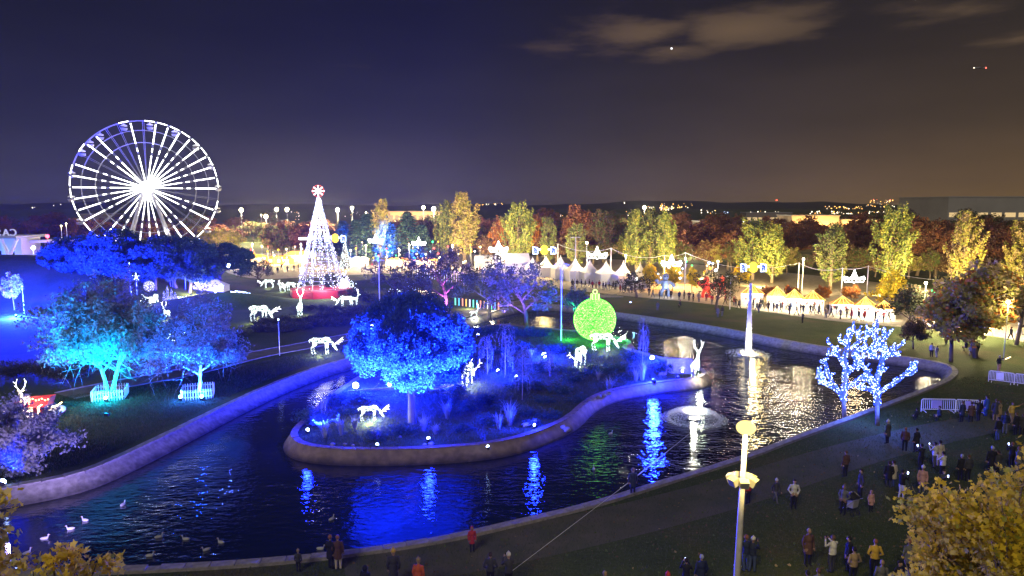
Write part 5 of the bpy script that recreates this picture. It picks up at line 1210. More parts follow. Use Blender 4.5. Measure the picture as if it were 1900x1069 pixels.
# ================================================================== WHITE TENTS
def pagoda(px, py, top, wpx, label, rz=.25):
    p = on_z(px, py); s = p.y/F; w = wpx*s/2; H = at_y(px, top, p.y).z; wall = H*.46; t = thing('pagoda_tent', label, 'tent', p, rz, 'white pagoda tents')
    prof = [(1.0, wall), (.62, wall+(H-wall)*.22), (.32, wall+(H-wall)*.50), (.12, wall+(H-wall)*.80), (.0, H)]
    V = []; Fs = []
    for f, z in prof[:-1]: V += [(-w*f, -w*f, z), (w*f, -w*f, z), (w*f, w*f, z), (-w*f, w*f, z)]
    V.append((0, 0, H)); n = len(prof)-1
    for j in range(n-1):
        for i in range(4): Fs.append((4*j+i, 4*j+(i+1) % 4, 4*j+4+(i+1) % 4, 4*j+4+i))
    for i in range(4): Fs.append((4*(n-1)+i, 4*(n-1)+(i+1) % 4, 4*n))
    MB().add(V, Fs).build('roof', M['canvas'], t)
    for sx, sy, dx, dy in ((0, 1, w*1.96, .05), (1, 0, .05, w*1.96), (-1, 0, .05, w*1.96), (0, -1, w*1.96, .05)):
        MB().box((sx*w*.97, sy*w*.97, wall/2), (dx, dy, wall-.02)).build('side_wall', M['canvas'], t)
    for sx in (-1, 1):
        MB().tube([(sx*w*.99, -w*.99, 0), (sx*w*.99, -w*.99, wall)], .05, 6).build('pole', M['steel_white'], t)
    MB().tube([(0, 0, H-.1), (0, 0, H+.25)], .04, 5).build('finial', M['steel_white'], t)
    return t
for i, (px, py, tp, w) in enumerate(((988, 515, 478, 27), (1013, 519, 475, 29), (1040, 523, 475, 30), (1067, 527, 478, 31), (1094, 530, 482, 32), (1124, 533, 484, 33), (1156, 536, 486, 33), (1187, 540, 488, 30))):
    pagoda(px, py-6, tp, w, ('leftmost white pagoda tent, half hidden by branches', 'white pagoda tent under the yellow ball light', 'third white pagoda tent from the left', 'white pagoda tent behind the tall lamp mast', 'white pagoda tent left of the crown light',
            'white pagoda tent under the crown light', 'white pagoda tent behind the dark round tree', 'rightmost white pagoda tent beside a small yellow tree')[i])
def long_tent(px, py, w, h, label, mat='canvas', rz=.15):
    p = on_z(px, py); s = p.y/F; W, Hh = w*s, h*s; t = thing('long_tent', label, 'tent', p, rz); D = 6
    MB().box((0, 0, Hh*.28), (W, D, Hh*.56)).build('side_wall', M[mat], t)
    MB().add([(-W/2-.2, -D/2-.2, Hh*.56), (W/2+.2, -D/2-.2, Hh*.56), (W/2+.2, D/2+.2, Hh*.56), (-W/2-.2, D/2+.2, Hh*.56), (-W/2-.2, 0, Hh), (W/2+.2, 0, Hh)], [(0, 1, 5, 4), (2, 3, 4, 5), (1, 2, 5), (3, 0, 4)]).build('roof', M[mat], t)
long_tent(950, 506, 60, 36, 'long white tent behind the leaning bare tree'); long_tent(905, 500, 44, 26, 'low white tent left of the long white tent')

# ================================================================== MARKET STALLS
M['goods'] = pmat('goods', (.5, .25, .18), .6, noise=2.5, col2=(.6, .55, .45)); M['stall_roof'] = pmat('stall_roof', (.60, .26, .05), .7, noise=3); M['stall_front'] = emat('stall_front', (1, .90, .74), 2.2); M['stall_light'] = emat('stall_light', (1, .60, .12), 5)
def stall(px, py, top, wpx, label, power=1500):
    p = on_z(px, py); s = p.y/F; w = wpx*s; H = at_y(px, top, p.y).z; h = H*.58; t = thing('market_stall', label, 'market stall', p, -.22, 'market stalls with string lit roofs')
    MB().box((0, 1.2, h/2), (w*.94, .08, h)).build('back_wall', M['goods'], t); MB().box((0, .3, .5), (w*.9, .7, 1.0)).build('counter', M['wood_pale'], t)
    for sx in (-1, 1):
        for y in (-.2, 1.2): MB().tube([(sx*w*.47, y, 0), (sx*w*.47, y, h)], .06, 5).build('post', M['paint_white'], t)
    V = [(-w*.52, -.5, h), (w*.52, -.5, h), (w*.52, 1.5, h), (-w*.52, 1.5, h), (0, .5, H)]
    MB().add(V, [(0, 1, 4), (1, 2, 4), (2, 3, 4), (3, 0, 4)]).build('roof', M['stall_roof'], t)
    P = []
    for a, b in ((V[0], V[4]), (V[1], V[4]), (V[0], V[1]), ((0, -.5, h), V[4]), (tuple((np.array(V[0])*.5+np.array(V[1])*.5)*.5+np.array(V[0])*.5), V[4]), (tuple((np.array(V[0])*.5+np.array(V[1])*.5)*.5+np.array(V[1])*.5), V[4])):
        for q in np.linspace(0, 1, 16): P.append(np.array(a)*(1-q)+np.array(b)*q+np.array([0, -.06, .05]))
    link('string_lights', bulbs('string_lights', P, .055, [M['stall_light']]), t)['kind'] = 'stuff'
    MB().tube([(-w*.46, -.1, h-.12), (w*.46, -.1, h-.12)], .10, 6).build('strip_light', M['led_white'], t)
    [MB().box((-w*.34+w*.225*k, 1.1, h*(.50+.08*((k+int(px)) % 3))), (w*.19, .06, h*(.2+.09*((k*2+int(px)) % 3)))).build('lit_shelf', M['stall_front'], t) for k in range(4)]
    for k in range(7): MB().box((-w*.4+w*.8*k/6, .35, 1.0+.12), (.28, .3, .24+.12*(k % 3))).build('goods', (M['goods'], M['red_paint'], M['paint_white'])[k % 3], t)
    point('stall_lamp', (0, -1.3, h-.3), power, (1, .84, .58), .5, t)
for px, py, tp, w, lab in ((1395, 572, 529, 38, 'leftmost market stall beside the top of the jet'), (1441, 576, 533, 36, 'market stall, second from the left'), (1473, 579, 537, 36, 'market stall, third from the left'), (1508, 582, 541, 40, 'market stall with the broadest orange roof'),
                           (1563, 588, 549, 42, 'market stall below the crown light'), (1605, 592, 552, 38, 'market stall, next to last on the right'), (1640, 596, 559, 38, 'rightmost market stall beside the bright yellow tree')):
    stall(px, py-4+random.uniform(-.8, .8), tp+random.uniform(-1, 1.5), w*random.uniform(.86, 1.06), lab, random.choice([700, 1100, 1500, 2200]))
def lit_booth(px, py, w, h, label, mat, roof, power, col, group=None, Y=None):
    p = on_z(px, py); s = p.y/F; W, Hh = w*s, h*s; t = thing('fair_booth', label, 'fair booth', p, 0, group)
    MB().box((0, 0, Hh*.35), (W, 2.5, Hh*.7)).build('body', M[mat], t)
    MB().add([(-W*.55, -1.7, Hh*.7), (W*.55, -1.7, Hh*.7), (W*.55, 1.7, Hh*.7), (-W*.55, 1.7, Hh*.7), (-W*.3, 0, Hh), (W*.3, 0, Hh)], [(0, 1, 5, 4), (1, 2, 5), (2, 3, 4, 5), (3, 0, 4), (3, 2, 1, 0)]).build('roof', M[roof], t)
    for k in range(max(3, int(W/2.2))): 
        x = -W/2+W*(k+.5)/max(3, int(W/2.2)); MB().box((x, -1.28, Hh*.4), (.9, .06, Hh*.35)).build('lit_window', M['lamp_booth'], t)
    if power: point('booth_lamp', (0, -2.6, Hh*.7), power*.55, col, .5, t)
M['lamp_booth'] = emat('lamp_booth', (1, .80, .42), 4)
for px, py, w, h, lab, mt, rf, pw, col in ((435, 492, 36, 18, 'fair ride lit green right of the pine row', 'led_greenbox', 'paint_white', 9000, (.45, 1, .55)), (475, 490, 40, 18, 'fair booth with warm lights and yellow roof', 'goods', 'led_yellow', 9000, (1, .72, .3)),
    (520, 490, 46, 16, 'long fair booth glowing yellow left of the light cone', 'led_orange', 'stall_roof', 14000, (1, .7, .25)), (553, 488, 40, 22, 'fair ride with blue canopy and orange edge left of the cone', 'goods', 'led_orange', 9000, (1, .6, .2)),
    (668, 492, 30, 16, 'small fair booth right of the white light fir', 'goods', 'paint_white', 7000, (1, .85, .6)), (740, 492, 44, 14, 'fair booth glowing under the dark trees', 'goods', 'stall_roof', 9000, (1, .8, .5)), (790, 494, 40, 16, 'fair booth with red and yellow lights below a crown light', 'goods', 'led_orange', 9000, (1, .75, .4)),
    (1740, 606, 60, 20, 'orange lit booth seen through the right oaks', 'goods', 'stall_roof', 9000, (1, .72, .3)), (1795, 600, 60, 22, 'orange lit booth behind the oak trunk', 'goods', 'stall_roof', 9000, (1, .72, .3))):
    if mt == 'led_greenbox': M.setdefault(mt, led_net('led_greenbox', (.25, 1, .4), (.02, .12, .05), 1.6, 1.3))
    lit_booth(px, py, w, h, lab, mt, rf, pw, col)
def light_fir(px, py, top, w, label, mats, n=900, r=.09):
    p = on_z(px, py); H = at_y(px, top, p.y).z; R0 = w*p.y/F/2; t = thing('light_fir', label, 'light sculpture', p)
    MB().lathe([(R0*.9, .1), (R0*.6, H*.4), (0.02, H*.93)], 12).build('cone', M['leaf_grey'], t)
    u = 1-np.sqrt(rng.random(n)); a = rng.random(n)*2*PI; rr = R0*(1-u)+.05
    link('light_string', bulbs('light_string', np.stack([rr*np.cos(a), rr*np.sin(a), H*u+.1], 1), r, mats, (rng.random(n)*len(mats)).astype(int)), t)['kind'] = 'stuff'; MB().ball((0, 0, H), .3, 8, 6).build('star', M['led_white'], t)
light_fir(641, 498, 444, 20, 'small conical fir of white lights right of the light cone', [M['led_cool'], M['leaf_grey'], M['leaf_grey2']])
# scattered fair lights: small coloured globes on poles
cols = [M['led_warm'], M['led_white'], M['led_orange'], M['led_red'], M['led_green'], M['led_ice'], M['led_yellow'], M['led_warm'], M['led_white'], M['led_warm']]
R = random.Random(12)
for i in range(120):
    px = R.choice([R.uniform(405, 560), R.uniform(650, 900), R.uniform(640, 900), R.uniform(470, 600), R.uniform(1180, 1330), R.uniform(1690, 1800)])
    gy = R.uniform(486, 500) if px < 1000 else (R.uniform(525, 540) if px < 1400 else R.uniform(590, 606)); p = on_z(px, gy); h = R.uniform(1.2, 6.5) if px < 1000 else R.uniform(1.5, 5); t = thing('fair_light', 'small coloured lamp on a thin pole among the fair rides', 'lamp', p, 0, 'small coloured fair lamps')
    MB().tube([(0, 0, 0), (0, 0, h)], .035, 4).build('post', M['steel'], t); MB().ball((0, 0, h), R.uniform(.14, .34), 6, 5).build('globe', R.choice(cols), t)
# working light of the fair; lamps by the right oaks added to brighten them
for px, py, pw in ((470, 496, 20000), (560, 498, 20000), (680, 500, 20000), (760, 500, 24000), (840, 500, 24000), (930, 505, 16000), (1010, 512, 12000), (1090, 522, 12000), (1160, 530, 9000), (1270, 540, 7500), (1330, 548, 5500), (1842, 622, 30000), (1712, 612, 12000), (1770, 628, 26000), (1862, 668, 5000), (1905, 640, 26000)):
    p = on_z(px, py); H = 6.5; t = thing('fair_lamp', 'plain warm lamp on a pole over the fairground path or added for the oaks', 'lamp', p, 0, 'plain warm lamps over the fairground')
    MB().tube([(0, 0, 0), (0, 0, H)], .05, 5).build('post', M['steel'], t); MB().ball((0, 0, H), .2, 8, 6).build('globe', M['lamp_warm'], t); point('lamp_light', (0, -.6, H-.3), pw*.36, (1, .84, .52), .4, t)
# light arches on the slope, and the row of coloured tubes on the path
for i in range(22):
    f = i/21; px = 768+f*95; py = 508+16*f**1.5; p = on_z(px, py+6); s = p.y/F; h = (15+9*f)*s; w = 2.4*s; mb = MB()
    mb.tube([(-w, 0, 0), (-w, 0, h*.75), (-w*.6, 0, h*.93), (0, 0, h), (w*.6, 0, h*.93), (w, 0, h*.75), (w, 0, 0)], .06, 4)
    o = mb.build('light_arch', M['arch_white' if i < 6 else 'arch_lilac' if i < 12 else 'arch_pink' if i < 18 else 'arch_ice'] if 'arch_ice' in M else M.setdefault('x', M['led_ice']), None, loc=p) if False else mb.build('light_arch', (M['led_arch1'], M['led_arch2'], M['led_arch3'])[min(2, i//8)] if 'led_arch1' in M else (M.__setitem__('led_arch1', emat('led_arch1', (.85, .9, 1), 1.2)) or M.__setitem__('led_arch2', emat('led_arch2', (.70, .62, 1), 1.2)) or M.__setitem__('led_arch3', emat('led_arch3', (.95, .6, 1), 1.2)) or M['led_arch1']), None, loc=p)
    tag(o, 'slim upright light arch in the curved row on the slope', 'light arch', 'curved row of light arches')
tube_cols = [((.2, 1, .6), 'led_tube_a'), ((1, .35, .2), 'led_tube_b'), ((.9, .9, 1), 'led_tube_c'), ((.15, .6, 1), 'led_tube_d'), ((1, .6, .1), 'led_tube_e')]
for c_, n_ in tube_cols: M[n_] = emat(n_, c_, 1.8)
for i in range(13):
    f = i/12; p = on_z(845+f*80, 566+f*10); o = MB().tube([(0, 0, 0), (0, 0, 1.25)], .12, 6).build('light_tube', M[tube_cols[(i*3) % 5][1]], None, loc=p); tag(o, 'short coloured light tube in the row along the far path', 'light tube', 'row of coloured light tubes')
point('tube_glow', on_z(870, 572)+Vector((0, -1, 1)), 700, (1, .9, .7), .4); point('tube_glow', on_z(912, 578)+Vector((0, -1, 1)), 700, (1, .8, .5), .4)
# light shrubs behind the pine (white sparkling bushes, small plants of light)
for px, py, w, h, lab, mt in ((735, 552, 22, 20, 'bush sparkling with white lights behind the pine top', 'led_cool'), (763, 548, 18, 26, 'tall blue and white light plant behind the pine top', 'led_ice'), (788, 556, 34, 18, 'wide warm glowing light bush behind the pine top', 'led_warm'), (648, 545, 20, 26, 'bush of white lights right of the light cone foot', 'led_cool')):
    p = on_z(px, py); s = p.y/F; n = 160; P = np.stack([rng.normal(0, w*s*.28, n), rng.normal(0, .5, n), np.abs(rng.random(n)*h*s*(1-.4*rng.random(n)))], 1)
    t = thing('light_bush', lab, 'light sculpture', p); link('bulbs', bulbs('bulbs', P, .06, [M[mt]]), t)['kind'] = 'stuff'
    mb = MB(); [mb.tube([(0, 0, 0), (rng.normal(0, w*s*.2), 0, h*s*.8)], .03, 3) for _ in range(8)]; mb.build('stems', M['wood'], t)

# inflatable / light figures by the path
def inflatable(px, py, h, label, mat, glow, col):
    p = on_z(px, py); s = h*p.y/F/6.0; t = thing('inflatable_figure', label, 'inflatable figure', p, 0, None, s); mb = MB()
    mb.tube([(-1.0, 0, 0), (-.9, 0, 1.2), (-.4, 0, 2.2)], [.5, .45, .6], 9); mb.tube([(1.0, 0, 0), (.9, 0, 1.2), (.4, 0, 2.2)], [.5, .45, .6], 9)
    mb.tube([(0, 0, 1.8), (0, 0, 3.0), (0, 0, 4.1)], [.9, 1.1, .9], 12); mb.ball((0, 0, 5.0), (.85, .75, .95), 12, 9)
    mb.tube([(-.9, 0, 3.8), (-1.8, 0, 3.4), (-2.4, 0, 4.4)], [.4, .38, .5], 8); mb.tube([(.9, 0, 3.8), (1.8, 0, 3.2), (2.3, 0, 2.4)], [.4, .38, .45], 8)
    link('body', remesh(mb, 'body', .12, [M[mat]]), t)
    for x in (-.3, .3): MB().ball((x, -.72, 5.15), .14, 6, 5).build('eye', M['black'], t)
    point('figure_glow', (0, -2.6, 2.5), glow, col, .5, t)
M['infl_red'] = pmat('infl_red', (.75, .10, .06), .4, translucent=.3); M['infl_blue'] = pmat('infl_blue', (.25, .32, .48), .4, translucent=.3)
inflatable(1310, 552, 40, 'large red inflatable figure behind the bare forked tree', 'infl_red', 300, (1, .35, .2)); inflatable(1234, 550, 44, 'large blue grey inflatable figure left of the small yellow tree', 'infl_blue', 350, (.8, .85, 1))
inflatable(1340, 546, 34, 'smaller red inflatable figure right of the large red one', 'infl_red', 150, (1, .35, .2))
# ================================================================== PEOPLE
def person_mesh(pose, hem=.86):
    mb = MB(); V_ = Vector; arms = []; legs = []; hands = []
    hip = .90; sh = 1.40
    stride = {'walk': .30, 'stand': .0, 'pockets': .0, 'phone': .02, 'point': .03, 'coat': .0, 'crouch': 0}[pose]
    if pose == 'crouch': hip, sh = .42, .92
    mb.tube([V_((0, 0, hip-.06)), V_((0, 0, hip+.08)), V_((0, 0, hip+.26)), V_((0, .0, sh-.14)), V_((0, -.01, sh)), V_((0, 0, sh+.07))], [.145, .165, .15, .175, .14, .065], 12)
    for s in (-1, 1):
        y = stride*s
        if pose == 'crouch': L = [V_((s*.10, 0, .42)), V_((s*.15, .34, .46)), V_((s*.12, .12, .08)), V_((s*.12, .26, .04))]
        else: L = [V_((s*.095, 0, hip)), V_((s*.10, y*.55+.03, .48)), V_((s*.10, y-(.06 if s < 0 and stride else 0), .08)), V_((s*.11, y+.14, .05))]
        legs.append(L); mb.tube(L, [.105, .072, .05, .042], 8)
        S = V_((s*.185, 0, sh-.03)); mb.ball(S, (.075, .075, .075), 8, 6)
        if pose in ('stand', 'coat', 'walk'):
            w = -y*.8; A = [S, S+V_((s*.07, w*.35-.03, -.28)), S+V_((s*.06, w*.7+.07, -.52))]
        elif pose in ('pockets', 'crouch'): A = [S, S+V_((s*.12, -.06, -.27)), S+V_((-s*.02, .12, -.44))]
        elif pose == 'phone': A = [S, S+V_((s*.07, .16, -.18)), S+V_((-s*.09, .36, .06))]
        else: A = [S, S+V_((s*.26, .05, .06)), S+V_((s*.48, .08, .22))] if s < 0 else [S, S+V_((s*.08, -.03, -.27)), S+V_((s*.05, .1, -.5))]
        arms.append(A); mb.tube(A, [.068, .055, .038], 8); d = (A[2]-A[1]).normalized(); mb.ball(A[2]+d*.05, (.042, .035, .045), 8, 6); hands.append((A[2], d, s))
    n0 = V_((0, .01, sh+.05)); mb.tube([n0, n0+V_((0, .01, .08))], [.058, .055], 8)
    hc = V_((0, .025, sh+.22)); mb.ball(hc, (.082, .098, .118), 12, 9); mb.tube([hc+V_((0, .085, .0)), hc+V_((0, .118, -.025))], [.018, .02], 5)
    for s in (-1, 1): mb.ball(hc+V_((s*.084, 0, -.01)), (.014, .025, .035), 6, 5)
    if pose == 'coat': mb.tube([V_((0, 0, hem+.2)), V_((0, 0, hem)), V_((0, 0, hem-.26))], [.17, .19, .20], 12)
    def seg(p, L):
        best = 9
        for a, b in zip(L[:-1], L[1:]):
            t = max(0, min(1, (p-a).dot(b-a)/(b-a).length_squared)); best = min(best, (p-a.lerp(b, t)).length)
        return best
    def pick(c):
        if c.z > sh+.09: return 2
        da = min(seg(c, A) for A in arms); dl = min(seg(c, L) for L in legs)
        for w, d, s in hands:
            if (c-w).dot(d) > .0 and (c-w).length < .16: return 2
        if da < dl-.03: return 0
        if c.z < (hem-.25 if pose == 'coat' else hip-.02): return 3 if c.z < .085 else 1
        return 0
    me = remesh(mb, 'body', .027, [M['black']]*4, pick)
    f = MB()
    for w, d, s in hands:
        u = d.orthogonal().normalized(); v = d.cross(u)
        for k in range(4):
            b = w+d*.075+v*(k-1.5)*.018; l = (.05, .062, .058, .045)[k]; f.tube([b, b+d*l*.6+u*.006, b+d*l+u*.02], [.011, .010, .008], 4, 2)
        b = w+d*.04+v*s*.035; f.tube([b, b+d*.025+v*s*.025, b+d*.05+v*s*.03], [.012, .011, .009], 4, 2)
    fm = f.mesh('f', [M['black']]*4); bm = bmesh.new(); bm.from_mesh(me); bm.from_mesh(fm); bm.to_mesh(me); bm.free()
    hb = MB(); c = hc+V_((0, -.012, .03)); hb.ball(c, (.094, .102, .108), 12, 8); hb.v = [(x, y+(.0 if z > c.z else -.015), max(z, c.z-.07 if y < .03 else c.z+.02)) for x, y, z in hb.v]
    hat = MB(); hat.lathe([(.108, 0), (.112, .03), (.104, .09), (.06, .14), (.0, .15)], 12, (0, .02, sh+.25)); hat.ball((0, .02, sh+.42), .035, 8, 6)
    hood = MB(); hood.ball((0, -.01, sh+.215), (.118, .125, .15), 12, 8); hood.v = [(x, min(y, .06), z) for x, y, z in hood.v]
    ph = MB(); ph.box((0, .40, sh+.09), (.09, .012, .15)) if pose == 'phone' else None
    return dict(body=me, hair=hb.mesh('hair', M['black'], True), hat=hat.mesh('hat', M['black'], True), hood=hood.mesh('hood', M['black'], True), phone=ph.mesh('phone', [M['black']]) if pose == 'phone' else None)
POSE = {k: person_mesh(k) for k in ('walk', 'stand', 'pockets', 'phone', 'point', 'coat', 'crouch')}
CL = {}
def cloth(c):
    if c not in CL: c_ = tuple(x*.72 for x in c); CL[c] = pmat('cloth_'+str(len(CL)), c_, .85, noise=7, col2=tuple(x*.75 for x in c_))
    return CL[c]
SK = [cloth((.45, .28, .20)), cloth((.50, .33, .25)), cloth((.32, .19, .13))]
K = dict(black=(.018, .018, .022), navy=(.025, .035, .08), grey=(.16, .16, .17), dgrey=(.06, .06, .065), white=(.72, .70, .68), red=(.50, .04, .05), orange=(.75, .14, .05), pink=(.62, .34, .33), yellow=(.70, .45, .06), tan=(.38, .27, .16), brown=(.12, .06, .04), blue=(.04, .10, .42), olive=(.08, .09, .05), cream=(.60, .52, .42), jeans=(.07, .10, .20), pale=(.45, .48, .58))
HAIR = [(.02, .015, .012), (.06, .035, .02), (.16, .09, .04), (.30, .12, .05)]
def person(px, py, label, pose='stand', top='black', legs='black', head='hair', hc=None, face=0, s=1.0, group='people on the near lawn', z=0.0, shoes='black', lit=False):
    p = on_z(px, py, z); t = thing('person', label, 'person', p, math.radians(face), group, s*random.uniform(.97, 1.03)); P = POSE[pose]
    b = link('body', P['body'], t); setmats(b, [cloth(K[top]), cloth(K[legs]), random.choice(SK), cloth(K[shoes])])
    h = link(head, P[head], t); setmats(h, [cloth(K[hc]) if hc else (cloth(random.choice(HAIR)) if head == 'hair' else cloth(K[top]))])
    if P['phone']: o = link('phone', P['phone'], t); setmats(o, [M['led_ice'] if lit else M['black']])
    return t
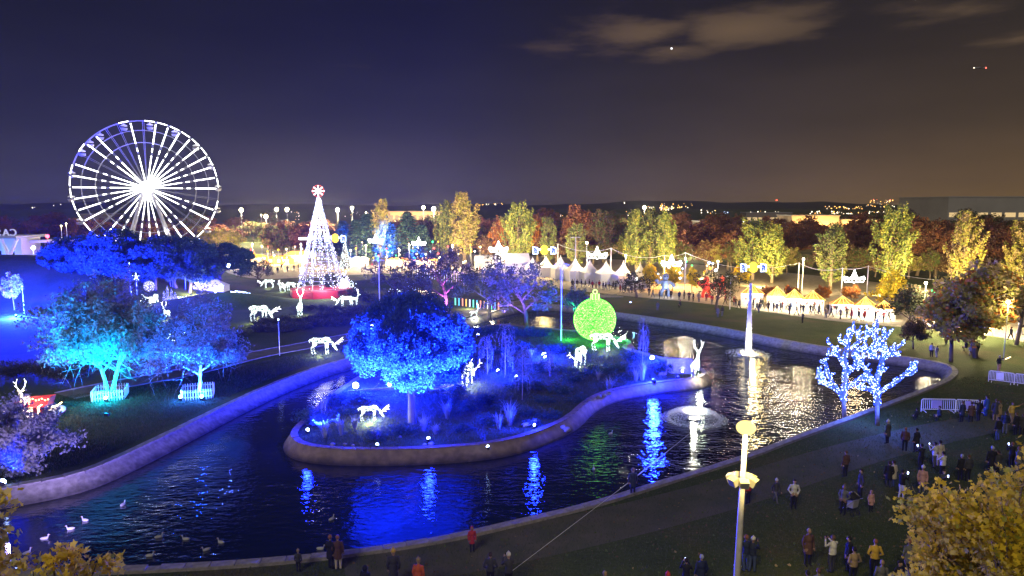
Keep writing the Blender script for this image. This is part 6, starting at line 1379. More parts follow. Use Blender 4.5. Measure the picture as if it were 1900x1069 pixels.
near = [
 (1388, 936, 'person in a red jacket half hidden by the near lamp post', 'stand', 'red', 'black', 'hair', None, 30, .95),
 (1439, 933, 'child with a pale hat and grey trousers right of the lamp post', 'walk', 'dgrey', 'grey', 'hat', 'white', 200, .8),
 (1472, 945, 'person in a white jacket and black trousers, hands in pockets', 'pockets', 'white', 'black', 'hair', None, 170, 1),
 (1564, 955, 'person in a big grey hooded jacket beside a pushchair', 'pockets', 'grey', 'black', 'hood', 'grey', 130, 1),
 (1615, 950, 'small child in a pale pink coat', 'coat', 'pink', 'black', 'hood', 'pink', 190, .72),
 (1596, 925, 'dark clothed person leaning to the pink child', 'stand', 'dgrey', 'black', 'hair', None, 90, 1),
 (1568, 886, 'two toned figure in dull brown further back on the lawn', 'stand', 'brown', 'black', 'hair', None, 20, 1),
 (1648, 906, 'person in black with a long white scarf stripe', 'coat', 'black', 'dgrey', 'hair', None, 340, 1),
 (1656, 905, 'person in a cream open coat next to the black one', 'coat', 'cream', 'jeans', 'hair', None, 20, .98),
 (1672, 926, 'person in black top over white skirt looking at a lit phone', 'phone', 'black', 'white', 'hair', None, 290, 1),
 (1710, 916, 'person in a pink red patterned coat on the lawn', 'coat', 'pink', 'grey', 'hat', 'white', 150, 1),
 (1748, 924, 'dark person with a lit phone behind the yellow maple', 'phone', 'dgrey', 'black', 'hair', None, 180, 1),
 (1748, 888, 'person in a white jacket with both arms to the face', 'phone', 'white', 'black', 'hair', None, 20, 1),
 (1733, 868, 'person in a light jacket holding a phone high', 'phone', 'white', 'grey', 'hair', None, 30, .98),
 (1742, 866, 'person in a pale top close behind the light jacket', 'coat', 'cream', 'cream', 'hair', None, 0, 1),
 (1708, 872, 'dark person with a bright phone light', 'phone', 'black', 'black', 'hair', None, 10, .98),
 (1699, 840, 'person in black in the middle of the lawn', 'coat', 'black', 'black', 'hair', None, 20, 1),
 (1678, 838, 'person in dark brown in the middle of the lawn', 'stand', 'brown', 'black', 'hair', None, 330, 1),
 (1646, 824, 'person with a white cap and dark coat by the wrapped trees', 'coat', 'dgrey', 'black', 'hat', 'white', 30, 1),
 (1742, 782, 'person in blue crouching before the barrier', 'crouch', 'navy', 'navy', 'hair', None, 60, 1),
 (1700, 780, 'small dark child sitting on the ground', 'crouch', 'black', 'black', 'hair', None, 20, .8),
 (1784, 784, 'dark person left in the group at the barrier', 'coat', 'navy', 'black', 'hair', None, 10, 1),
 (1801, 785, 'brown clad person second in the group at the barrier', 'coat', 'brown', 'black', 'hair', None, 350, 1),
 (1815, 782, 'person in black pointing with an outstretched left arm', 'point', 'black', 'black', 'hair', None, 0, 1.05),
 (1829, 773, 'person in a bright blue coat by the barrier', 'coat', 'blue', 'blue', 'hair', None, 20, 1),
 (1846, 782, 'tall dark person with pale hood edge', 'coat', 'dgrey', 'tan', 'hair', None, 340, 1.05),
 (1853, 782, 'person in a tan coat beside the tall dark person', 'coat', 'tan', 'tan', 'hair', None, 40, 1),
 (1851, 818, 'person in a black jacket and jeans carrying a bag', 'stand', 'black', 'jeans', 'hair', None, 10, 1),
 (1864, 806, 'person in a navy jacket with light trousers', 'stand', 'navy', 'grey', 'hair', None, 330, 1),
 (1876, 786, 'person in a yellow jacket with an arm out', 'point', 'yellow', 'tan', 'hair', None, 180, 1),
 (1884, 808, 'person in a long black coat by the frame edge', 'coat', 'black', 'black', 'hair', None, 15, 1),
 (1896, 808, 'person in dark clothes cut by the frame edge', 'coat', 'dgrey', 'black', 'hair', None, 345, 1),
 (1838, 882, 'tall dark person with grey hair near the yellow maple', 'coat', 'black', 'black', 'hair', 'pale', 350, 1.08),
 (1850, 884, 'dark person close beside the grey haired one', 'coat', 'dgrey', 'black', 'hair', None, 20, 1),
 (1876, 868, 'dark person with a small phone light at the right', 'phone', 'black', 'black', 'hair', None, 0, 1),
 (1888, 876, 'person in a grey jacket behind the yellow maple', 'coat', 'grey', 'grey', 'hair', None, 30, 1),
 (1782, 892, 'dark couple figure above the yellow maple top, left one', 'stand', 'black', 'black', 'hair', 'pale', 0, 1),
 (1795, 894, 'dark couple figure above the yellow maple top, right one', 'stand', 'dgrey', 'black', 'hair', None, 0, 1),
 (1395, 1062, 'person with a white cap raising both arms beside the lamp post', 'phone', 'navy', 'jeans', 'hat', 'white', 320, 1),
 (1383, 1060, 'person in jeans blue mostly behind the near lamp post', 'phone', 'navy', 'jeans', 'hair', None, 10, 1),
 (1498, 1050, 'ginger haired person in a brown red coat', 'coat', 'brown', 'black', 'hair', 'tan', 190, 1.05),
 (1543, 1062, 'person with white sleeves holding both arms up', 'phone', 'white', 'dgrey', 'hair', None, 20, 1.02),
 (1582, 1085, 'person in a tan jacket near the bottom edge', 'pockets', 'tan', 'black', 'hair', None, 10, 1),
 (1621, 1070, 'person in a mustard yellow puffer jacket', 'pockets', 'yellow', 'black', 'hair', None, 350, 1.05),
 (1633, 1110, 'person in grey at the bottom edge left of the small maple', 'coat', 'grey', 'black', 'hair', 'tan', 340, 1),
 (1665, 1112, 'dark haired person at the bottom edge by the small maple', 'coat', 'black', 'black', 'hair', None, 200, 1),
 (1684, 1066, 'person in a light grey coat left of the small maple', 'coat', 'grey', 'black', 'hair', None, 0, 1),
 (1742, 1022, 'dark person with a white hat between the maples', 'coat', 'black', 'black', 'hat', 'white', 0, 1),
 (1760, 1012, 'dark person beside the white hatted one', 'coat', 'navy', 'black', 'hair', None, 20, 1),
 (1496, 1130, 'dark haired head at the bottom edge under the ginger person', 'stand', 'dgrey', 'black', 'hair', None, 10, 1),
 (1516, 1126, 'brown haired head at the bottom edge', 'stand', 'grey', 'black', 'hair', 'brown', 10, 1),
 (1573, 1060, 'dark seated shape right of the raised arms', 'coat', 'black', 'black', 'hair', None, 60, 1),
 (614, 1057, 'dark person at the near pond kerb, left one of a couple', 'coat', 'black', 'black', 'hair', None, 330, 1),
 (628, 1058, 'person in a brown coat and pale trousers at the near pond kerb', 'coat', 'brown', 'cream', 'hair', None, 10, 1),
 (554, 1062, 'child with a pale hat by the near pond kerb', 'stand', 'dgrey', 'black', 'hat', 'tan', 0, .62),
 (679, 1118, 'dark person at the bottom edge left of the fur hood', 'coat', 'black', 'black', 'hood', 'black', 340, 1),
 (731, 1092, 'person with a yellow rimmed dark hood at the bottom', 'coat', 'dgrey', 'black', 'hat', 'yellow', 10, 1.05),
 (777, 1104, 'person in an orange coat with a tan hood', 'coat', 'orange', 'black', 'hat', 'tan', 350, 1),
 (876, 1024, 'child in a red coat standing near the kerb', 'coat', 'red', 'black', 'hood', 'red', 190, .74),
 (910, 1092, 'dark person at the bottom centre, left one of two', 'pockets', 'dgrey', 'black', 'hair', None, 0, 1),
 (944, 1096, 'dark person with a white cap and a phone at the bottom centre', 'phone', 'dgrey', 'black', 'hat', 'white', 20, 1.02),
 (1174, 920, 'person in black alone at the near kerb', 'coat', 'navy', 'black', 'hair', None, 10, 1),
 (1121, 1132, 'head with tan hair at the bottom edge right of the rope', 'stand', 'brown', 'black', 'hair', 'tan', 190, 1),
 (1237, 1136, 'head in a red and white hat at the bottom edge', 'stand', 'dgrey', 'black', 'hat', 'red', 180, 1),
 (1272, 1104, 'dark person with a bright phone dot near the bottom edge', 'phone', 'black', 'black', 'hair', None, 350, .95),
 (1300, 1100, 'person with grey hair near the bottom edge', 'coat', 'navy', 'black', 'hair', 'pale', 10, 1),
 (1728, 663, 'person in a white jacket on the right lawn, left one of a pair', 'stand', 'white', 'black', 'hair', None, 330, .95, 'people under the right oaks'),
 (1738, 664, 'child in a pale jacket on the right lawn beside the white jacket', 'stand', 'cream', 'white', 'hair', None, 20, .8, 'people under the right oaks'),
 (1792, 652, 'person in black sitting under the oaks', 'crouch', 'black', 'black', 'hair', None, 60, 1.1, 'people under the right oaks'),
 (1801, 661, 'person in a long white coat under the oaks', 'coat', 'white', 'tan', 'hair', None, 10, 1, 'people under the right oaks'),
 (1812, 660, 'person in black beside the oak trunk', 'coat', 'black', 'black', 'hair', None, 350, 1, 'people under the right oaks'),
 (1853, 690, 'person in black and pink holding a lit wand behind the barrier', 'point', 'black', 'pink', 'hair', 'cream', 180, 1, 'people under the right oaks'),
 (1755, 640, 'person in pink far back under the oaks', 'coat', 'pink', 'grey', 'hair', None, 200, 1, 'people under the right oaks'),
 (1875, 632, 'person in black striding on the lit path at the right', 'walk', 'black', 'black', 'hair', None, 90, 1, 'people under the right oaks'),
 (1891, 622, 'person in a pale blue coat at the right edge of the lit path', 'walk', 'pale', 'pale', 'hair', None, 270, 1.1, 'people under the right oaks'),
 (1489, 600, 'dark person bending on the far lawn beyond the jet', 'pockets', 'dgrey', 'black', 'hair', None, 40, .95, 'people on the far lawn'),
 (1262, 571, 'person sitting on a bicycle like seat on the far lawn', 'crouch', 'dgrey', 'black', 'hair', 'red', 90, 1.1, 'people on the far lawn'),
 (1220, 577, 'person in grey on the far lawn near the kerb', 'stand', 'grey', 'grey', 'hair', None, 0, .95, 'people on the far lawn'),
 (1332, 590, 'person in a dark coat, left one of a pair before the forked tree', 'stand', 'grey', 'grey', 'hair', None, 0, 1, 'people on the far lawn'),
 (1340, 588, 'person in a dark coat, right one of a pair before the forked tree', 'stand', 'dgrey', 'grey', 'hair', None, 20, 1, 'people on the far lawn')]
for r in near: person(r[0], r[1], r[2], r[3], r[4], r[5], r[6], r[7], r[8], r[9], r[10] if len(r) > 10 else 'people on the near lawn', lit=('phone' in r[2] and ('lit' in r[2] or 'bright' in r[2] or 'light' in r[2])))
# people on the promenade
R = random.Random(31)
tops = ['black', 'dgrey', 'dgrey', 'grey', 'navy', 'brown', 'olive', 'red', 'tan', 'black']
def crowd(px0, px1, row, spread, n, label, group):
    for i in range(n):
        px = px0+(px1-px0)*(i+R.uniform(-.4, .4))/n; c = R.choice(tops)
        person(px, row(px)+R.uniform(-spread, spread), label % {'dgrey': 'dark grey', 'navy': 'navy blue', 'olive': 'olive green'}.get(c, c), R.choice(['walk', 'walk', 'stand', 'coat', 'pockets']), c, R.choice(['black', 'dgrey', 'jeans', 'black']), 'hair', None, R.choice([90, 270, 80, 100, 260, 0, 180, 20]), 1.0, group)
crowd(1375, 1650, lambda x: 572+(x-1375)*.062, 3.5, 26, 'person in %s close to the market stall counters', 'people at the market stalls')
crowd(1400, 1660, lambda x: 578+(x-1400)*.075, 3, 20, 'person in %s walking on the path before the market stalls', 'people walking before the stalls')
crowd(1060, 1200, lambda x: 533+(x-1060)*.08, 3, 22, 'person in %s in the queue at the white tents', 'people at the white tents')
crowd(1200, 1380, lambda x: 550+(x-1200)*.1, 3, 16, 'person in %s on the path between tents and stalls', 'people between tents and stalls')
crowd(680, 900, lambda x: 501+(x-680)*.03, 3, 24, 'person in %s on the fairground path behind the light arches', 'people on the fairground path')
crowd(420, 560, lambda x: 503, 5, 16, 'person in %s on the path left of the light cone', 'people left of the light cone')
# lit wand held at the right, pushchair, bag
p = on_z(1853, 690); tag(MB().tube([p+Vector((.5, -.1, 1.35)), p+Vector((1.0, -.15, 1.6))], .035, 6).build('light_wand', M['led_warm']), 'short glowing wand in the hand of the person behind the barrier', 'toy')
p = on_z(1577, 953); t = thing('pushchair', 'dark pushchair with a pale blanket beside the grey hooded person', 'pushchair', p, .5)
MB().add([(-.22, -.3, .45), (.22, -.3, .45), (.22, .2, .4), (-.22, .2, .4), (-.22, -.38, .95), (.22, -.38, .95), (-.22, .35, .6), (.22, .35, .6)], [(0, 1, 2, 3), (0, 4, 5, 1), (3, 2, 7, 6), (0, 3, 6, 4), (1, 5, 7, 2)]).build('seat', M['paint_grey'], t)
MB().tube([(0, -.38, .95), (0, -.1, 1.1), (0, .15, 1.0)], [.24, .26, .2], 8).build('hood', M['black'], t)
for x in (-.25, .25):
    for y in (-.3, .4): MB().ring((x, y, .13), .11, .025, 14, 5, 'X').build('wheel', M['black'], t)
    MB().tube([(x, .4, .13), (x, -.3, .9), (x, -.55, 1.05)], .015, 5).build('handle', M['steel'], t)

# ================================================================== BARRIERS
def barrier(px0, py0, px1, py1, label, poster=None, h=1.1):
    a, b = on_z(px0, py0), on_z(px1, py1); d = b-a; L = d.length; t = thing('crowd_barrier', label, 'barrier', a, math.atan2(d.y, d.x), 'metal crowd barriers')
    MB().tube([(0, 0, 0), (0, 0, h-.1), (.1, 0, h), (L-.1, 0, h), (L, 0, h-.1), (L, 0, 0)], .035, 6).tube([(0, 0, .22), (L, 0, .22)], .028, 6).build('frame', M['steel_white'], t)
    for x in (.25, L-.25): MB().tube([(x, -.35, .02), (x, 0, .1), (x, .35, .02)], .03, 5).build('foot', M['steel_white'], t)
    n = 17; bar = MB().tube([(0, 0, .22), (0, 0, h)], .02, 4).mesh('bar', M['steel_white'])
    for i in range(1, n): link('bar', bar, t, (L*i/n, 0, 0))
    if poster: MB().box((L*.44, -.05, h*.60), (L*.30, .015, h*.62)).build('poster', M[poster], t)
M['poster_lilac'] = pmat('poster_lilac', (.36, .32, .80), .5, noise=1.5, col2=(.30, .26, .70)); M['poster_white'] = pmat('poster_white', (.75, .72, .75), .5)
barrier(1709, 764, 1772, 765, 'pale barrier with a lilac poster near the end of the pond', 'poster_lilac'); barrier(1773, 765, 1830, 768, 'pale barrier behind the group of people', 'poster_lilac')
barrier(1834, 708, 1881, 714, 'white barrier with a white notice on the right lawn', 'poster_white'); barrier(1882, 714, 1930, 720, 'white barrier cut by the frame edge')
barrier(20, 1046, -30, 1046, 'pale barrier end at the bottom left corner')

# ================================================================== DUCKS
def duck_mesh():
    mb = MB(); mb.tube([(-.26, 0, .10), (-.16, 0, .08), (0, 0, .07), (.14, 0, .08), (.20, 0, .10)], [.02, .09, .11, .09, .04], 9); mb.tube([(.14, 0, .10), (.20, 0, .20), (.21, 0, .27)], [.05, .035, .03], 7); mb.ball((.225, 0, .29), (.05, .04, .042), 8, 6)
    return remesh(mb, 'body', .018, [pmat('duck_white', (.34, .34, .33), .7)]), MB().tube([(.26, 0, .285), (.32, 0, .275)], [.02, .012], 5).mesh('beak', M['stall_roof'])
dkb, dkk = duck_mesh()
for i, (px, py, r_) in enumerate(((83, 1001, 20), (158, 967, 170), (131, 983, 200), (228, 938, 80), (295, 998, 30), (345, 1002, 180), (410, 1008, 160), (278, 1033, 10), (50, 1028, 60), (1102, 872, 90), (1133, 806, 40), (383, 1022, 220), (595, 1020, 0), (615, 965, 60))):
    t = thing('duck', ('white duck swimming at the pond end, nearest the yellow maple tips', 'white duck below the lavender tree', 'small white duck between the first two', 'white duck farthest out from the left kerb', 'white duck in the middle of the near left water', 'white duck right of the middle one',
        'white duck close to the near kerb', 'white duck touching the near kerb shade', 'white duck at the far left of the pond end', 'white duck alone between island and near lawn', 'white duck close below the island bend', 'white duck near the kerb right of the pair', 'white duck by the couple at the kerb', 'small white duck out on the dark water')[i], 'duck', on_z(px, py, WZ-.02), math.radians(r_), 'ducks on the pond', .85); link('body', dkb, t); link('beak', dkk, t)

# ================================================================== ISLAND THINGS
def hut():
    p = on_z(1262, 698, .02); t = thing('wooden_screen', 'pale wooden screen wall near the right tip of the island', 'screen', p, -.15)
    for i in range(9): MB().box((-1.15+i*.28, .9, .80+.02*(i % 2)), (.26, .05, 1.55)).build('board', M['wood_pale'], t)
    MB().box((1.30, .3, .72), (.07, 1.5, 1.4)).build('side_panel', M['wood'], t); MB().box((-.1, .85, 1.62), (2.8, .14, .08)).build('top_rail', M['wood'], t)
    p = on_z(1265, 694, .02); t = thing('duck_house', 'small house shaped lantern with a pale roof beside the wooden screen', 'duck house', p)
    MB().box((0, 0, .36), (.5, .45, .5)).build('wall', M['wood'], t); MB().add([(-.36, -.32, .6), (.36, -.32, .6), (.36, .32, .6), (-.36, .32, .6), (0, -.32, .92), (0, .32, .92)], [(0, 4, 5, 3), (1, 2, 5, 4), (0, 1, 4), (2, 3, 5)]).build('roof', M['paint_white'], t); MB().box((0, -.24, .36), (.24, .02, .26)).build('opening', M['led_ice'], t)
    p = on_z(1257, 702, .02); t = thing('black_speaker', 'small black box on the lit stone at the island tip', 'box', p); MB().box((0, 0, .22), (.3, .25, .44)).build('case', M['black'], t); MB().tube([(0, -.13, .25), (0, -.14, .25)], .1, 10).build('cone', M['paint_grey'], t)
    p = on_z(1230, 697, .02); t = thing('duck_sculpture', 'small dark bird figure on the lit stone at the island tip', 'bird figure', p, .4, None, 2); link('body', dkb, t); setmats(t.children[0], [M['wood']]); link('beak', dkk, t)
    p = on_z(982, 792, .02); t = thing('white_log', 'short pale log lying at the island edge, lit blue white', 'log', p+Vector((0, 0, .12)), .35); MB().tube([(-.55, 0, .05), (0, 0, .1), (.6, 0, .32)], [.17, .16, .15], 12).build('bark', M['wood_pale'], t, True); MB().tube([(-.57, 0, .05), (-.555, 0, .05)], .12, 12).build('cut_face', M['black'], t)
    # stones
    for i, (px, py, s) in enumerate(((1052, 800, .30), (1046, 795, .25), (1095, 745, .22), (1103, 741, .2), (1112, 738, .22), (1122, 735, .2), (1131, 733, .2), (1085, 752, .2), (640, 826, .16), (655, 828, .14), (617, 827, .2), (800, 826, .22), (788, 827, .16), (742, 812, .15))):
        p = on_z(px, py, .02); bm = bmesh.new(); bmesh.ops.create_icosphere(bm, subdivisions=2, radius=s)
        for v in bm.verts: v.co *= random.uniform(.82, 1.1); v.co.z *= .7
        me = bpy.data.meshes.new('stone'); bm.to_mesh(me); bm.free(); me.materials.append(M['concrete']); tag(link('stone', me, None, p+Vector((0, 0, s*.4))), ORD[i % 13]+' rounded stone along the island edge'+(' at the bend' if px > 1000 else ' below the pine'), 'stone', 'stones on the island edge')
    p = on_z(1176, 626, .02); t = thing('marker_post', 'short white marker post on the green lit island tip', 'post', p); MB().box((0, 0, .3), (.18, .1, .6)).build('panel', M['paint_white'], t); MB().box((0, 0, .62), (.22, .14, .04)).build('cap', M['paint_white'], t)
    # fallen trunks lit by the lamps
    for px, py, L, rz, lab in ((690, 726, 4.2, .12, 'fallen pale branch between the two left floodlights'), (820, 722, 2.5, .5, 'fallen pale branch right of the pine trunk'), (1000, 676, 3.0, .25, 'fallen pale trunk in front of the large bright floodlight')):
        p = on_z(px, py, .02); t = thing('fallen_trunk', lab, 'fallen trunk', p, rz); MB().tube([(-L/2, 0, .08), (0, .1, .16), (L/2, 0, .24)], [.06, .11, .09], 8).build('trunk', M['bark_pale'], t); MB().tube([(0, .1, .16), (.5, .3, .5), (.7, .5, .7)], [.05, .03, .01], 5).tube([(-.6, .0, .14), (-.9, -.2, .45)], [.04, .01], 5).build('branch', M['bark_pale'], t)
hut()
# warm lit display at the lower left: golden deer figure with a red sleigh
def display():
    p = on_z(42, 772); t = thing('display_platform', 'bright white round platform with red sleigh display at the far left', 'platform', p); MB().lathe([(3.0, 0), (3.0, .18), (2.9, .22), (.01, .22)], 28).build('deck', M['paint_white'], t); MB().lathe([(3.02, .02), (3.05, .16)], 28).build('rim', M['red_paint'], t)
    q = p+Vector((.2, 1.2, .22)); t = thing('red_sleigh', 'red sleigh with gold lights on the white platform', 'sleigh', q, .1)
    MB().add([(-1.4, -.5, .3), (1.2, -.5, .3), (1.5, -.5, 1.1), (-1.2, -.5, .9), (-1.4, .5, .3), (1.2, .5, .3), (1.5, .5, 1.1), (-1.2, .5, .9)], [(0, 1, 2, 3), (7, 6, 5, 4), (0, 4, 5, 1), (1, 5, 6, 2), (3, 7, 4, 0)]).build('body', M['red_paint'], t)
    for y in (-.5, .5): MB().tube([(-1.6, y, .25), (-1.3, y, .05), (1.4, y, .05), (1.9, y, .4)], .05, 5).build('runner', M['led_warm'], t)
    P = [(x, -.56, .95+.08*math.sin(x*9)) for x in np.linspace(-1.1, 1.4, 22)]; link('string_lights', bulbs('string_lights', P, .07, [M['led_red'], M['led_warm']], np.arange(22) % 2), t)['kind'] = 'stuff'
    q = p+Vector((.2, .1, .22)); t = thing('gold_deer_figure', 'standing deer figure with antlers of warm white lights in front of the sleigh', 'deer figure', q, math.radians(-70), None, 1.25); b, a, k = DEER['stand']; o = link('body', b, t); setmats(o, [M['paint_cream']]); link('antlers', a, t); l = link('bulb', k, t); setmats(l, [M['led_warm']])
    t = thing('gift_box', 'red gift box with a lit bow right of the golden deer', 'gift box', p+Vector((1.9, -.6, .22)), .3); MB().box((0, 0, .4), (.8, .8, .8)).build('box', M['red_paint'], t); MB().box((0, 0, .4), (.16, .82, .82)).build('ribbon', M['led_warm'], t)
    t = thing('lantern', 'glaring warm lantern left of the golden deer', 'lantern', p+Vector((-1.4, -.9, .22))); MB().tube([(0, 0, 0), (0, 0, .5)], .1, 8).build('post', M['black'], t); MB().ball((0, 0, .7), .26, 10, 7).build('globe', M['lamp_warm'], t)
    point('display_lamp', p+Vector((-1.4, -1.3, 1.5)), 900, (1, .82, .55), .25); point('display_lamp', p+Vector((1, -1, 2.2)), 700, (1, .8, .6), .3)
display()
# lilac lit round tree on the grass hill and hill bits
p = at_y(28, 560, 118); p.z = 5.2; hp = Vector((-112+27, 138-20, 4.4))
q = at_y(27, 578, 112); tree('round1', (q.x, 112, 0.6), 'round tree lit pale lilac on the blue grass hill', 6.5, 5.5, 1, None, 'tree', [M['leaf_grey'], M['leaf_tan'], M['leaf_grey']]); spot('hill_tree_lamp', (q.x+1.5, 106.5, 1.0), (q.x, 112, 4.5), 9000, (.42, .42, 1), 80, .8, .2)
floodlight(40, 592, 'pale lilac floodlight below the round tree on the hill', Vector((q.x, 112, 3)), 0, r=.16, glow='led_ice')

# ================================================================== PAVILION WITH SIGN (seen from behind)
def pavilion():
    Y = 168; b = at_y(60, 480, Y); L0 = at_y(-120, 440, Y).x; R0 = at_y(47, 440, Y).x; R1 = at_y(104, 440, Y).x; zt = at_y(0, 439, Y).z; t = thing('pavilion', 'low white pavilion with sloping supports and rooftop letters, lit blue', 'building', (0, Y, 0))
    w = lambda m, n, mt: m.build(n, M[mt], t)
    w(MB().box(((L0+R0)/2, 4, zt/2), (R0-L0-3, 7, zt-.6)), 'wall', 'paint_white'); w(MB().box(((L0+R0)/2, 1.5, zt), (R0-L0+1, 11, .6)), 'roof', 'paint_grey')
    w(MB().box(((R0+R1)/2+1, 6, zt-1.3), (R1-R0+3, 8, .5)), 'roof', 'paint_white'); w(MB().box(((R0+R1)/2, 8.5, (zt-2)/2), (R1-R0-1, 5, zt-2)), 'wall', 'paint_grey')
    for x in (R0-1.2, R0-12, R0-22): w(MB().tube([(x-.8, -3.4, 0), (x-.8, -3.4, zt*.55), (x-2.2, -3.4, zt-.3)], [.5, .55, .35], 6), 'pillar', 'paint_white'); w(MB().tube([(x-.8, -3.4, zt*.5), (x+1.6, -3.4, zt-.3)], [.5, .35], 6), 'brace', 'paint_white')
    for i in range(4): w(MB().box((R0-4.4-3.2*i, .46, zt*.42), (2.4, .06, zt*.45)), 'window', 'glass_dark')
    # letters facing away: mirrored from here
    for i, ch in enumerate('CASA'):
        cu = bpy.data.curves.new('letter', 'FONT'); cu.body = ch; cu.size = 2.3; cu.extrude = .12; cu.align_x = 'CENTER'
        tmp = bpy.data.objects.new('tmp', cu); C.objects.link(tmp); dg = bpy.context.evaluated_depsgraph_get(); me = bpy.data.meshes.new_from_object(tmp.evaluated_get(dg)); bpy.data.objects.remove(tmp)
        me.materials.clear(); me.materials.append(M['letter_glow']); me.name = 'letter'
        link('letter', me, t, (at_y(41-13.5*i, 430, Y).x, -3, zt+.3), (PI/2, 0, PI))
    point('pavilion_lamp', (R0-7, -5.5, zt*.6), 2400, (.06, .22, 1), .3, t); point('pavilion_lamp', (R0+3.5, -2, zt-3), 1500, (.22, .10, 1), .3, t); point('pavilion_lamp', (R0-20, -5.5, zt*.6), 2000, (.06, .22, 1), .3, t)
M['glass_dark'] = pmat('glass_dark', (.02, .03, .05), .1, spec=.6); M['letter_glow'] = emat('letter_glow', (.62, .60, .85), .8)
pavilion()
lamp_post(25, 0, 462, 'glaring pale blue lamp in front of the pavilion', 'lamp_blue', 3500, (.25, .40, 1), .42, None, Y=160)
p = at_y(88, 440, 160); t = thing('red_lamp', 'glaring red lamp beside the thin poles at the pavilion', 'lamp', (p.x, 160, 0)); MB().tube([(0, 0, 0), (0, 0, p.z)], .06, 5).build('post', M['steel'], t); MB().ball((0, 0, p.z+.2), .4, 10, 7).build('globe', M['lamp_red'] if 'lamp_red' in M else M.setdefault('lamp_red', emat('lamp_red', (1, .05, .08), 12)), t); point('lamp_light', (0, -.8, p.z+.1), 900, (1, .05, .12), .3, t)

# ================================================================== DISTANT BUILDINGS
def building(px0, px1, base, top, Y, label, mat, windows=0, wmat='win_warm', depth=18, roof=True, lights=0, name='warehouse', wr=(.25, .55)):
    a, b = at_y(px0, base, Y), at_y(px1, base, Y); H = at_y(px0, top, Y).z; z0 = max(-1, min(a.z, H-4)); z0 = 0; W = b.x-a.x; t = thing(name, label, 'building', ((a.x+b.x)/2, Y, 0))
    MB().box((0, depth/2, H/2), (W, depth, H)).build('wall', M[mat], t)
    if roof: MB().box((0, depth/2, H+.25), (W+.8, depth+.8, .5)).build('roof', M['paint_grey'], t)
    for i in range(windows):
        x = -W/2+W*(i+.5)/windows; o = MB().box((x, -.08, H*(wr[0]+wr[1])/2), (W/windows*.78, .12, H*(wr[1]-wr[0]))).build('window', M[wmat], t)
    for i in range(lights):
        x = -W/2+W*(i+.5)/lights; MB().ball((x, -1.0, H*.5), .35, 6, 5).build('wall_lamp', M['lamp_warm'], t); point('wall_lamp_light', (x, -4.0, 4.0), 14000, (1, .55, .16), .5, t)
    return t, H, W
M['win_warm'] = emat('win_warm', (1, .70, .32), .75); M['facade'] = pmat('facade', (.55, .42, .30), .8, noise=.2, col2=(.45, .36, .27)); M['facade_dark'] = pmat('facade_dark', (.16, .14, .13), .8); M['metal_clad'] = pmat('metal_clad', (.30, .29, .28), .5, .2, noise=.05, col2=(.24, .23, .22))
t, H, W = building(1468, 1556, 430, 401, 330, 'pale building with an orange lit wall behind the twin poplars', 'facade', 3, 'win_dark' if 'win_dark' in M else 'glass_dark', lights=3, wr=(.15, .5))
t, H, W = building(1560, 1637, 430, 409, 335, 'building with a glowing orange wall left of the olive poplar', 'facade', 0, lights=3)
building(1758, 1990, 402, 366, 470, 'long dark warehouse with a row of lit windows at the right edge', 'metal_clad', 9, 'win_warm', depth=60, wr=(.42, .55))
building(1300, 1365, 430, 412, 380, 'low dark building between trees left of the twin poplars', 'facade_dark', 6, 'glass_dark', name='low_building')
building(720, 830, 405, 393, 480, 'long low building glowing yellow above the blue spruces', 'facade', 10, 'win_warm', depth=12, lights=4, wr=(.4, .8))
building(1385, 1470, 400, 395, 700, 'low distant hall left of the orange lit building', 'facade_dark', 8, 'win_warm', name='hall')
building(1640, 1760, 402, 396, 620, 'low distant hall behind the olive poplar', 'facade_dark', 7, 'win_warm', name='hall')
building(150, 205, 415, 398, 520, 'dark low block left of the wheel', 'facade_dark', 5, 'glass_dark', name='low_building')

# town lights on the plain and the hills
R = random.Random(77); groups = []
def town(name, label, boxes, n, mats, rpx=.55):
    P = []; rr = []; mi = []
    for _ in range(n):
        x0, x1, y0, y1, Y = R.choice(boxes); px = R.uniform(x0, x1); py = R.uniform(y0, y1); p = at_y(px, py, Y*R.uniform(.97, 1.0)); P.append(tuple(p)); rr.append(rpx*Y/F*R.uniform(.5, 1.5)); mi.append(R.randrange(len(mats)))
    o = link(name, bulbs(name, P, rr, mats, np.array(mi))); tag(o, label, None, None, 'stuff')
M['town_orange'] = emat('town_orange', (1, .50, .10), 5); M['town_white'] = emat('town_white', (1, .86, .62), 4); M['town_red'] = emat('town_red', (1, .12, .06), 4); M['town_blue'] = emat('town_blue', (.45, .6, 1), 4)
town('town_lights', 'orange lights of a town on the hillside', [(1222, 1286, 378, 386, 3000), (1195, 1250, 383, 390, 2700), (1225, 1250, 384, 391, 2700)], 75, [M['town_orange'], M['town_orange'], M['town_white']], .8)
town('town_lights', 'orange and red lights of a far town at the right', [(1608, 1696, 376, 384, 3000), (1614, 1660, 371, 376, 3300), (1725, 1750, 376, 388, 2900), (1530, 1600, 383, 388, 2900)], 110, [M['town_orange'], M['town_orange'], M['town_white'], M['town_orange']], .7)
town('town_lights', 'red mast lights of the far town', [(1616, 1656, 370, 374, 3100), (1439, 1442, 371, 372, 3200)], 9, [M['town_red']], .8)
town('town_lights', 'white yellow lamps of the industrial estate', [(1502, 1530, 392, 397, 1500), (1543, 1558, 392, 397, 1500), (1612, 1640, 392, 397, 1500), (1375, 1450, 390, 396, 1500), (1300, 1330, 390, 397, 1600), (1560, 1600, 394, 398, 1500)], 70, [M['town_white'], M['town_white'], M['town_orange']], .9)
town('town_lights', 'blue lamps of the industrial estate', [(1338, 1352, 393, 397, 1500)], 4, [M['town_blue']], .8)
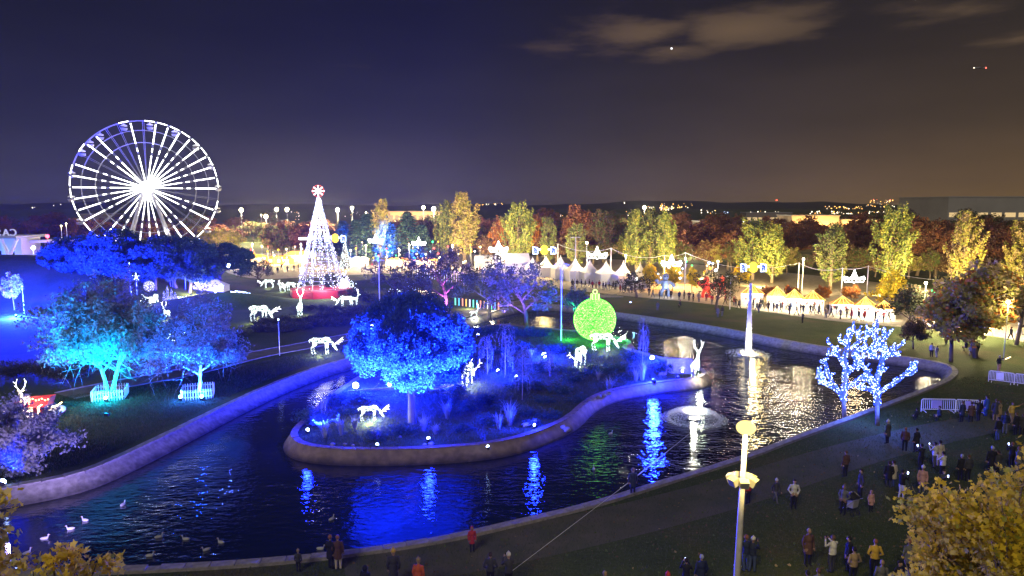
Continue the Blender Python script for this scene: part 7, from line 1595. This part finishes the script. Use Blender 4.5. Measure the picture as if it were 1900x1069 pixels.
town('town_lights', 'thin row of lamps on the horizon above the poplars', [(894, 935, 377, 381, 3000), (1020, 1045, 398, 402, 900), (540, 562, 393, 408, 700), (1010, 1045, 394, 406, 800), (1150, 1210, 392, 412, 900), (640, 700, 393, 402, 600)], 95, [M['town_white'], M['town_orange'], M['town_white']], .6)
town('town_lights', 'sparse white lamps on the dark hills at the left', [(60, 66, 384, 386, 1500), (98, 100, 381, 382, 1500), (112, 116, 379, 381, 1500), (1155, 1160, 374, 379, 3000)], 6, [M['town_white']], .9)

# ================================================================== IN THE SKY
c = at_y(1246, 90, 6000); tag(MB().ball(c, 7.5, 8, 6).build('bright_planet', emat('planet', (.95, .95, 1), 2.5)), 'bright white planet in front of the orange cloud', 'planet')
def plane():
    c = at_y(1818, 126, 1500); t = thing('airliner', 'small airliner with a red wing light high at the right', 'airplane', c)
    body = M['paint_grey']; MB().tube([(-11, 0, 0), (-9, 0, 0), (9, 0, 0), (12, 0, .6)], [.6, 1.5, 1.5, .4], 10).build('fuselage', body, t)
    MB().add([(-3, 0, -.3), (2.5, 0, -.3), (5, 13, .4), (3.5, 13, .4)], [(0, 1, 2, 3)]).add([(-3, 0, -.3), (2.5, 0, -.3), (5, -13, .4), (3.5, -13, .4)], [(3, 2, 1, 0)]).build('wing', body, t); MB().add([(8, 0, .5), (11, 0, .5), (12.5, 0, 4), (11.5, 0, 4)], [(0, 1, 2, 3)]).build('tail_fin', body, t)
    MB().ball((12.8, 0, 0), 1.5, 6, 5).build('red_light', M['led_red'], t); MB().ball((-12, 0, 0), 1.1, 6, 5).build('white_light', M['town_white'], t)
plane()

# ================================================================== NIGHT AIR
def haze():
    hz = MB().box((0, 4450, 22), (17900, 9300, 48)).build('haze', bpy.data.materials.new('haze')); hz['kind'] = 'stuff'
    m = hz.data.materials[0]; m.use_nodes = True; nt = m.node_tree; nt.nodes.clear(); pv = nd(nt, 'ShaderNodeVolumePrincipled')
    pv.inputs['Color'].default_value = (.92, .94, 1, 1); pv.inputs['Density'].default_value = .00005; pv.inputs['Anisotropy'].default_value = .55
    o_ = nd(nt, 'ShaderNodeOutputMaterial'); nt.links.new(pv.outputs[0], o_.inputs['Volume'])
haze()
